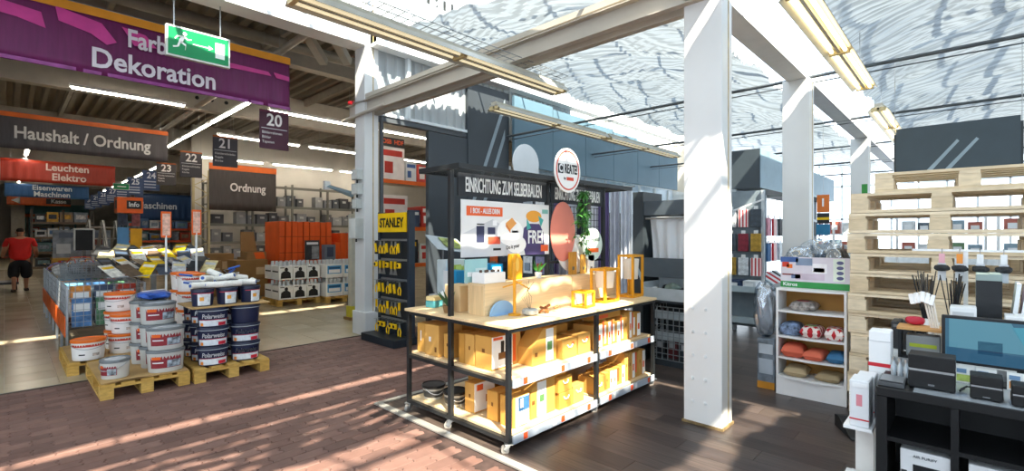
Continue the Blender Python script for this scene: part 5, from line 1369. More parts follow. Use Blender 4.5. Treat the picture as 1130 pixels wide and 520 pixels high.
carton('white_case', 'white and blue case on the floor under the yellow table', 'case', (1.35, 17.95, 0), (0.42, 0.3, 0.45), M('BFC4C8', 0.5), [('-y', 0.2, 0.8, 0.2, 0.7, M('E6EAEC', 0.5)), ('-y', 0.35, 0.65, 0.28, 0.6, M('4A5F8A', 0.5))])
# step ladders behind the leaflets
for k, (x, y) in enumerate(((1.62, 16.3), (1.95, 16.9))):
    t = thing('step_ladder', '%s aluminium step ladder standing behind the leaflet rack' % ('nearer', 'farther')[k], 'ladder', (x, y, 0), 0.5)
    for s in (-0.22, 0.22):
        obj('front_rail', MB().bar((s, -0.35, 0), (s * 0.75, 0, 1.95), 0.05, 0.025), STEEL, t); obj('rear_rail', MB().bar((s, 0.35, 0), (s * 0.75, 0.03, 1.93), 0.04, 0.02), STEEL, t)
    for j in range(6): obj('tread', MB().box(-0.19, 0.19, -0.33 + 0.058 * j, -0.25 + 0.058 * j, 0.25 + 0.3 * j, 0.28 + 0.3 * j), STEEL, t)
# dark heaped goods above the bins
for k, (x, y, z, w, d, h, c, lab) in enumerate(((1.12, 10.85, 0.912, 0.34, 0.40, 0.14, '5B4B44', 'brown crumpled bag on the third wire bin'),)):
    t = thing('goods_bundle', lab, 'bundle', (x, y, z)); obj('wrap', crumple(w, d, h, 20 + k), M(c, 0.4, var=0.4, scale=9), t, smooth=True); obj('strap', MB().bar((-w * 0.3, -d * 0.2, h * 0.97), (w * 0.3, d * 0.2, h * 0.97), 0.04, 0.01), M('8A6FC0' if k else 'D89A3A', 0.5), t)
sc2 = thing('screen_stand', 'dark upright info screen with white rounded frame behind the bundles', 'screen', (1.30, 15.2, 0))
obj('post', MB().box(-0.03, 0.03, -0.03, 0.03, 0, 1.2), M('5A5F66', 0.5), sc2); obj('frame', MB().box(-0.19, 0.19, -0.03, 0.03, 1.2, 1.72), M('B9BCBA', 0.5), sc2, bevel=0.02); obj('display', MB().box(-0.155, 0.155, -0.034, -0.03, 1.2, 1.68), M('0E0F11', 0.6), sc2)

# ---- person walking away, red shirt and black shorts
def skin(name, verts, edges, radii, mat, parent, sub=2, root=0):
    me = bpy.data.meshes.new(name); me.from_pydata(verts, edges, []); me.update()
    o = bpy.data.objects.new(name, me); link(o, parent)
    m = o.modifiers.new('skin', 'SKIN'); m.use_smooth_shade = True
    for i, r in enumerate(radii):
        sv = me.skin_vertices[0].data[i]; sv.radius = r if isinstance(r, tuple) else (r, r); sv.use_root = i == root
    s = o.modifiers.new('sub', 'SUBSURF'); s.levels = sub; s.render_levels = sub
    me.materials.append(mat)
    return o
per = thing('person', 'person in red shirt and black shorts walking away down the aisle', 'person', (0.30, 19.0, 0))
SKIN_ = M('A9765C', 0.6, var=0.05)
hipz = 0.92
# body facing +y: pelvis, spine, neck, head, arms held forward on a trolley, legs mid-stride
V = [(0, 0, 0.94), (0, 0, 1.10), (0, 0.0, 1.28), (0, 0.0, 1.44), (0, 0.02, 1.51), (0, 0.03, 1.56), (0, 0.04, 1.64), (0, 0.035, 1.72)]
R_ = [(0.16, 0.13), (0.17, 0.14), (0.17, 0.13), (0.11, 0.09), (0.055, 0.055), (0.065, 0.07), (0.078, 0.095), (0.055, 0.07)]
E_ = [(i, i + 1) for i in range(7)]
def chain(start, pts, rr):
    p = start
    for q, r in zip(pts, rr):
        V.append(q); R_.append(r); E_.append((p, len(V) - 1)); p = len(V) - 1
    return p
for s in (-1, 1):
    w = chain(3, [(s * 0.21, 0, 1.42), (s * 0.30, -0.02, 1.15), (s * 0.33, 0.18, 1.00), (s * 0.33, 0.24, 0.97), (s * 0.33, 0.29, 0.95)], [(0.085, 0.085), 0.062, 0.046, 0.033, (0.04, 0.02)])
    for f in range(4): chain(w, [(s * (0.345 - 0.02 * f), 0.335, 0.945), (s * (0.345 - 0.02 * f), 0.36, 0.92 - 0.002 * f)], [0.010, 0.008])
    chain(w, [(s * 0.285, 0.29, 0.95), (s * 0.268, 0.315, 0.935)], [0.011, 0.009])
    dy = 0.14 * s
    chain(0, [(s * 0.11, 0.0, 0.86), (s * 0.12, dy * 0.4 + 0.03, 0.50), (s * 0.12, dy - 0.02, 0.10), (s * 0.125, dy + 0.05, 0.045), (s * 0.13, dy + 0.15, 0.035)], [(0.105, 0.11), 0.065, 0.042, (0.04, 0.04), (0.04, 0.028)])
skin('body', V, E_, R_, SKIN_, per)
skin('shirt', [(0, 0, 0.80), (0, 0, 1.10), (0, 0, 1.28), (0, 0, 1.43), (0, 0.012, 1.49), (-0.23, 0, 1.41), (-0.295, -0.01, 1.20), (0.23, 0, 1.41), (0.295, -0.01, 1.20)], [(0, 1), (1, 2), (2, 3), (3, 4), (3, 5), (5, 6), (3, 7), (7, 8)], [(0.22, 0.19), (0.25, 0.21), (0.235, 0.19), (0.16, 0.13), (0.08, 0.075), 0.09, 0.078, 0.09, 0.078], M('C21A16', 0.7, var=0.08), per)
skin('shorts', [(0, 0, 0.97), (0, 0, 0.88), (-0.115, 0.0, 0.82), (-0.125, -0.01, 0.34), (0.115, 0.0, 0.82), (0.125, 0.05, 0.34)], [(0, 1), (1, 2), (2, 3), (1, 4), (4, 5)], [(0.21, 0.18), (0.21, 0.17), (0.15, 0.15), 0.125, (0.15, 0.15), 0.125], M('15161A', 0.8), per)
skin('hair', [(0, 0.01, 1.63), (0, 0.02, 1.70), (0, 0.03, 1.755)], [(0, 1), (1, 2)], [(0.082, 0.09), (0.088, 0.10), (0.06, 0.075)], M('2A211C', 0.9), per)
for s in (-1, 1):
    dy = 0.14 * s
    obj('shoe', crumple(0.105, 0.29, 0.09, 5, 10, 3.2), M('3A2E28', 0.6), per, (s * 0.128, dy + 0.07, 0.0), smooth=True)
    obj('ear', MB().lathe([(0.004, -0.03), (0.014, 0), (0.004, 0.03)], 8), SKIN_, per, (s * 0.084, 0.04, 1.635))
    obj('eye', MB().lathe([(0.002, -0.012), (0.012, 0), (0.002, 0.012)], 8), M('2B2622', 0.4), per, (s * 0.032, 0.125, 1.655))
obj('nose', MB().prism([(-0.015, 0.128, 1.605), (0.015, 0.128, 1.605), (0, 0.128, 1.655), (0, 0.158, 1.612)], (0, 0.002, 0)), SKIN_, per)
obj('mouth', MB().box(-0.025, 0.025, 0.118, 0.13, 1.575, 1.585), M('8A4A44', 0.6), per)
tr = thing('hand_trolley', 'dark trolley pushed by the person in red', 'trolley', (-0.02, 19.55, 0))
obj('platform', MB().box(-0.3, 0.3, -0.1, 0.8, 0.18, 0.24), M('3A3B3D', 0.5), tr); obj('push_bar', MB().tube([(-0.28, -0.08, 0.22), (-0.28, -0.2, 0.95), (0.28, -0.2, 0.95), (0.28, -0.08, 0.22)], 0.015, 8), M('8A2A22', 0.4), tr)
for sx in (-0.25, 0.25):
    for sy in (0, 0.7): obj('wheel', MB().cyl((sx - 0.02, sy, 0.08), (sx + 0.02, sy, 0.08), 0.08, n=14), BLACK, tr)

# ================================================================ AROUND THE WHITE COLUMN
SW = M('B9BDBA', 0.5)
for k, (z0, z1, y0, y1, lab) in enumerate(((2.42, 2.58, 6.86, 7.04, 'upper round'), (2.19, 2.36, 6.86, 7.04, 'middle'), (1.97, 2.12, 6.88, 7.02, 'lower'), (1.50, 1.82, 6.84, 7.06, 'large'))):
    t = thing('junction_box', '%s grey junction box mounted on the white column' % lab, 'junction box', (3.85, (y0 + y1) / 2, z0))
    d = 0.10 if k < 3 else 0.13
    obj('case', MB().box(-d, 0, -(y1 - y0) / 2, (y1 - y0) / 2, 0, z1 - z0), SW, t, bevel=0.008)
    obj('cover', MB().box(-d - 0.006, -d, -(y1 - y0) / 2 + 0.015, (y1 - y0) / 2 - 0.015, 0.015, z1 - z0 - 0.015), M('D5D8D4', 0.45), t)
    obj('gland', MB().cyl((-d / 2, 0, 0), (-d / 2, 0, -0.05), 0.015, n=8), BLACK, t)
br = thing('wall_bracket', 'blue grey bracket lamp arm reaching left from the white column', 'bracket', (3.84, 7.1, 2.22))
obj('arm', MB().prism([(-0.10, 0, 0.0), (-0.06, 0, -0.07), (-0.10, 0.70, 0.14), (-0.14, 0.70, 0.15)], (0.05, 0, 0.03)), M('8FA6B0', 0.4, 0.3), br)
obj('end_cap', MB().box(-0.17, -0.07, 0.68, 0.74, 0.10, 0.24), M('D8DCDC', 0.4), br)
gp2 = thing('guard_post', 'slim pale grey post with yellow taped foot behind the white column', 'post', (4.45, 8.3, 0))
obj('post', MB().box(-0.06, 0.06, -0.06, 0.06, 0.25, 1.95), M('BDB9A8', 0.5), gp2); obj('yellow_wrap', MB().box(-0.085, 0.085, -0.085, 0.085, 0.05, 0.25), M('CFC23A', 0.5), gp2); obj('foot_block', MB().box(-0.12, 0.12, -0.12, 0.12, 0, 0.05), M('8A6A3C', 0.7), gp2)
# ---- tool stand
ST = thing('tool_stand', 'black tool stand with yellow STANLEY header beside the white column', 'tool stand', (3.95, 5.75, 0))
STB = M('202830', 0.45, var=0.06)
obj('base', MB().box(-0.30, 0.30, -0.06, 0.82, 0.0, 0.11), STB, ST, bevel=0.01)
obj('pegboard', MB().box(0.0, 0.04, 0.0, 0.76, 0.11, 1.86), STB, ST)
obj('side_post', MB().box(-0.03, 0.07, -0.03, 0.02, 0.11, 1.90), M('2A3542', 0.4), ST); obj('side_post', MB().box(-0.03, 0.07, 0.74, 0.79, 0.11, 1.90), M('2A3542', 0.4), ST)
hs = obj('header_sign', MB().box(-0.05, 0.03, 0.02, 0.76, 1.60, 1.88), YELLOW, ST)
me = letters('STANLEY', hs, BLACK, (-0.055, 0.39, 1.73), 0.19, 0.80, 0.03, rz=-PI / 2)
for j in range(5): obj('peg_rail', MB().box(-0.015, 0.0, 0.03, 0.73, 1.47 - 0.29 * j, 1.50 - 0.29 * j), STEEL, ST)
random.seed(5)
def tool(kind, label, loc):
    t = thing('hand_tool', label, 'hand tool', loc, group='yellow and black tools on the stand')
    obj('hook', MB().cyl((-0.10, 0, 0), (0.06, 0, 0.0), 0.004, n=6), STEEL, t)
    if kind == 0:    # pliers
        obj('jaws', MB().prism([(-0.06, -0.012, -0.01), (-0.06, 0.012, -0.01), (-0.06, 0.02, -0.07), (-0.06, -0.02, -0.07)], (0.012, 0, 0)), STEEL, t)
        for s in (-1, 1): obj('grip', MB().tube([(-0.055, s * 0.008, -0.07), (-0.055, s * 0.035, -0.12), (-0.055, s * 0.025, -0.19)], 0.009, 6), YELLOW, t)
    elif kind == 1:  # knife on card
        obj('card', MB().box(-0.062, -0.058, -0.045, 0.045, -0.20, 0.0), M('22262B', 0.5), t); obj('handle', MB().bar((-0.07, -0.01, -0.17), (-0.07, 0.015, -0.04), 0.02, 0.035), YELLOW, t)
    elif kind == 2:  # tape measure
        obj('case', MB().box(-0.085, -0.045, -0.035, 0.035, -0.10, -0.025), YELLOW, t, bevel=0.012); obj('disc', MB().disc((-0.086, 0, -0.06), 0.022, 'x', -0.003, 14), BLACK, t); obj('strap', MB().box(-0.067, -0.063, -0.01, 0.01, -0.03, 0.0), BLACK, t)
    else:            # scraper
        obj('blade', MB().prism([(-0.06, -0.05, -0.20), (-0.06, 0.05, -0.20), (-0.06, 0.018, -0.11), (-0.06, -0.018, -0.11)], (0.004, 0, 0)), STEEL, t); obj('handle', MB().bar((-0.058, 0, -0.115), (-0.058, 0, -0.005), 0.022, 0.028), YELLOW, t)
for j in range(5):
    for i in range(7):
        kind = (0, 3, 1, 0, 2)[j] if i % 3 else (1, 2, 0, 3, 0)[j]
        tool(kind, '%s, %s from left, %s row of tool stand' % (('yellow gripped pliers', 'yellow knife on a black card', 'yellow tape measure', 'yellow handled scraper')[kind], ORD[i], ('top', 'second', 'third', 'fourth', 'bottom')[j]), (3.888, 6.43 - 0.10 * i, 1.475 - 0.29 * j))
# ---- blue boxed goods table beyond the stand
bt = thing('goods_table', 'low grey table behind the display rack carrying blue and white boxes', 'table', (4.75, 5.35, 0))
obj('tabletop', MB().box(-0.5, 0.55, -0.35, 0.35, 0.66, 0.70), M('B9BDC0', 0.5), bt)
for sx in (-0.45, 0.5):
    for sy in (-0.3, 0.3): obj('leg', MB().box(sx - 0.02, sx + 0.02, sy - 0.02, sy + 0.02, 0, 0.66), GREYM, bt)
CY = M('1E8FC4', 0.45, var=0.06)
for k, (x, y, w, d, h, z, c, lab, it2) in enumerate(((4.42, 5.25, 0.30, 0.28, 0.36, 0.70, CY, 'bright blue box with white side on the grey table', [('-x', 0.0, 0.45, 0, 1, WHITE), ('-y', 0.5, 1.0, 0.3, 0.9, WHITE)]), (4.76, 5.22, 0.32, 0.28, 0.34, 0.70, WHITE, 'white box with blue picture on the grey table', [('-y', 0.1, 0.6, 0.1, 0.8, CY), ('-x', 0.2, 0.8, 0.2, 0.8, CY)]), (5.10, 5.30, 0.28, 0.28, 0.42, 0.70, CY, 'tall blue box at the far end of the grey table', [('-y', 0.2, 0.8, 0.5, 0.9, WHITE)]), (4.50, 5.50, 0.36, 0.2, 0.50, 0.70, M('D9E4E6', 0.4), 'pale blue carton at the back of the grey table', [('-y', 0.2, 0.8, 0.6, 0.85, M('B9C94A', 0.5))]), (4.60, 5.24, 0.36, 0.12, 0.05, 1.065, M('B9CC6A', 0.5), 'pale green packet lying on the blue box', []))):
    carton('goods_box', lab, 'box', (x, y, z), (w, d, h), c, it2)
bd = thing('lectern_board', 'tilted plastic info board with a green leaflet on a stand behind the table', 'info board', (4.62, 5.85, 0))
obj('post', MB().cyl((0, 0, 0.02), (0, 0, 1.35), 0.015, n=8), STEEL, bd); obj('foot', MB().lathe([(0.16, 0), (0.16, 0.015), (0.03, 0.03)], 18), STEEL, bd)
R2 = MB().obox((0.05, -0.05, 1.42), (0.62, 0.40, 0.012), (0.55, 0.12, 0.0)); obj('board', R2, M('C9D2DA', 0.35), bd)
obj('leaflet', MB().obox((0.12, -0.062, 1.43), (0.36, 0.28, 0.006), (0.55, 0.12, 0.0)), M('A9B96A', 0.5, var=0.4, scale=9), bd)
# ================================================================ GREENHOUSE LAMPS
TUBE2 = EM('FFF1C8', 5.0)
REFL = M('D9D3BE', 0.3, 0.2, var=0.05)
def twin_lamp(label, x0, x1, y, z, group='twin tube lamps under the cloth roof', lit=True):
    L_ = x1 - x0
    t = thing('twin_tube_lamp', label, 'lamp', ((x0 + x1) / 2, y, z), 0, group)
    rf = REFL if lit else M('B3B2AA', 0.4, 0.3, var=0.06)
    obj('reflector', MB().prism([(-L_ / 2, -0.13, 0.0), (-L_ / 2, -0.125, 0.0), (-L_ / 2, -0.06, 0.055), (-L_ / 2, 0.06, 0.055), (-L_ / 2, 0.125, 0.0), (-L_ / 2, 0.13, 0.0), (-L_ / 2, 0.075, 0.07), (-L_ / 2, -0.075, 0.07)], (L_, 0, 0)), rf, t)
    obj('gear_tray', MB().box(-L_ / 2, L_ / 2, -0.05, 0.05, 0.07, 0.11), M('B9B5A6', 0.45), t)
    obj('centre_spine', MB().box(-L_ / 2, L_ / 2, -0.014, 0.014, 0.012, 0.056), rf, t)
    for s in (-0.055, 0.055):
        for h_ in (0, 1):
            a = -L_ / 2 + 0.05 + h_ * L_ / 2; b = a + L_ / 2 - 0.10
            obj('tube', MB().cyl((a, s, 0.022), (b, s, 0.022), 0.017, n=10), TUBE2 if lit else EM('FFF1C8', 0.8), t, smooth=True)
    for xx in (-L_ / 2 + 0.02, 0, L_ / 2 - 0.02):
        obj('tube_holder', MB().box(xx - 0.02, xx + 0.02, -0.085, 0.085, 0.0, 0.05), M('CBB98A', 0.5), t)
    for s in (-0.38, 0.38): obj('hanger', MB().cyl((L_ * s, 0, 0.11), (L_ * s, 0, 0.60), 0.004, n=5), STEEL, t)
    return t
twin_lamp('lit twin tube lamp hanging right of the bolted white column', 4.06, 7.25, 0.93, 3.33)
twin_lamp('lit twin tube lamp farther back on the right, beyond the second column', 8.6, 11.8, 0.95, 3.33)
LMP = twin_lamp('twin tube lamp crossing under the channel beam above the display rack', 1.45, 4.66, 3.60, 3.27, lit=False)
twin_lamp('twin tube lamp hanging before the blue grey panels', 4.76, 7.6, 4.88, 3.33, lit=False)
twin_lamp('twin tube lamp beyond the display rack, farther of two in line', 7.7, 10.6, 4.88, 3.33, lit=False)
b = MB()
for s in (-0.11, 0.0, 0.11): b.bar((-1.6, s, 0.06), (1.6, s, 0.06), 0.006)
for k in range(33): b.bar((-1.6 + 0.1 * k, -0.11, 0.06), (-1.6 + 0.1 * k, 0.11, 0.06), 0.005)
obj('wire_guard', b, GREYM, LMP, (0, 0, 0.13))

# hanging dark sign above the pallets
HS = thing('suspended_sign', 'large dark blue grey panel hanging above the stack of pallets', 'sign', (7.0, 0.12, 2.20))
obj('panel', MB().box(0, 0.03, -0.49, 0.49, 0, 0.56), M('36444C', 0.45, var=0.05), HS)
LB = M('8FA3AE', 0.45, var=0.06)
for a in (0.02, 0.17): obj('diagonal_stripe', MB().prism([(-0.002, 0.30 - a * 1.0, 0.0), (-0.002, 0.25 - a, 0.0), (-0.002, -0.02 - a, 0.36), (-0.002, 0.0 - a, 0.38)], (0.002, 0, 0)), LB, HS)
for s in (-0.50, 0.50):
    obj('bracket', MB().bar((0.015, s, 0.02), (0.015, s, 0.50), 0.02), M('2A3236', 0.5), HS)
    obj('wire', MB().cyl((0.015, s, 0.5), (0.015, s, 1.32), 0.003, n=4), STEEL, HS)
# lighter diagonal stripes on the dark wall panel
for a in (0.0, 0.28): obj('diagonal_stripe', MB().prism([(6.05 + a, 6.775, 2.2), (6.13 + a, 6.775, 2.2), (6.93, 6.775, 4.1 - a * 2.2), (6.93, 6.775, 4.3 - a * 2.2)], (0, 0.004, 0)), M('8C9AA3', 0.45, var=0.05), dw)

# ================================================================ RIGHT FOREGROUND: PALLET STACK
GPS = 'new pallets stacked on the right'
for k in range(11):
    pallet('new pale wooden pallet in the tall right stack, %s from the floor' % ORD[k], 5.50 + 0.006 * math.sin(k * 2.1), 0.17 + 0.012 * math.sin(k * 1.7), 0.80, 1.20, PALN, GPS, 0.008 * math.sin(k * 3.0), 0.010 + 0.1735 * k, 0.172)
pallet('topmost pale pallet, set askew on the tall right stack', 5.62, 0.02, 0.80, 1.20, PALN, GPS, 0.05, 0.010 + 0.1735 * 11, 0.172)
for k in range(8):
    pallet('pale wooden pallet in the lower stack behind the tall one, %s from the floor' % ORD[k], 6.42, 0.22, 0.80, 1.20, PALN, 'new pallets in the rear stack', 0.01, 0.010 + 0.1735 * k, 0.172)
# ---- cushion shelf
CS = thing('cushion_shelf', 'white bookcase with four shelves of folded cushions beside the pallets', 'bookcase', (5.2, 0.80, 0.008))
WS = M('E8E9EA', 0.5, var=0.02)
obj('side_panel', MB().box(0, 0.30, 0.555, 0.575, 0, 1.03), WS, CS); obj('side_panel', MB().box(0, 0.30, 0.0, 0.02, 0, 1.03), WS, CS)
obj('back_panel', MB().box(0.29, 0.30, 0.02, 0.555, 0, 1.03), M('B07F3A', 0.6, var=0.06), CS)
def curved_board(z, t):
    n = 12
    return MB().prism([(-0.035 * math.sin(PI * i / n), 0.02 + 0.535 * i / n, z) for i in range(n + 1)] + [(0.288, 0.555, z), (0.288, 0.02, z)], (0, 0, t))
for z in (0.165, 0.35, 0.555, 0.80, 1.01): obj('shelf_board', curved_board(z, 0.018), WS, CS)
obj('plinth', MB().box(0.0, 0.02, 0.02, 0.555, 0, 0.164), WS, CS)
def pillow(name, label, loc, w, d, h, mat, rz=0.0, group=None, trim=None, rot=None):
    t = thing(name, label, 'cushion', loc, rz, group, rot)
    def fn(a, c, s):
        x = -1 + 2 * a; y = -1 + 2 * c
        e = (1 - abs(x) ** 3.5) * (1 - abs(y) ** 3.5)
        pin = 1 - 0.07 * (1 - abs(x)) * abs(y) ** 3
        return (w / 2 * x * (1 - 0.05 * (1 - y * y) * abs(x) ** 3), d / 2 * y * pin, h / 2 + s * h / 2 * max(0.0, e) ** 0.45)
    b = MB().grid(lambda a, c: fn(a, c, 1), 14, 14); b.grid(lambda a, c: fn(1 - a, c, -1), 14, 14)
    obj('cover', b, mat, t, smooth=True)
    if trim: obj('label_strip', MB().box(-w * 0.28, -w * 0.02, -d * 0.2, d * 0.25, h, h + 0.002), trim, t)
    else: obj('seam_tab', MB().box(w * 0.46, w * 0.51, -d * 0.05, d * 0.05, h * 0.46, h * 0.54), mat, t)
    return t
GCU = 'cushions on the white bookcase'
def check(c1, c2, sc):
    key = ('CH', c1, c2, sc)
    if key in _M: return _M[key]
    m = bpy.data.materials.new('woven_' + c1); m.use_nodes = True
    nt = m.node_tree; b = nt.nodes['Principled BSDF']; b.inputs['Roughness'].default_value = 0.85
    tc = nt.nodes.new('ShaderNodeTexCoord'); mp = nt.nodes.new('ShaderNodeMapping'); mp.inputs['Rotation'].default_value = (0, 0, 0.785)
    v = nt.nodes.new('ShaderNodeTexBrick'); v.offset = 0.0
    v.inputs['Color1'].default_value = rgb(c1) + (1,); v.inputs['Color2'].default_value = rgb(c1) + (1,); v.inputs['Mortar'].default_value = rgb(c2) + (1,)
    v.inputs['Scale'].default_value = sc; v.inputs['Mortar Size'].default_value = 0.10; v.inputs['Brick Width'].default_value = 0.5; v.inputs['Row Height'].default_value = 0.5
    nt.links.new(tc.outputs['Object'], mp.inputs[0]); nt.links.new(mp.outputs[0], v.inputs['Vector']); nt.links.new(v.outputs['Color'], b.inputs['Base Color'])
    _M[key] = m; return m
PAT = M('C9B9B4', 0.8, var=0.6, scale=22)
pillow('folded_cushion', 'grey patterned cushion in film on the top bookcase shelf', (5.34, 1.16, 0.82), 0.26, 0.22, 0.10, M('A8A29E', 0.45, var=0.5, scale=25), 0, GCU, M('B33A4A', 0.5))
pillow('folded_cushion', 'blue and white patterned cushion on the second shelf', (5.33, 1.265, 0.576), 0.26, 0.18, 0.13, M('7E93B4', 0.7, var=0.6, scale=22), 0, GCU)
pillow('folded_cushion', 'red cushion with a green white label, middle of the second shelf', (5.31, 1.085, 0.576), 0.26, 0.175, 0.12, check('B81F2A', 'E9D9D4', 9), 0, GCU, M('8FB56A', 0.5))
pillow('folded_cushion', 'red cushion with white lattice, right end of the second shelf', (5.33, 0.912, 0.576), 0.26, 0.155, 0.12, check('BE1F2A', 'F0E6E2', 8), 0.1, GCU)
pillow('folded_cushion', 'coral cushion on the left of the third shelf', (5.32, 1.245, 0.37), 0.28, 0.20, 0.13, M('D8694F', 0.8, var=0.05), 0.1, GCU)
pillow('folded_cushion', 'coral cushion in the middle of the third shelf', (5.31, 1.055, 0.37), 0.28, 0.17, 0.10, M('DE7257', 0.8, var=0.05), -0.1, GCU)
pillow('folded_cushion', 'blue cushion on the right of the third shelf', (5.33, 0.895, 0.37), 0.28, 0.14, 0.10, M('3F78A4', 0.8, var=0.06), 0.05, GCU)
pillow('folded_cushion', 'left beige cushion on the lowest bookcase shelf', (5.33, 1.22, 0.185), 0.26, 0.20, 0.10, M('B9A683', 0.8, var=0.06), 0.05, GCU)
pillow('folded_cushion', 'right beige cushion on the lowest bookcase shelf', (5.33, 0.95, 0.185), 0.26, 0.20, 0.085, M('AD9A78', 0.8, var=0.06), -0.05, GCU)
# poster header and wrapped bundles on top
pp = thing('poster_header', 'colourful garden furniture poster with green foot strip on the bookcase', 'poster', (5.36, 0.80, 1.038))
obj('board', MB().box(0, 0.02, 0.0, 0.575, 0, 0.30), M('D8D2DC', 0.5, var=0.05), pp)
obj('green_strip', MB().box(-0.002, 0.0, 0.0, 0.575, 0.0, 0.06), M('2F8F46', 0.5), pp)
letters('Kitros', pp, WHITE, (-0.004, 0.49, 0.03), 0.05, 1.0, 0.015, rz=-PI / 2)
pc_ = [('C9402E', 0.50, 0.56, 0.20, 0.25), ('E8702A', 0.47, 0.52, 0.19, 0.23), ('3F5F9A', 0.42, 0.575, 0.25, 0.30), ('7E8FA8', 0.30, 0.44, 0.22, 0.29), ('F0EEF2', 0.18, 0.30, 0.15, 0.24), ('46536A', 0.20, 0.29, 0.16, 0.20), ('6F7FA6', 0.40, 0.48, 0.09, 0.13), ('8A3A3A', 0.46, 0.56, 0.12, 0.135), ('C9B9C9', 0.2, 0.45, 0.08, 0.14)]
for c, a, b2, z0, z1 in pc_: obj('printed_shape', MB().box(-0.002, 0.0, a, b2, z0, z1), M(c, 0.5, var=0.1), pp)
side = obj('printed_column', MB().box(-0.003, -0.001, 0.04, 0.13, 0.08, 0.29), M('E3EDE0', 0.5), pp)
for j in range(4): obj('printed_oval', MB().disc((-0.003, 0.075, 0.11 + 0.048 * j), 0.028, 'x', -0.001, 16, 0.017), M('5C5F88', 0.5), pp)
def film(): return GLASS('EEF4FA', 0.28, 0.12)
for k, (x, y, z, w, d, h, c, lab) in enumerate(((5.74, 1.28, 1.012, 0.30, 0.30, 0.42, '6E7C8A', 'grey cushions wrapped in clear film behind the poster'), (5.74, 0.97, 1.012, 0.30, 0.24, 0.46, '3A434C', 'dark folded cover in clear film nearest the pallets'), (5.41, 1.53, 0.515, 0.26, 0.20, 0.56, 'AEB9C4', 'pale wrapped bundle standing left of the bookcase'), (6.07, 1.18, 1.012, 0.24, 0.34, 0.50, '8FA0B0', 'pale blue wrapped bundle behind the second column'))):
    t = thing('wrapped_bundle', lab, 'bundle', (x, y, z), 0.1 * k, 'film wrapped bundles')
    obj('contents', crumple(w * 0.86, d * 0.86, h * 0.86, 40 + k, 14, 3.2), M(c, 0.6, var=0.3, scale=7), t, (0, 0, 0.01), smooth=True)
    obj('film', crumple(w * 1.08, d * 1.08, h, 50 + k, 18, 2.6), film(), t, smooth=True)
# table that carries the bundles
tb_ = thing('goods_table', 'plain grey table behind the white bookcase', 'table', (5.86, 1.20, 0.008))
obj('tabletop', MB().box(-0.32, 0.35, -0.36, 0.38, 0.96, 1.0), GREYM, tb_)
for sx in (-0.28, 0.3):
    for sy in (-0.33, 0.35): obj('leg', MB().box(sx - 0.02, sx + 0.02, sy - 0.02, sy + 0.02, 0, 0.96), GREYM, tb_)
bs_ = carton('packed_stand', 'grey stand with yellow foot beside the white bookcase', 'stand', (5.42, 1.49, 0.008), (0.28, 0.16, 0.50), M('6E7A86', 0.4, var=0.3, scale=12), [('-x', 0.0, 1.0, 0.0, 0.14, M('C98A2A', 0.6)), ('-x', 0.1, 0.9, 0.3, 0.6, M('A9B6C2', 0.4)), ('-x', 0.1, 0.9, 0.7, 0.9, M('B9C4CE', 0.4))])

# ================================================================ BLACK CUBE SHELF WITH SPEAKERS
KX, KY1, KY0 = 3.03, 0.345, -0.54
BKW = M('0D0E10', 0.45, var=0.10, scale=8, stretch=(1, 6, 6))
kb_ = thing('cube_shelf', 'black wooden cube shelf in the right foreground', 'shelf', (KX, KY0, 0.008))
W_ = KY1 - KY0; DP = 0.39; HT = 0.782
obj('top_board', MB().box(0, DP, 0, W_, HT - 0.045, HT), BKW, kb_, bevel=0.003)
obj('bottom_board', MB().box(0, DP, 0, W_, 0, 0.045), BKW, kb_)
for s in (0, W_ - 0.045): obj('side_board', MB().box(0, DP, s, s + 0.045, 0.046, HT - 0.046), BKW, kb_)
for zz in (0.265, 0.52): obj('shelf_board', MB().box(0.004, DP - 0.01, 0.046, W_ - 0.046, zz, zz + 0.022), BKW, kb_)
for yy in (W_ - 0.308, W_ - 0.594): obj('divider', MB().box(0.002, DP - 0.01, yy, yy + 0.028, 0.046, HT - 0.046), BKW, kb_)
obj('back_board', MB().box(DP - 0.008, DP, 0.046, W_ - 0.046, 0.046, HT - 0.046), BKW, kb_)
KT = 0.008 + HT
tag(obj('protective_film', MB().box(0.0, 0.36, 0, 0.72, 0, 0.002), M('9DA3A8', 0.08, var=0.1), loc=(KX + 0.012, -0.52, KT)), 'glossy grey plate lying on the black cube shelf', 'plate')
SPK = M('0F1012', 0.6, var=0.08, scale=60, bump=0.1)
def speaker(label, x, y, w, d, h, z=KT + 0.003):
    t = thing('speaker_box', label, 'speaker', (x, y, z), 0, 'black two-tier boxes on the cube shelf')
    obj('lower_tier', MB().box(0, d, -w / 2, w / 2, 0.004, h * 0.52), SPK, t, bevel=0.005)
    obj('upper_tier', MB().box(0, d, -w / 2, w / 2, h * 0.58, h), SPK, t, bevel=0.005)
    obj('silver_gap', MB().box(0.004, d - 0.004, -w / 2 + 0.004, w / 2 - 0.004, h * 0.50, h * 0.59), M('B9BCBE', 0.3, 0.6), t)
    obj('badge', MB().box(-0.0015, 0.0, -0.012, 0.012, h * 0.12, h * 0.17), M('6C6F73', 0.4), t)
    for s in (-1, 1):
        for q in (0.015, d - 0.015): obj('foot', MB().cyl((q, s * (w / 2 - 0.015), 0), (q, s * (w / 2 - 0.015), 0.005), 0.008, n=8), BLACK, t)
speaker('largest black two-tier speaker box on the cube shelf', 3.12, 0.137, 0.175, 0.13, 0.165)
speaker('medium black two-tier speaker box right of the largest', 3.09, -0.055, 0.11, 0.11, 0.11)
speaker('black two-tier speaker box at the right picture edge', 3.07, -0.19, 0.11, 0.11, 0.095)
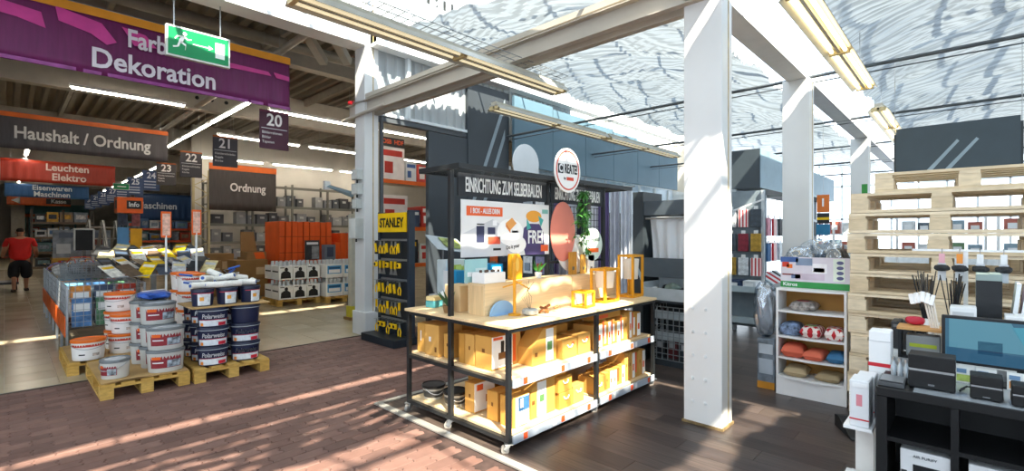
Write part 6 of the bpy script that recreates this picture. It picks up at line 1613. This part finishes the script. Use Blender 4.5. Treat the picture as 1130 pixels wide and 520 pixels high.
cab = tag(obj('power_cable', MB().tube([(3.22, 0.02, KT + 0.012), (3.18, 0.035, KT + 0.008), (3.13, 0.03, KT + 0.03), (3.14, 0.01, KT + 0.045), (3.2, 0.0, KT + 0.03)], 0.004, 6), BLACK), 'thin black cable looping between the two speaker boxes', 'cable')
wd = thing('corner_block', 'dark grey wedge block on the left end of the cube shelf', 'block', (3.06, 0.285, KT + 0.001))
obj('block', MB().prism([(0, -0.05, 0), (0.16, -0.05, 0), (0.16, -0.05, 0.025), (0, -0.05, 0.02)], (0, 0.105, 0)), M('4A4D50', 0.5, var=0.05), wd, bevel=0.002)
obj('top_film', MB().box(0.01, 0.15, -0.045, 0.05, 0.025, 0.027), M('6A6E72', 0.3), wd)
# white cartons showing a speaker in the lower compartments
for k, (yc, lab) in enumerate(((0.165, 'white product carton with speaker picture in the left lower compartment'), (-0.08, 'white product carton with speaker picture in the next lower compartment'))):
    t = carton('product_carton', lab, 'carton', (KX + 0.19, yc - 0.008, 0.296), (0.34, 0.185, 0.205), M('CFD1D3', 0.5, var=0.03), [('-x', 0.26, 0.80, 0.16, 0.42, BLACK), ('-x', 0.26, 0.80, 0.46, 0.68, BLACK), ('-x', 0.27, 0.79, 0.42, 0.46, WHITE), ('-x', 0.02, 0.14, 0.0, 0.5, M('2A2C2F', 0.5))], 0, 'white speaker cartons', seam=False)
    letters('AIR PURIFY', t, M('55585C', 0.5), (-0.172, 0.0, 0.178), 0.018, 1.0, 0.0, rz=-PI / 2)
# ---- screen behind
tv = thing('display_screen', 'wide black framed screen showing a blue room scene behind the speakers', 'screen', (3.46, -0.20, KT))
obj('bezel', MB().box(0, 0.03, -0.31, 0.31, 0.085, 0.335), BLACK, tv, bevel=0.004)
obj('stand_neck', MB().box(0.01, 0.03, -0.03, 0.03, 0.0, 0.09), BLACK, tv); obj('stand_foot', MB().box(-0.05, 0.08, -0.12, 0.12, 0, 0.008), BLACK, tv)
SCR = {}
def screen(col, st=0.5):
    key = ('SCR', col)
    if key not in _M:
        m = bpy.data.materials.new('screen_' + col); m.use_nodes = True
        b = m.node_tree.nodes['Principled BSDF']
        b.inputs['Base Color'].default_value = (0.01, 0.012, 0.015, 1); b.inputs['Roughness'].default_value = 0.15
        b.inputs['Emission Color'].default_value = rgb(col) + (1,); b.inputs['Emission Strength'].default_value = 0.75
        _M[key] = m
    return _M[key]
sp = obj('picture', MB().box(-0.002, 0.0, -0.295, 0.295, 0.10, 0.32), screen('4A7F9C'), tv)
for c, pts in (('6FB0C9', [(0.28, 0.32), (0.05, 0.32), (0.0, 0.20), (-0.1, 0.17), (0.28, 0.17)]), ('3A6F92', [(0.29, 0.17), (-0.29, 0.15), (-0.29, 0.10), (0.29, 0.10)]), ('2B4F70', [(0.17, 0.215), (0.08, 0.215), (0.08, 0.15), (0.17, 0.15)]), ('5FB9D4', [(0.05, 0.30), (-0.08, 0.31), (-0.12, 0.18), (-0.05, 0.15), (0.0, 0.20)]), ('86C6D6', [(-0.14, 0.32), (-0.295, 0.32), (-0.295, 0.22), (-0.2, 0.2)])):
    obj('picture_shape', MB().prism([(-0.0035, y, z) for y, z in pts], (0.0015, 0, 0)), screen(c), tv)
# table behind, white frame with goods
ct = thing('counter_table', 'low counter behind the cube shelf crowded with boxes and diffusers', 'counter', (3.62, -0.75, 0.008))
obj('top_board', MB().box(0, 0.95, 0, 1.16, 0.80, 0.83), M('DADCDD', 0.5), ct)
obj('front_panel', MB().box(0.02, 0.04, 0.02, 1.14, 0, 0.80), M('C9CCCE', 0.5), ct); obj('side_panel', MB().box(0.04, 0.93, 1.12, 1.14, 0, 0.80), M('E3E4E4', 0.5), ct); obj('back_panel', MB().box(0.91, 0.93, 0.02, 1.12, 0, 0.80), M('C9CCCE', 0.5), ct)
CT = 0.84
GW_ = 'white boxes around the counter'
RED = M('C8202E', 0.5)
for k, (x, y, z, w, d, h, c, lab, it2) in enumerate((
    (3.515, 0.375, KT - 0.21, 0.13, 0.10, 0.42, WHITE, 'tall white box with two red bands left of the corner block', [('-x', 0, 1, 0.52, 0.57, RED), ('-x', 0, 1, 0.86, 0.875, M('C9CBCD', 0.5)), ('+y', 0, 1, 0.52, 0.57, RED)]),
    (3.93, 0.335, CT, 0.16, 0.05, 0.17, BLACK, 'slim black case, first behind the tall white box', []), (3.93, 0.275, CT, 0.16, 0.05, 0.18, BLACK, 'slim black case, second behind the tall white box', []), (3.93, 0.215, CT, 0.16, 0.05, 0.175, BLACK, 'slim black case, third behind the tall white box', []))):
    if k == 0:
        carton('gift_box', lab, 'box', (x, y, 0.58), (w, d, h), c, it2, 0, GW_)
    else:
        carton('slim_case', lab, 'case', (x, y, z), (w, d, h), M('2A2C2F', 0.4), [('-x', 0.2, 0.8, 0.8, 0.9, M('6A6D70', 0.5))], 0, 'slim black cases')
# black frame shelf with a wooden top
bf = thing('frame_shelf', 'small black open frame shelf with light wooden top behind the speakers', 'shelf', (3.60, 0.20, CT - 0.0))
for s in (-0.105, 0.09): obj('side_frame', MB().box(0.0, 0.14, s, s + 0.015, 0, 0.165), BLACK, bf)
obj('wooden_top', MB().box(-0.01, 0.15, -0.11, 0.11, 0.165, 0.18), M('C9965A', 0.5, var=0.1), bf)
obj('base', MB().box(0, 0.14, -0.09, 0.09, 0, 0.012), BLACK, bf)
carton('lime_packet', 'grey packet with a lime stripe inside the black frame shelf', 'packet', (3.67, 0.195, CT + 0.0125), (0.09, 0.15, 0.12), M('8D9090', 0.5), [('-x', 0.1, 0.9, 0.45, 0.62, M('A9B62A', 0.5))])
for k in range(4):
    t = thing('clear_bottle', 'small clear bottle left of the large speaker, %s one' % ORD[k], 'bottle', (3.33 - 0.012 * k, 0.30 - 0.028 * k, KT + 0.003), group='clear bottles by the speaker')
    obj('glass', MB().lathe([(0.012, 0), (0.013, 0.05), (0.006, 0.065), (0.006, 0.08)], 12), M('B9C4CC', 0.1, var=0.2, spec=0.8), t, smooth=True); obj('cap', MB().cyl((0, 0, 0.08), (0, 0, 0.095), 0.008, n=10), STEEL, t)
# reed diffusers, flowers and stands on the counter
def reeds(label, x, y, col, n, h, base, bcol, z=CT):
    t = thing('reed_diffuser', label, 'diffuser', (x, y, z), group='reed diffusers on the counter')
    obj('bottle', MB().lathe([(base, 0), (base, 0.06), (base * 0.45, 0.08), (base * 0.45, 0.10)], 14), M(bcol, 0.3, var=0.05), t, smooth=True)
    b = MB()
    for k in range(n):
        a = random.uniform(0, 2 * PI); q = random.uniform(0.03, 0.075)
        b.tube([(0, 0, 0.05), (math.cos(a) * q * 0.5, math.sin(a) * q * 0.5, h * 0.55), (math.cos(a) * q, math.sin(a) * q, h * random.uniform(0.85, 1.0))], 0.0035, 5)
    obj('reeds', b, M(col, 0.7), t)
random.seed(3)
reeds('black reed diffuser, left of two on the counter', 4.25, 0.21, '17181A', 16, 0.48, 0.035, 'D9D3CC')
reeds('black reed diffuser, right of two on the counter', 4.25, 0.08, '1D1E20', 16, 0.46, 0.035, 'C9C3BC')
reeds('light wooden reed diffuser at the right picture edge', 4.20, -0.42, 'B9793A', 14, 0.40, 0.04, 'E3DDD4')
def orchid(label, x, y, z, lean):
    t = thing('white_flower', label, 'flower', (x, y, z), group='white artificial flowers on the counter')
    b = MB()
    for k in range(4): b.tube([(0, 0.01 * k, 0), (0.0, lean * 0.3 + 0.012 * k, 0.14), (-0.01, lean * 0.7 + 0.012 * k, 0.20), (-0.01, lean + 0.008 * k, 0.19)], 0.005, 6)
    obj('stems', b, M('E6DED2', 0.5), t)
    f = MB()
    for k in range(5):
        f.obox((-0.015, lean + 0.022 * (k - 2), 0.175 - 0.008 * abs(k - 2)), (0.02, 0.018, 0.06), (0.2, 0.3, 0.3 * k))
    obj('blossom', f, M('EEECEA', 0.6), t)
orchid('white tufted flower spray above the frame shelf, upper one', 3.86, 0.10, CT + 0.18 - 0.18, 0.09)
orchid('white tufted flower spray above the frame shelf, lower one', 3.66, 0.13, CT + 0.181, 0.07)
rb = tag(obj('red_ribbon', crumple(0.06, 0.09, 0.05, 77, 8), M('B81F38', 0.5), loc=(3.72, 0.235, CT + 0.181), smooth=True), 'small crumpled red ribbon on the frame shelf', 'ribbon')
carton('monitor_box', 'grey box with black front standing high on the counter', 'box', (4.30, -0.085, CT), (0.30, 0.115, 0.47), M('8FA09C', 0.4, var=0.05), [('-x', 0.0, 1.0, 0.0, 0.92, M('1A1C1F', 0.4))], 0.0)
carton('white_appliance', 'white ribbed appliance left of the black fronted box', 'appliance', (4.10, 0.03, CT), (0.16, 0.12, 0.27), WHITE, [('-x', 0.1, 0.9, 0.75, 0.9, M('C9CCCE', 0.4)), ('-x', 0.1, 0.9, 0.2, 0.5, M('D8DADB', 0.4))], 0.0)
carton('white_appliance', 'white low appliance right of the black fronted box', 'appliance', (4.10, -0.19, CT), (0.16, 0.08, 0.24), WHITE, [('-x', 0.1, 0.9, 0.75, 0.9, M('C9CCCE', 0.4))], 0.0)
for k in range(4):
    t = thing('white_folder', 'upright white folder right of the black fronted box, %s one' % ORD[k], 'folder', (4.32, -0.175 - 0.028 * k, CT + 0.0), group='white folders on the counter', rot=(0.10 + 0.03 * k, 0, 0))
    obj('cover', MB().box(-0.11, 0.11, -0.008, 0.008, 0.004, 0.42 - 0.02 * k), M(('E9EAEC', 'C9B9C6', 'E0E4E8', 'F0EEEA')[k], 0.45), t); obj('spine', MB().box(-0.114, -0.11, -0.010, 0.010, 0.004, 0.42 - 0.02 * k), WHITE, t)
rl = thing('hook_rail', 'white rail with hanging clips in front of the pallet stack', 'rail', (4.50, 0.0, CT))
obj('rail', MB().box(-0.02, 0.02, -0.40, 0.30, 0.60, 0.615), WHITE, rl)
for yy in (-0.36, 0.02): obj('support', MB().box(-0.012, 0.012, yy - 0.012, yy + 0.012, 0, 0.60), WHITE, rl)
for k, (yy, c) in enumerate(((0.14, 'E2A9B4'), (0.05, 'E8913A'), (-0.05, 'E6E8EA'), (-0.16, 'E6E8EA'))):
    t = thing('hanging_clip', '%s tagged clip with a black bow hanging from the white rail' % ('pink', 'orange', 'white left', 'white right')[k], 'clip', (4.46, yy, CT + 0.50), group='clips on the rail')
    obj('tag_card', MB().box(-0.004, 0.004, -0.022, 0.022, -0.10, 0.02), M('C9CDD2', 0.4), t); obj('colour_tag', MB().box(-0.006, 0.006, -0.016, 0.016, 0.02, 0.085), M(c, 0.5), t); obj('bow', crumple(0.03, 0.08, 0.045, 90 + k, 8), BLACK, t, (-0.02, 0, -0.035)); obj('hook', MB().tube([(0, 0, 0.08), (0, 0, 0.11), (0.03, 0, 0.118), (0.04, 0, 0.105)], 0.003, 5), STEEL, t)
for k, (y, c) in enumerate(((0.02, 'B9CC6A'), (-0.06, 'E8E8E4'), (-0.17, 'E9A05A'))):
    carton('picture_card', '%s picture card standing under the screen' % ('green', 'white', 'orange striped')[k], 'card', (3.40, y, KT + 0.003), (0.012, 0.075, 0.085), M('E9EAE6', 0.5), [('-x', 0.1, 0.9, 0.1, 0.5, M(c, 0.5, var=0.2, scale=30)), ('-x', 0.1, 0.6, 0.6, 0.85, M('6F8FB0', 0.5))], seam=False, bevel=0)
# ---- white side shelf left of the cube shelf
ws = thing('side_shelf', 'narrow white side shelf left of the black cube shelf', 'shelf', (3.08, 0.36, 0.008))
obj('upper_board', MB().box(0, 0.52, 0.005, 0.13, 0.52, 0.535), WS, ws); obj('back_board', MB().box(0.47, 0.485, 0.01, 0.10, 0.12, 0.52), M('DDDDDA', 0.5), ws); obj('lower_board', MB().box(0, 0.52, 0.005, 0.13, 0.10, 0.115), WS, ws); obj('front_stile', MB().box(0.10, 0.115, 0.01, 0.09, 0.115, 0.52), M('E9E7E2', 0.5), ws); obj('foot', MB().box(0.05, 0.48, 0.02, 0.11, 0, 0.10), WS, ws)
for k, (x, lab) in enumerate(((3.17, 'white carton with pink hourglass print on the side shelf, nearest'), (3.36, 'white carton on the side shelf behind the hourglass carton'))):
    carton('gift_box', lab, 'box', (x, 0.422, 0.545), (0.15, 0.085, 0.24 - 0.02 * k), M('DDE0E3', 0.5, var=0.03), [('-x', 0, 1, 0.14, 0.17, RED), ('-x', 0.35, 0.65, 0.45, 0.70, M('D98A94', 0.5)), ('-x', 0.15, 0.9, 0.86, 0.95, WHITE)], 0, GW_)
for k in range(2): carton('switch_box', 'small white box, %s on the lower board of the side shelf' % ('left', 'right')[k], 'box', (3.12, 0.462 - 0.055 * k, 0.125), (0.05, 0.045, 0.17), M('D9DADA', 0.5), [('-x', 0.3, 0.7, 0.4, 0.6, M('9EA2A6', 0.5))])
dp = thing('black_flap', 'black rubber wedge on the floor beside the side shelf', 'wedge', (4.55, 0.66, 0.010), 0.5)
obj('wedge', MB().prism([(-0.16, -0.07, 0), (0.16, -0.07, 0), (0.16, -0.07, 0.09), (0.1, -0.07, 0.10)], (0, 0.14, 0)), M('17181A', 0.6), dp); obj('lip', MB().box(-0.17, -0.13, -0.07, 0.07, 0, 0.012), M('2A2C2E', 0.6), dp)

# ================================================================ TEXTILE RACKS BEHIND
DKP = M('2F363B', 0.45, var=0.05)
cu = thing('curtain_display', 'dark curtain display unit with white drape behind the display rack', 'display unit', (5.40, 2.35, 0.008))
obj('side_wall', MB().box(0.0, 0.5, 0.56, 0.70, 0, 2.08), DKP, cu); obj('side_wall', MB().box(0.0, 0.5, -0.30, -0.25, 0, 1.98), DKP, cu)
obj('header', MB().box(0.02, 0.06, -0.25, 0.56, 1.79, 1.96), M('49525A', 0.45), cu)
obj('rail', MB().cyl((0.05, -0.25, 1.75), (0.05, 0.55, 1.75), 0.012, n=8), STEEL, cu)
obj('back_wall', MB().box(0.46, 0.50, -0.25, 0.56, 0, 1.95), DKP, cu)
obj('apron', MB().box(0.02, 0.06, -0.25, 0.56, 1.04, 1.27), M('4A545C', 0.45), cu)
for a in (0.0,): obj('diagonal_stripe', MB().prism([(-0.003, 0.57, 0.95), (-0.003, 0.57, 1.05), (-0.003, 0.695, 1.28), (-0.003, 0.695, 1.2)], (0.003, 0, 0)), LB, cu)
obj('shelf_board', MB().box(0.0, 0.46, -0.25, 0.56, 0.74, 0.78), M('5A646B', 0.45), cu)
dr = thing('white_drape', 'white curtain sample draped in the dark display unit', 'curtain', (5.52, 2.35, 1.22))
def fd(a, c):
    y = 0.53 - 0.75 * a
    return (0.03 * math.sin(a * 34) * (0.4 + 0.6 * (1 - c)) + 0.02 * math.sin(a * 13 + c * 3), y * (0.92 + 0.08 * c), 0.55 * c)
o = obj('cloth', MB().grid(fd, 70, 10), SHEET('EEF0F3', 0.3), dr); o.data.shade_smooth()
obj('hem', MB().box(0.02, 0.03, -0.20, 0.53, 0.53, 0.56), WHITE, dr)
tr_ = thing('goods_tray', 'grey tray of crumpled black and white packets in the curtain unit', 'tray', (5.36, 2.38, 0.79))
obj('tray', MB().box(-0.06, 0.36, -0.26, 0.48, 0, 0.014).box(-0.06, -0.05, -0.26, 0.48, 0.014, 0.14).box(0.35, 0.36, -0.26, 0.48, 0.014, 0.25).box(-0.05, 0.35, 0.47, 0.48, 0.014, 0.2), M('B4BDC2', 0.5), tr_)
obj('red_price_tag', MB().box(-0.063, -0.06, -0.24, -0.11, 0.03, 0.10), M('D8433A', 0.5), tr_)
for k in range(7):
    pillow('crumpled_packet', '%s crumpled packet, %s in the grey tray' % (('white', 'black', 'grey green')[k % 3], ORD[k]), (5.50 + 0.09 * (k % 2), 2.78 - 0.095 * k, 0.815 + 0.03 * (k % 3)), 0.20, 0.13, 0.10, M(('DFE3E2', '26292C', '8FA096')[k % 3], 0.35, var=0.25, scale=14), 0.4 * (k % 4), 'packets in the grey tray', rot=(0.35 * ((k % 3) - 1), 0.3, 0.5 * k))
wbk = thing('wire_basket_rack', 'tall grid fronted wire basket below the curtain unit tray', 'wire basket', (5.36, 2.38, 0.008))
b = MB(); wire_panel(b, (0, -0.02, 0.08), (0, 0.42, 0), (0, 0, 0.62), 6, 9, 0.008); obj('front_grid', b, M('9AA3A8', 0.4, 0.5), wbk)
b = MB(); wire_panel(b, (0, 0.40, 0.08), (0.4, 0, 0), (0, 0, 0.62), 5, 9, 0.008); obj('side_grid', b, M('9AA3A8', 0.4, 0.5), wbk)
for z in (0.35, 0.60): obj('grey_band', MB().box(0.03, 0.04, -0.27, 0.42, z - 0.05, z + 0.05), M('A9B4BA', 0.5), wbk)
obj('base', MB().box(0.02, 0.4, -0.27, 0.42, 0, 0.07), M('3A4147', 0.5), wbk)
for k in range(4): carton('dark_packet', 'dark boxed packet, %s in the wire basket under the tray' % ORD[k], 'packet', (5.60, 2.72 - 0.15 * k, 0.085), (0.26, 0.12, 0.22 + 0.03 * (k % 2)), M(('2B2F36', '6A2F34', '3C4650')[k % 3], 0.4, var=0.2), [('-x', 0.2, 0.8, 0.5, 0.8, M('B9BEC4', 0.5))], 0, 'packets in the wire basket')
# striped curtains hanging further back
hr = thing('curtain_rail', 'chrome rail carrying curtain lengths behind the display rack', 'rail', (6.6, 4.6, 0.0))
obj('rail', MB().cyl((0, -0.9, 2.30), (0, 1.0, 2.30), 0.014, n=8), STEEL, hr)
for s in (-0.85, 0.95): obj('post', MB().cyl((0, s, 0), (0, s, 2.3), 0.016, n=8), STEEL, hr)
for k in range(9):
    c, cn = (('E9EAEE', 'white'), ('7A6A9C', 'purple'), ('C9CBD6', 'silver'), ('D9DDE6', 'pale'), ('4A4660', 'dark violet'))[k % 5]
    t = thing('curtain_length', '%s curtain length, %s from left on the chrome rail' % (cn, ORD[k]), 'curtain', (6.6, 5.45 - 0.2 * k, 0.35), group='curtain lengths on the rail')
    ph = k
    def fc_(a, c2): return (0.05 * math.sin(a * 16 + ph), 0.09 - 0.18 * a, 1.92 * c2)
    o = obj('cloth', MB().grid(fc_, 20, 2), M(c, 0.8, var=0.08), t); o.data.shade_smooth()
    obj('top_band', MB().box(-0.012, 0.012, -0.085, 0.085, 1.90, 1.94), M(c, 0.8), t)
# dark goods wall with cards behind the rack
gw = thing('hook_wall', 'dark hook wall with hanging cards behind the wire grid', 'hook wall', (5.6, 5.0, 0))
obj('panel', MB().box(0, 0.05, -0.5, 0.85, 0.1, 2.2), M('3C434B', 0.5), gw); obj('base', MB().box(-0.2, 0.3, -0.5, 0.85, 0, 0.1), M('2B3036', 0.5), gw)
for r in range(4):
    for c in range(5):
        k = r * 5 + c
        cc, cn = (('D9DCE0', 'white'), ('8A86A8', 'lilac'), ('D86A3A', 'orange'), ('3A3F4A', 'black'), ('A9B4C0', 'grey'))[(r * 2 + c) % 5]
        t = thing('hanging_card', '%s product card, %s in the %s row of the hook wall' % (cn, ORD[c], ORD[r]), 'card', (5.55, 5.68 - 0.25 * c, 0.55 + 0.42 * r), group='cards on the hook wall')
        obj('card', MB().box(-0.01, 0.0, -0.09, 0.09, 0, 0.26), M(cc, 0.5, var=0.15, scale=12), t); obj('hook', MB().cyl((-0.05, 0, 0.24), (0.055, 0, 0.24), 0.004, n=5), STEEL, t); obj('product', MB().box(-0.03, -0.01, -0.05, 0.05, 0.04, 0.16), M(fc[(k * 3) % 8][0], 0.4), t)
# gondolas of textiles between the columns
def gondola(label, x0, x1, y0, y1, h, hdr, zone, seed):
    rnd = random.Random(seed)
    t = thing('textile_gondola', label, 'gondola', (x0, y0, 0.008))
    L_ = x1 - x0; D_ = y1 - y0
    obj('header_box', MB().box(0, L_, 0.1, D_, h, h + hdr), M('3C464D', 0.45, var=0.04), t); obj('header_side', MB().box(0.01, L_ - 0.01, 0.092, 0.10, h, h + hdr), M('7C97A6', 0.45, var=0.04), t)
    for xx in (0.05, L_ / 2, L_ - 0.05): obj('post', MB().box(xx - 0.025, xx + 0.025, D_ / 2 - 0.03, D_ / 2 + 0.03, 0, h), M('B9C2C6', 0.45, 0.3), t)
    obj('brace', MB().bar((0.0, D_ / 2 - 0.04, h - 0.45), (0.0, 0.04, h - 0.25), 0.025), WHITE, t); obj('brace', MB().bar((0.0, D_ / 2, 1.3), (0.0, 0.0, 1.5), 0.025), WHITE, t)
    obj('back_board', MB().box(0.06, L_ - 0.06, D_ / 2 - 0.01, D_ / 2 + 0.01, 0.2, h), M('8C979E', 0.5), t)
    for z in (0.70, 0.20): obj('shelf_board', MB().box(0, L_, 0.0, D_ / 2 - 0.02, z - 0.03, z), M('8E9AA0', 0.5), t)
    obj('price_rail', MB().box(0, L_, -0.02, -0.005, 0.67, 0.75), M('B9CBD2', 0.45), t)
    for z in (0.30, 0.50): obj('basket_rail', MB().box(0, L_, -0.02, -0.01, z, z + 0.07), M('AFC0C8', 0.4), t)
    for k in range(4): obj('red_price_tag', MB().box(L_ * (0.1 + 0.23 * k), L_ * (0.1 + 0.23 * k) + 0.12, -0.024, -0.02, 0.68, 0.74), M('D8433A', 0.5), t)
    for k in range(5): obj('foot', MB().box(L_ * k / 4.2, L_ * k / 4.2 + 0.05, 0.02, 0.08, 0, 0.17), M('5A646A', 0.5), t)
    cols = [('2F5F8F', 'blue'), ('B8323A', 'red'), ('DDE2E6', 'white'), ('3A3D42', 'black'), ('C98A9A', 'pink'), ('5F8A9A', 'teal')]
    for k in range(11):
        c, cn = cols[rnd.randrange(6)]
        carton('folded_textile', '%s folded textile, %s in the lower basket of %s' % (cn, ORD[k], zone), 'textile', (x0 + 0.12 + (L_ - 0.2) * k / 11, y0 + 0.12, 0.21), (0.16, 0.18, 0.26), M(c, 0.75, var=0.15), [('-y', 0.2, 0.8, 0.3, 0.7, M(cols[rnd.randrange(6)][0], 0.6))], 0, 'folded textiles in ' + zone, bevel=0.01, seam=False)
    for k in range(9):
        c, cn = cols[rnd.randrange(6)]
        t2 = thing('fabric_roll', '%s fabric roll lying slanted, %s on the tray of %s' % (cn, ORD[k], zone), 'roll', (x0 + 0.15 + (L_ - 0.3) * k / 9, y0 + 0.16, 0.762), group='fabric rolls on ' + zone, rot=(0.5, 0, 0))
        obj('roll', MB().cyl((0, -0.16, 0.04), (0, 0.16, 0.06), 0.045, n=12), M(c if k % 2 else 'DDE2E6', 0.7, var=0.1), t2, smooth=True); obj('end_label', MB().cyl((0, -0.165, 0.04), (0, -0.16, 0.04), 0.03, n=10), M('2F3F5F', 0.5), t2)
    for r in range(2):
        for k in range(8):
            c, cn = cols[rnd.randrange(6)]
            t2 = thing('hanging_textile', '%s hanging textile pack, %s in the %s hook row of %s' % (cn, ORD[k], ('lower', 'upper')[r], zone), 'textile', (x0 + 0.15 + (L_ - 0.3) * k / 8, y0 + 0.12 + 0.04 * (k % 2), 1.12 + 0.42 * r), group='hanging textiles of ' + zone)
            obj('pack', MB().box(-0.09, 0.09, -0.02, 0.02, 0, 0.30), check('C8202E', 'F2E6E4', 12) if k % 4 == 0 else M(c, 0.6, var=0.2, scale=14), t2, bevel=0.01); obj('hook', MB().cyl((0, 0.0, 0.29), (0, D_ / 2 - 0.14, 0.31), 0.005, n=5), STEEL, t2); obj('tab', MB().box(-0.03, 0.03, -0.004, 0.004, 0.30, 0.35), WHITE, t2)
gondola('near textile gondola with dark header between the two white columns', 8.2, 9.9, 2.30, 3.30, 2.30, 0.62, 'the near gondola', 3)
gondola('far textile gondola with dark header beyond the second column', 11.0, 13.6, 2.25, 3.2, 2.35, 0.5, 'the far gondola', 8)
# end cap of the near gondola, facing the camera
ec = thing('end_cap', 'silver end cap rack with hooks facing forward on the near gondola', 'end cap', (7.85, 2.30, 0.008))
obj('back_board', MB().box(0.28, 0.30, 0.0, 1.0, 0.1, 2.25), M('7F8C94', 0.5), ec)
for s in (0.03, 0.97): obj('post', MB().box(0.24, 0.28, s - 0.02, s + 0.02, 0, 2.25), M('C9D0D4', 0.45, 0.3), ec)
for z in (0.25, 0.72): obj('shelf_board', MB().box(-0.1, 0.28, 0.02, 0.98, z - 0.03, z), M('8E9AA0', 0.5), ec); obj('price_rail', MB().box(-0.115, -0.101, 0.02, 0.98, z - 0.04, z + 0.05), M('AFC0C8', 0.4), ec)
obj('brace', MB().bar((0.2, 0.0, 2.1), (0.2, 0.98, 1.75), 0.025), WHITE, ec)
for r in range(3):
    for k in range(5):
        c, cn = (('C8202E', 'red dotted'), ('D9DEE2', 'white'), ('B8923A', 'ochre'), ('8A2A3A', 'wine red'), ('46505A', 'slate'))[(k + 2 * r) % 5]
        t2 = thing('hanging_textile', '%s textile pack, %s in the %s row of the end cap' % (cn, ORD[k], ('lower', 'middle', 'upper')[r]), 'textile', (8.04, 2.41 + 0.185 * k, 0.92 + 0.38 * r), group='hanging textiles on the end cap')
        obj('pack', MB().box(-0.02, 0.02, -0.075, 0.075, 0, 0.28), check('C8202E', 'F2E6E4', 14) if (k + 2 * r) % 5 == 0 else M(c, 0.6, var=0.25, scale=16), t2, bevel=0.008); obj('hook', MB().cyl((-0.02, 0, 0.29), (0.09, 0, 0.31), 0.005, n=5), STEEL, t2); obj('tab', MB().box(-0.004, 0.004, -0.03, 0.03, 0.28, 0.33), WHITE, t2)
for k in range(4):
    carton('folded_textile', '%s folded textile, %s on the end cap tray' % (('white', 'navy', 'pale blue', 'grey')[k], ORD[k]), 'textile', (7.95, 2.44 + 0.23 * k, 0.735), (0.26, 0.19, 0.12), M(('DDE2E6', '2F3F5F', '9DB4C6', '7A848C')[k], 0.7, var=0.15), [('-x', 0.2, 0.8, 0.3, 0.7, WHITE)], 0, 'folded textiles on the end cap', bevel=0.01, seam=False)
# orange and blue hanging tag beyond the second column
tg = thing('hanging_tag', 'orange and blue vertical price tag hanging beyond the second column', 'tag', (9.0, 1.70, 1.62))
obj('orange_card', MB().box(0, 0.02, -0.085, 0.085, 0.30, 0.58), M('E0762A', 0.5), tg); obj('black_card', MB().box(0, 0.02, -0.085, 0.085, 0.12, 0.29), M('22262B', 0.5), tg); obj('yellow_band', MB().box(-0.002, 0, -0.085, 0.085, 0.18, 0.22), YELLOW, tg); obj('blue_card', MB().box(0, 0.02, -0.095, 0.095, -0.06, 0.11), M('2F7FA8', 0.5), tg); obj('wire', MB().cyl((0.01, 0, 0.58), (0.01, 0, 1.88), 0.003, n=4), STEEL, tg)
letters('1', tg, WHITE, (-0.004, 0, 0.45), 0.18, 1, 0.02, rz=-PI / 2)
gs = thing('green_sign', 'narrow green sign left of the pallet top beside the third column', 'sign', (7.6, 0.98, 1.85))
obj('panel', MB().box(0, 0.02, -0.03, 0.03, 0.0, 0.36), M('2F8F3A', 0.5), gs); obj('post', MB().cyl((0.03, 0, -1.84), (0.03, 0, 0.36), 0.012, n=8), STEEL, gs)
# racks at the far end of the greenhouse
for k, (x, y, lab) in enumerate(((17.5, 0.6, 'pale garden goods rack at the far right end'), (18.5, 3.2, 'pale garden goods rack at the far centre'), (16.5, -1.4, 'pale garden goods rack behind the pallets'))):
    t = thing('far_rack', lab, 'rack', (x, y, 0.008))
    for s in (-0.9, 0, 0.9): obj('post', MB().box(-0.03, 0.03, s - 0.03, s + 0.03, 0, 2.2), WHITE, t)
    for z in (0.4, 1.0, 1.6): obj('shelf_board', MB().box(-0.02, 0.5, -0.9, 0.9, z - 0.03, z), M('C9D2D6', 0.5), t)
    for z in (0.4, 1.0, 1.6):
        for j in range(5):
            c, cn = (('8FA6B4', 'blue grey'), ('D9DEE0', 'white'), ('6F8F6A', 'green'), ('B8695A', 'rust'), ('5F6A74', 'slate'))[(j * 2 + k + int(z * 5)) % 5]
            carton('far_goods', '%s pack, %s on the %s shelf of %s' % (cn, ORD[j], {0.4: 'low', 1.0: 'middle', 1.6: 'top'}[z], ('the far right rack', 'the far centre rack', 'the rack behind the pallets')[k]), 'pack', (x + 0.2, y - 0.7 + 0.34 * j, 0.008 + z), (0.35, 0.28, 0.30 + 0.05 * (j % 3)), M(c, 0.5, var=0.2), [('-x', 0.2, 0.8, 0.3, 0.7, WHITE)], 0, 'packs on the far racks', seam=False, bevel=0)
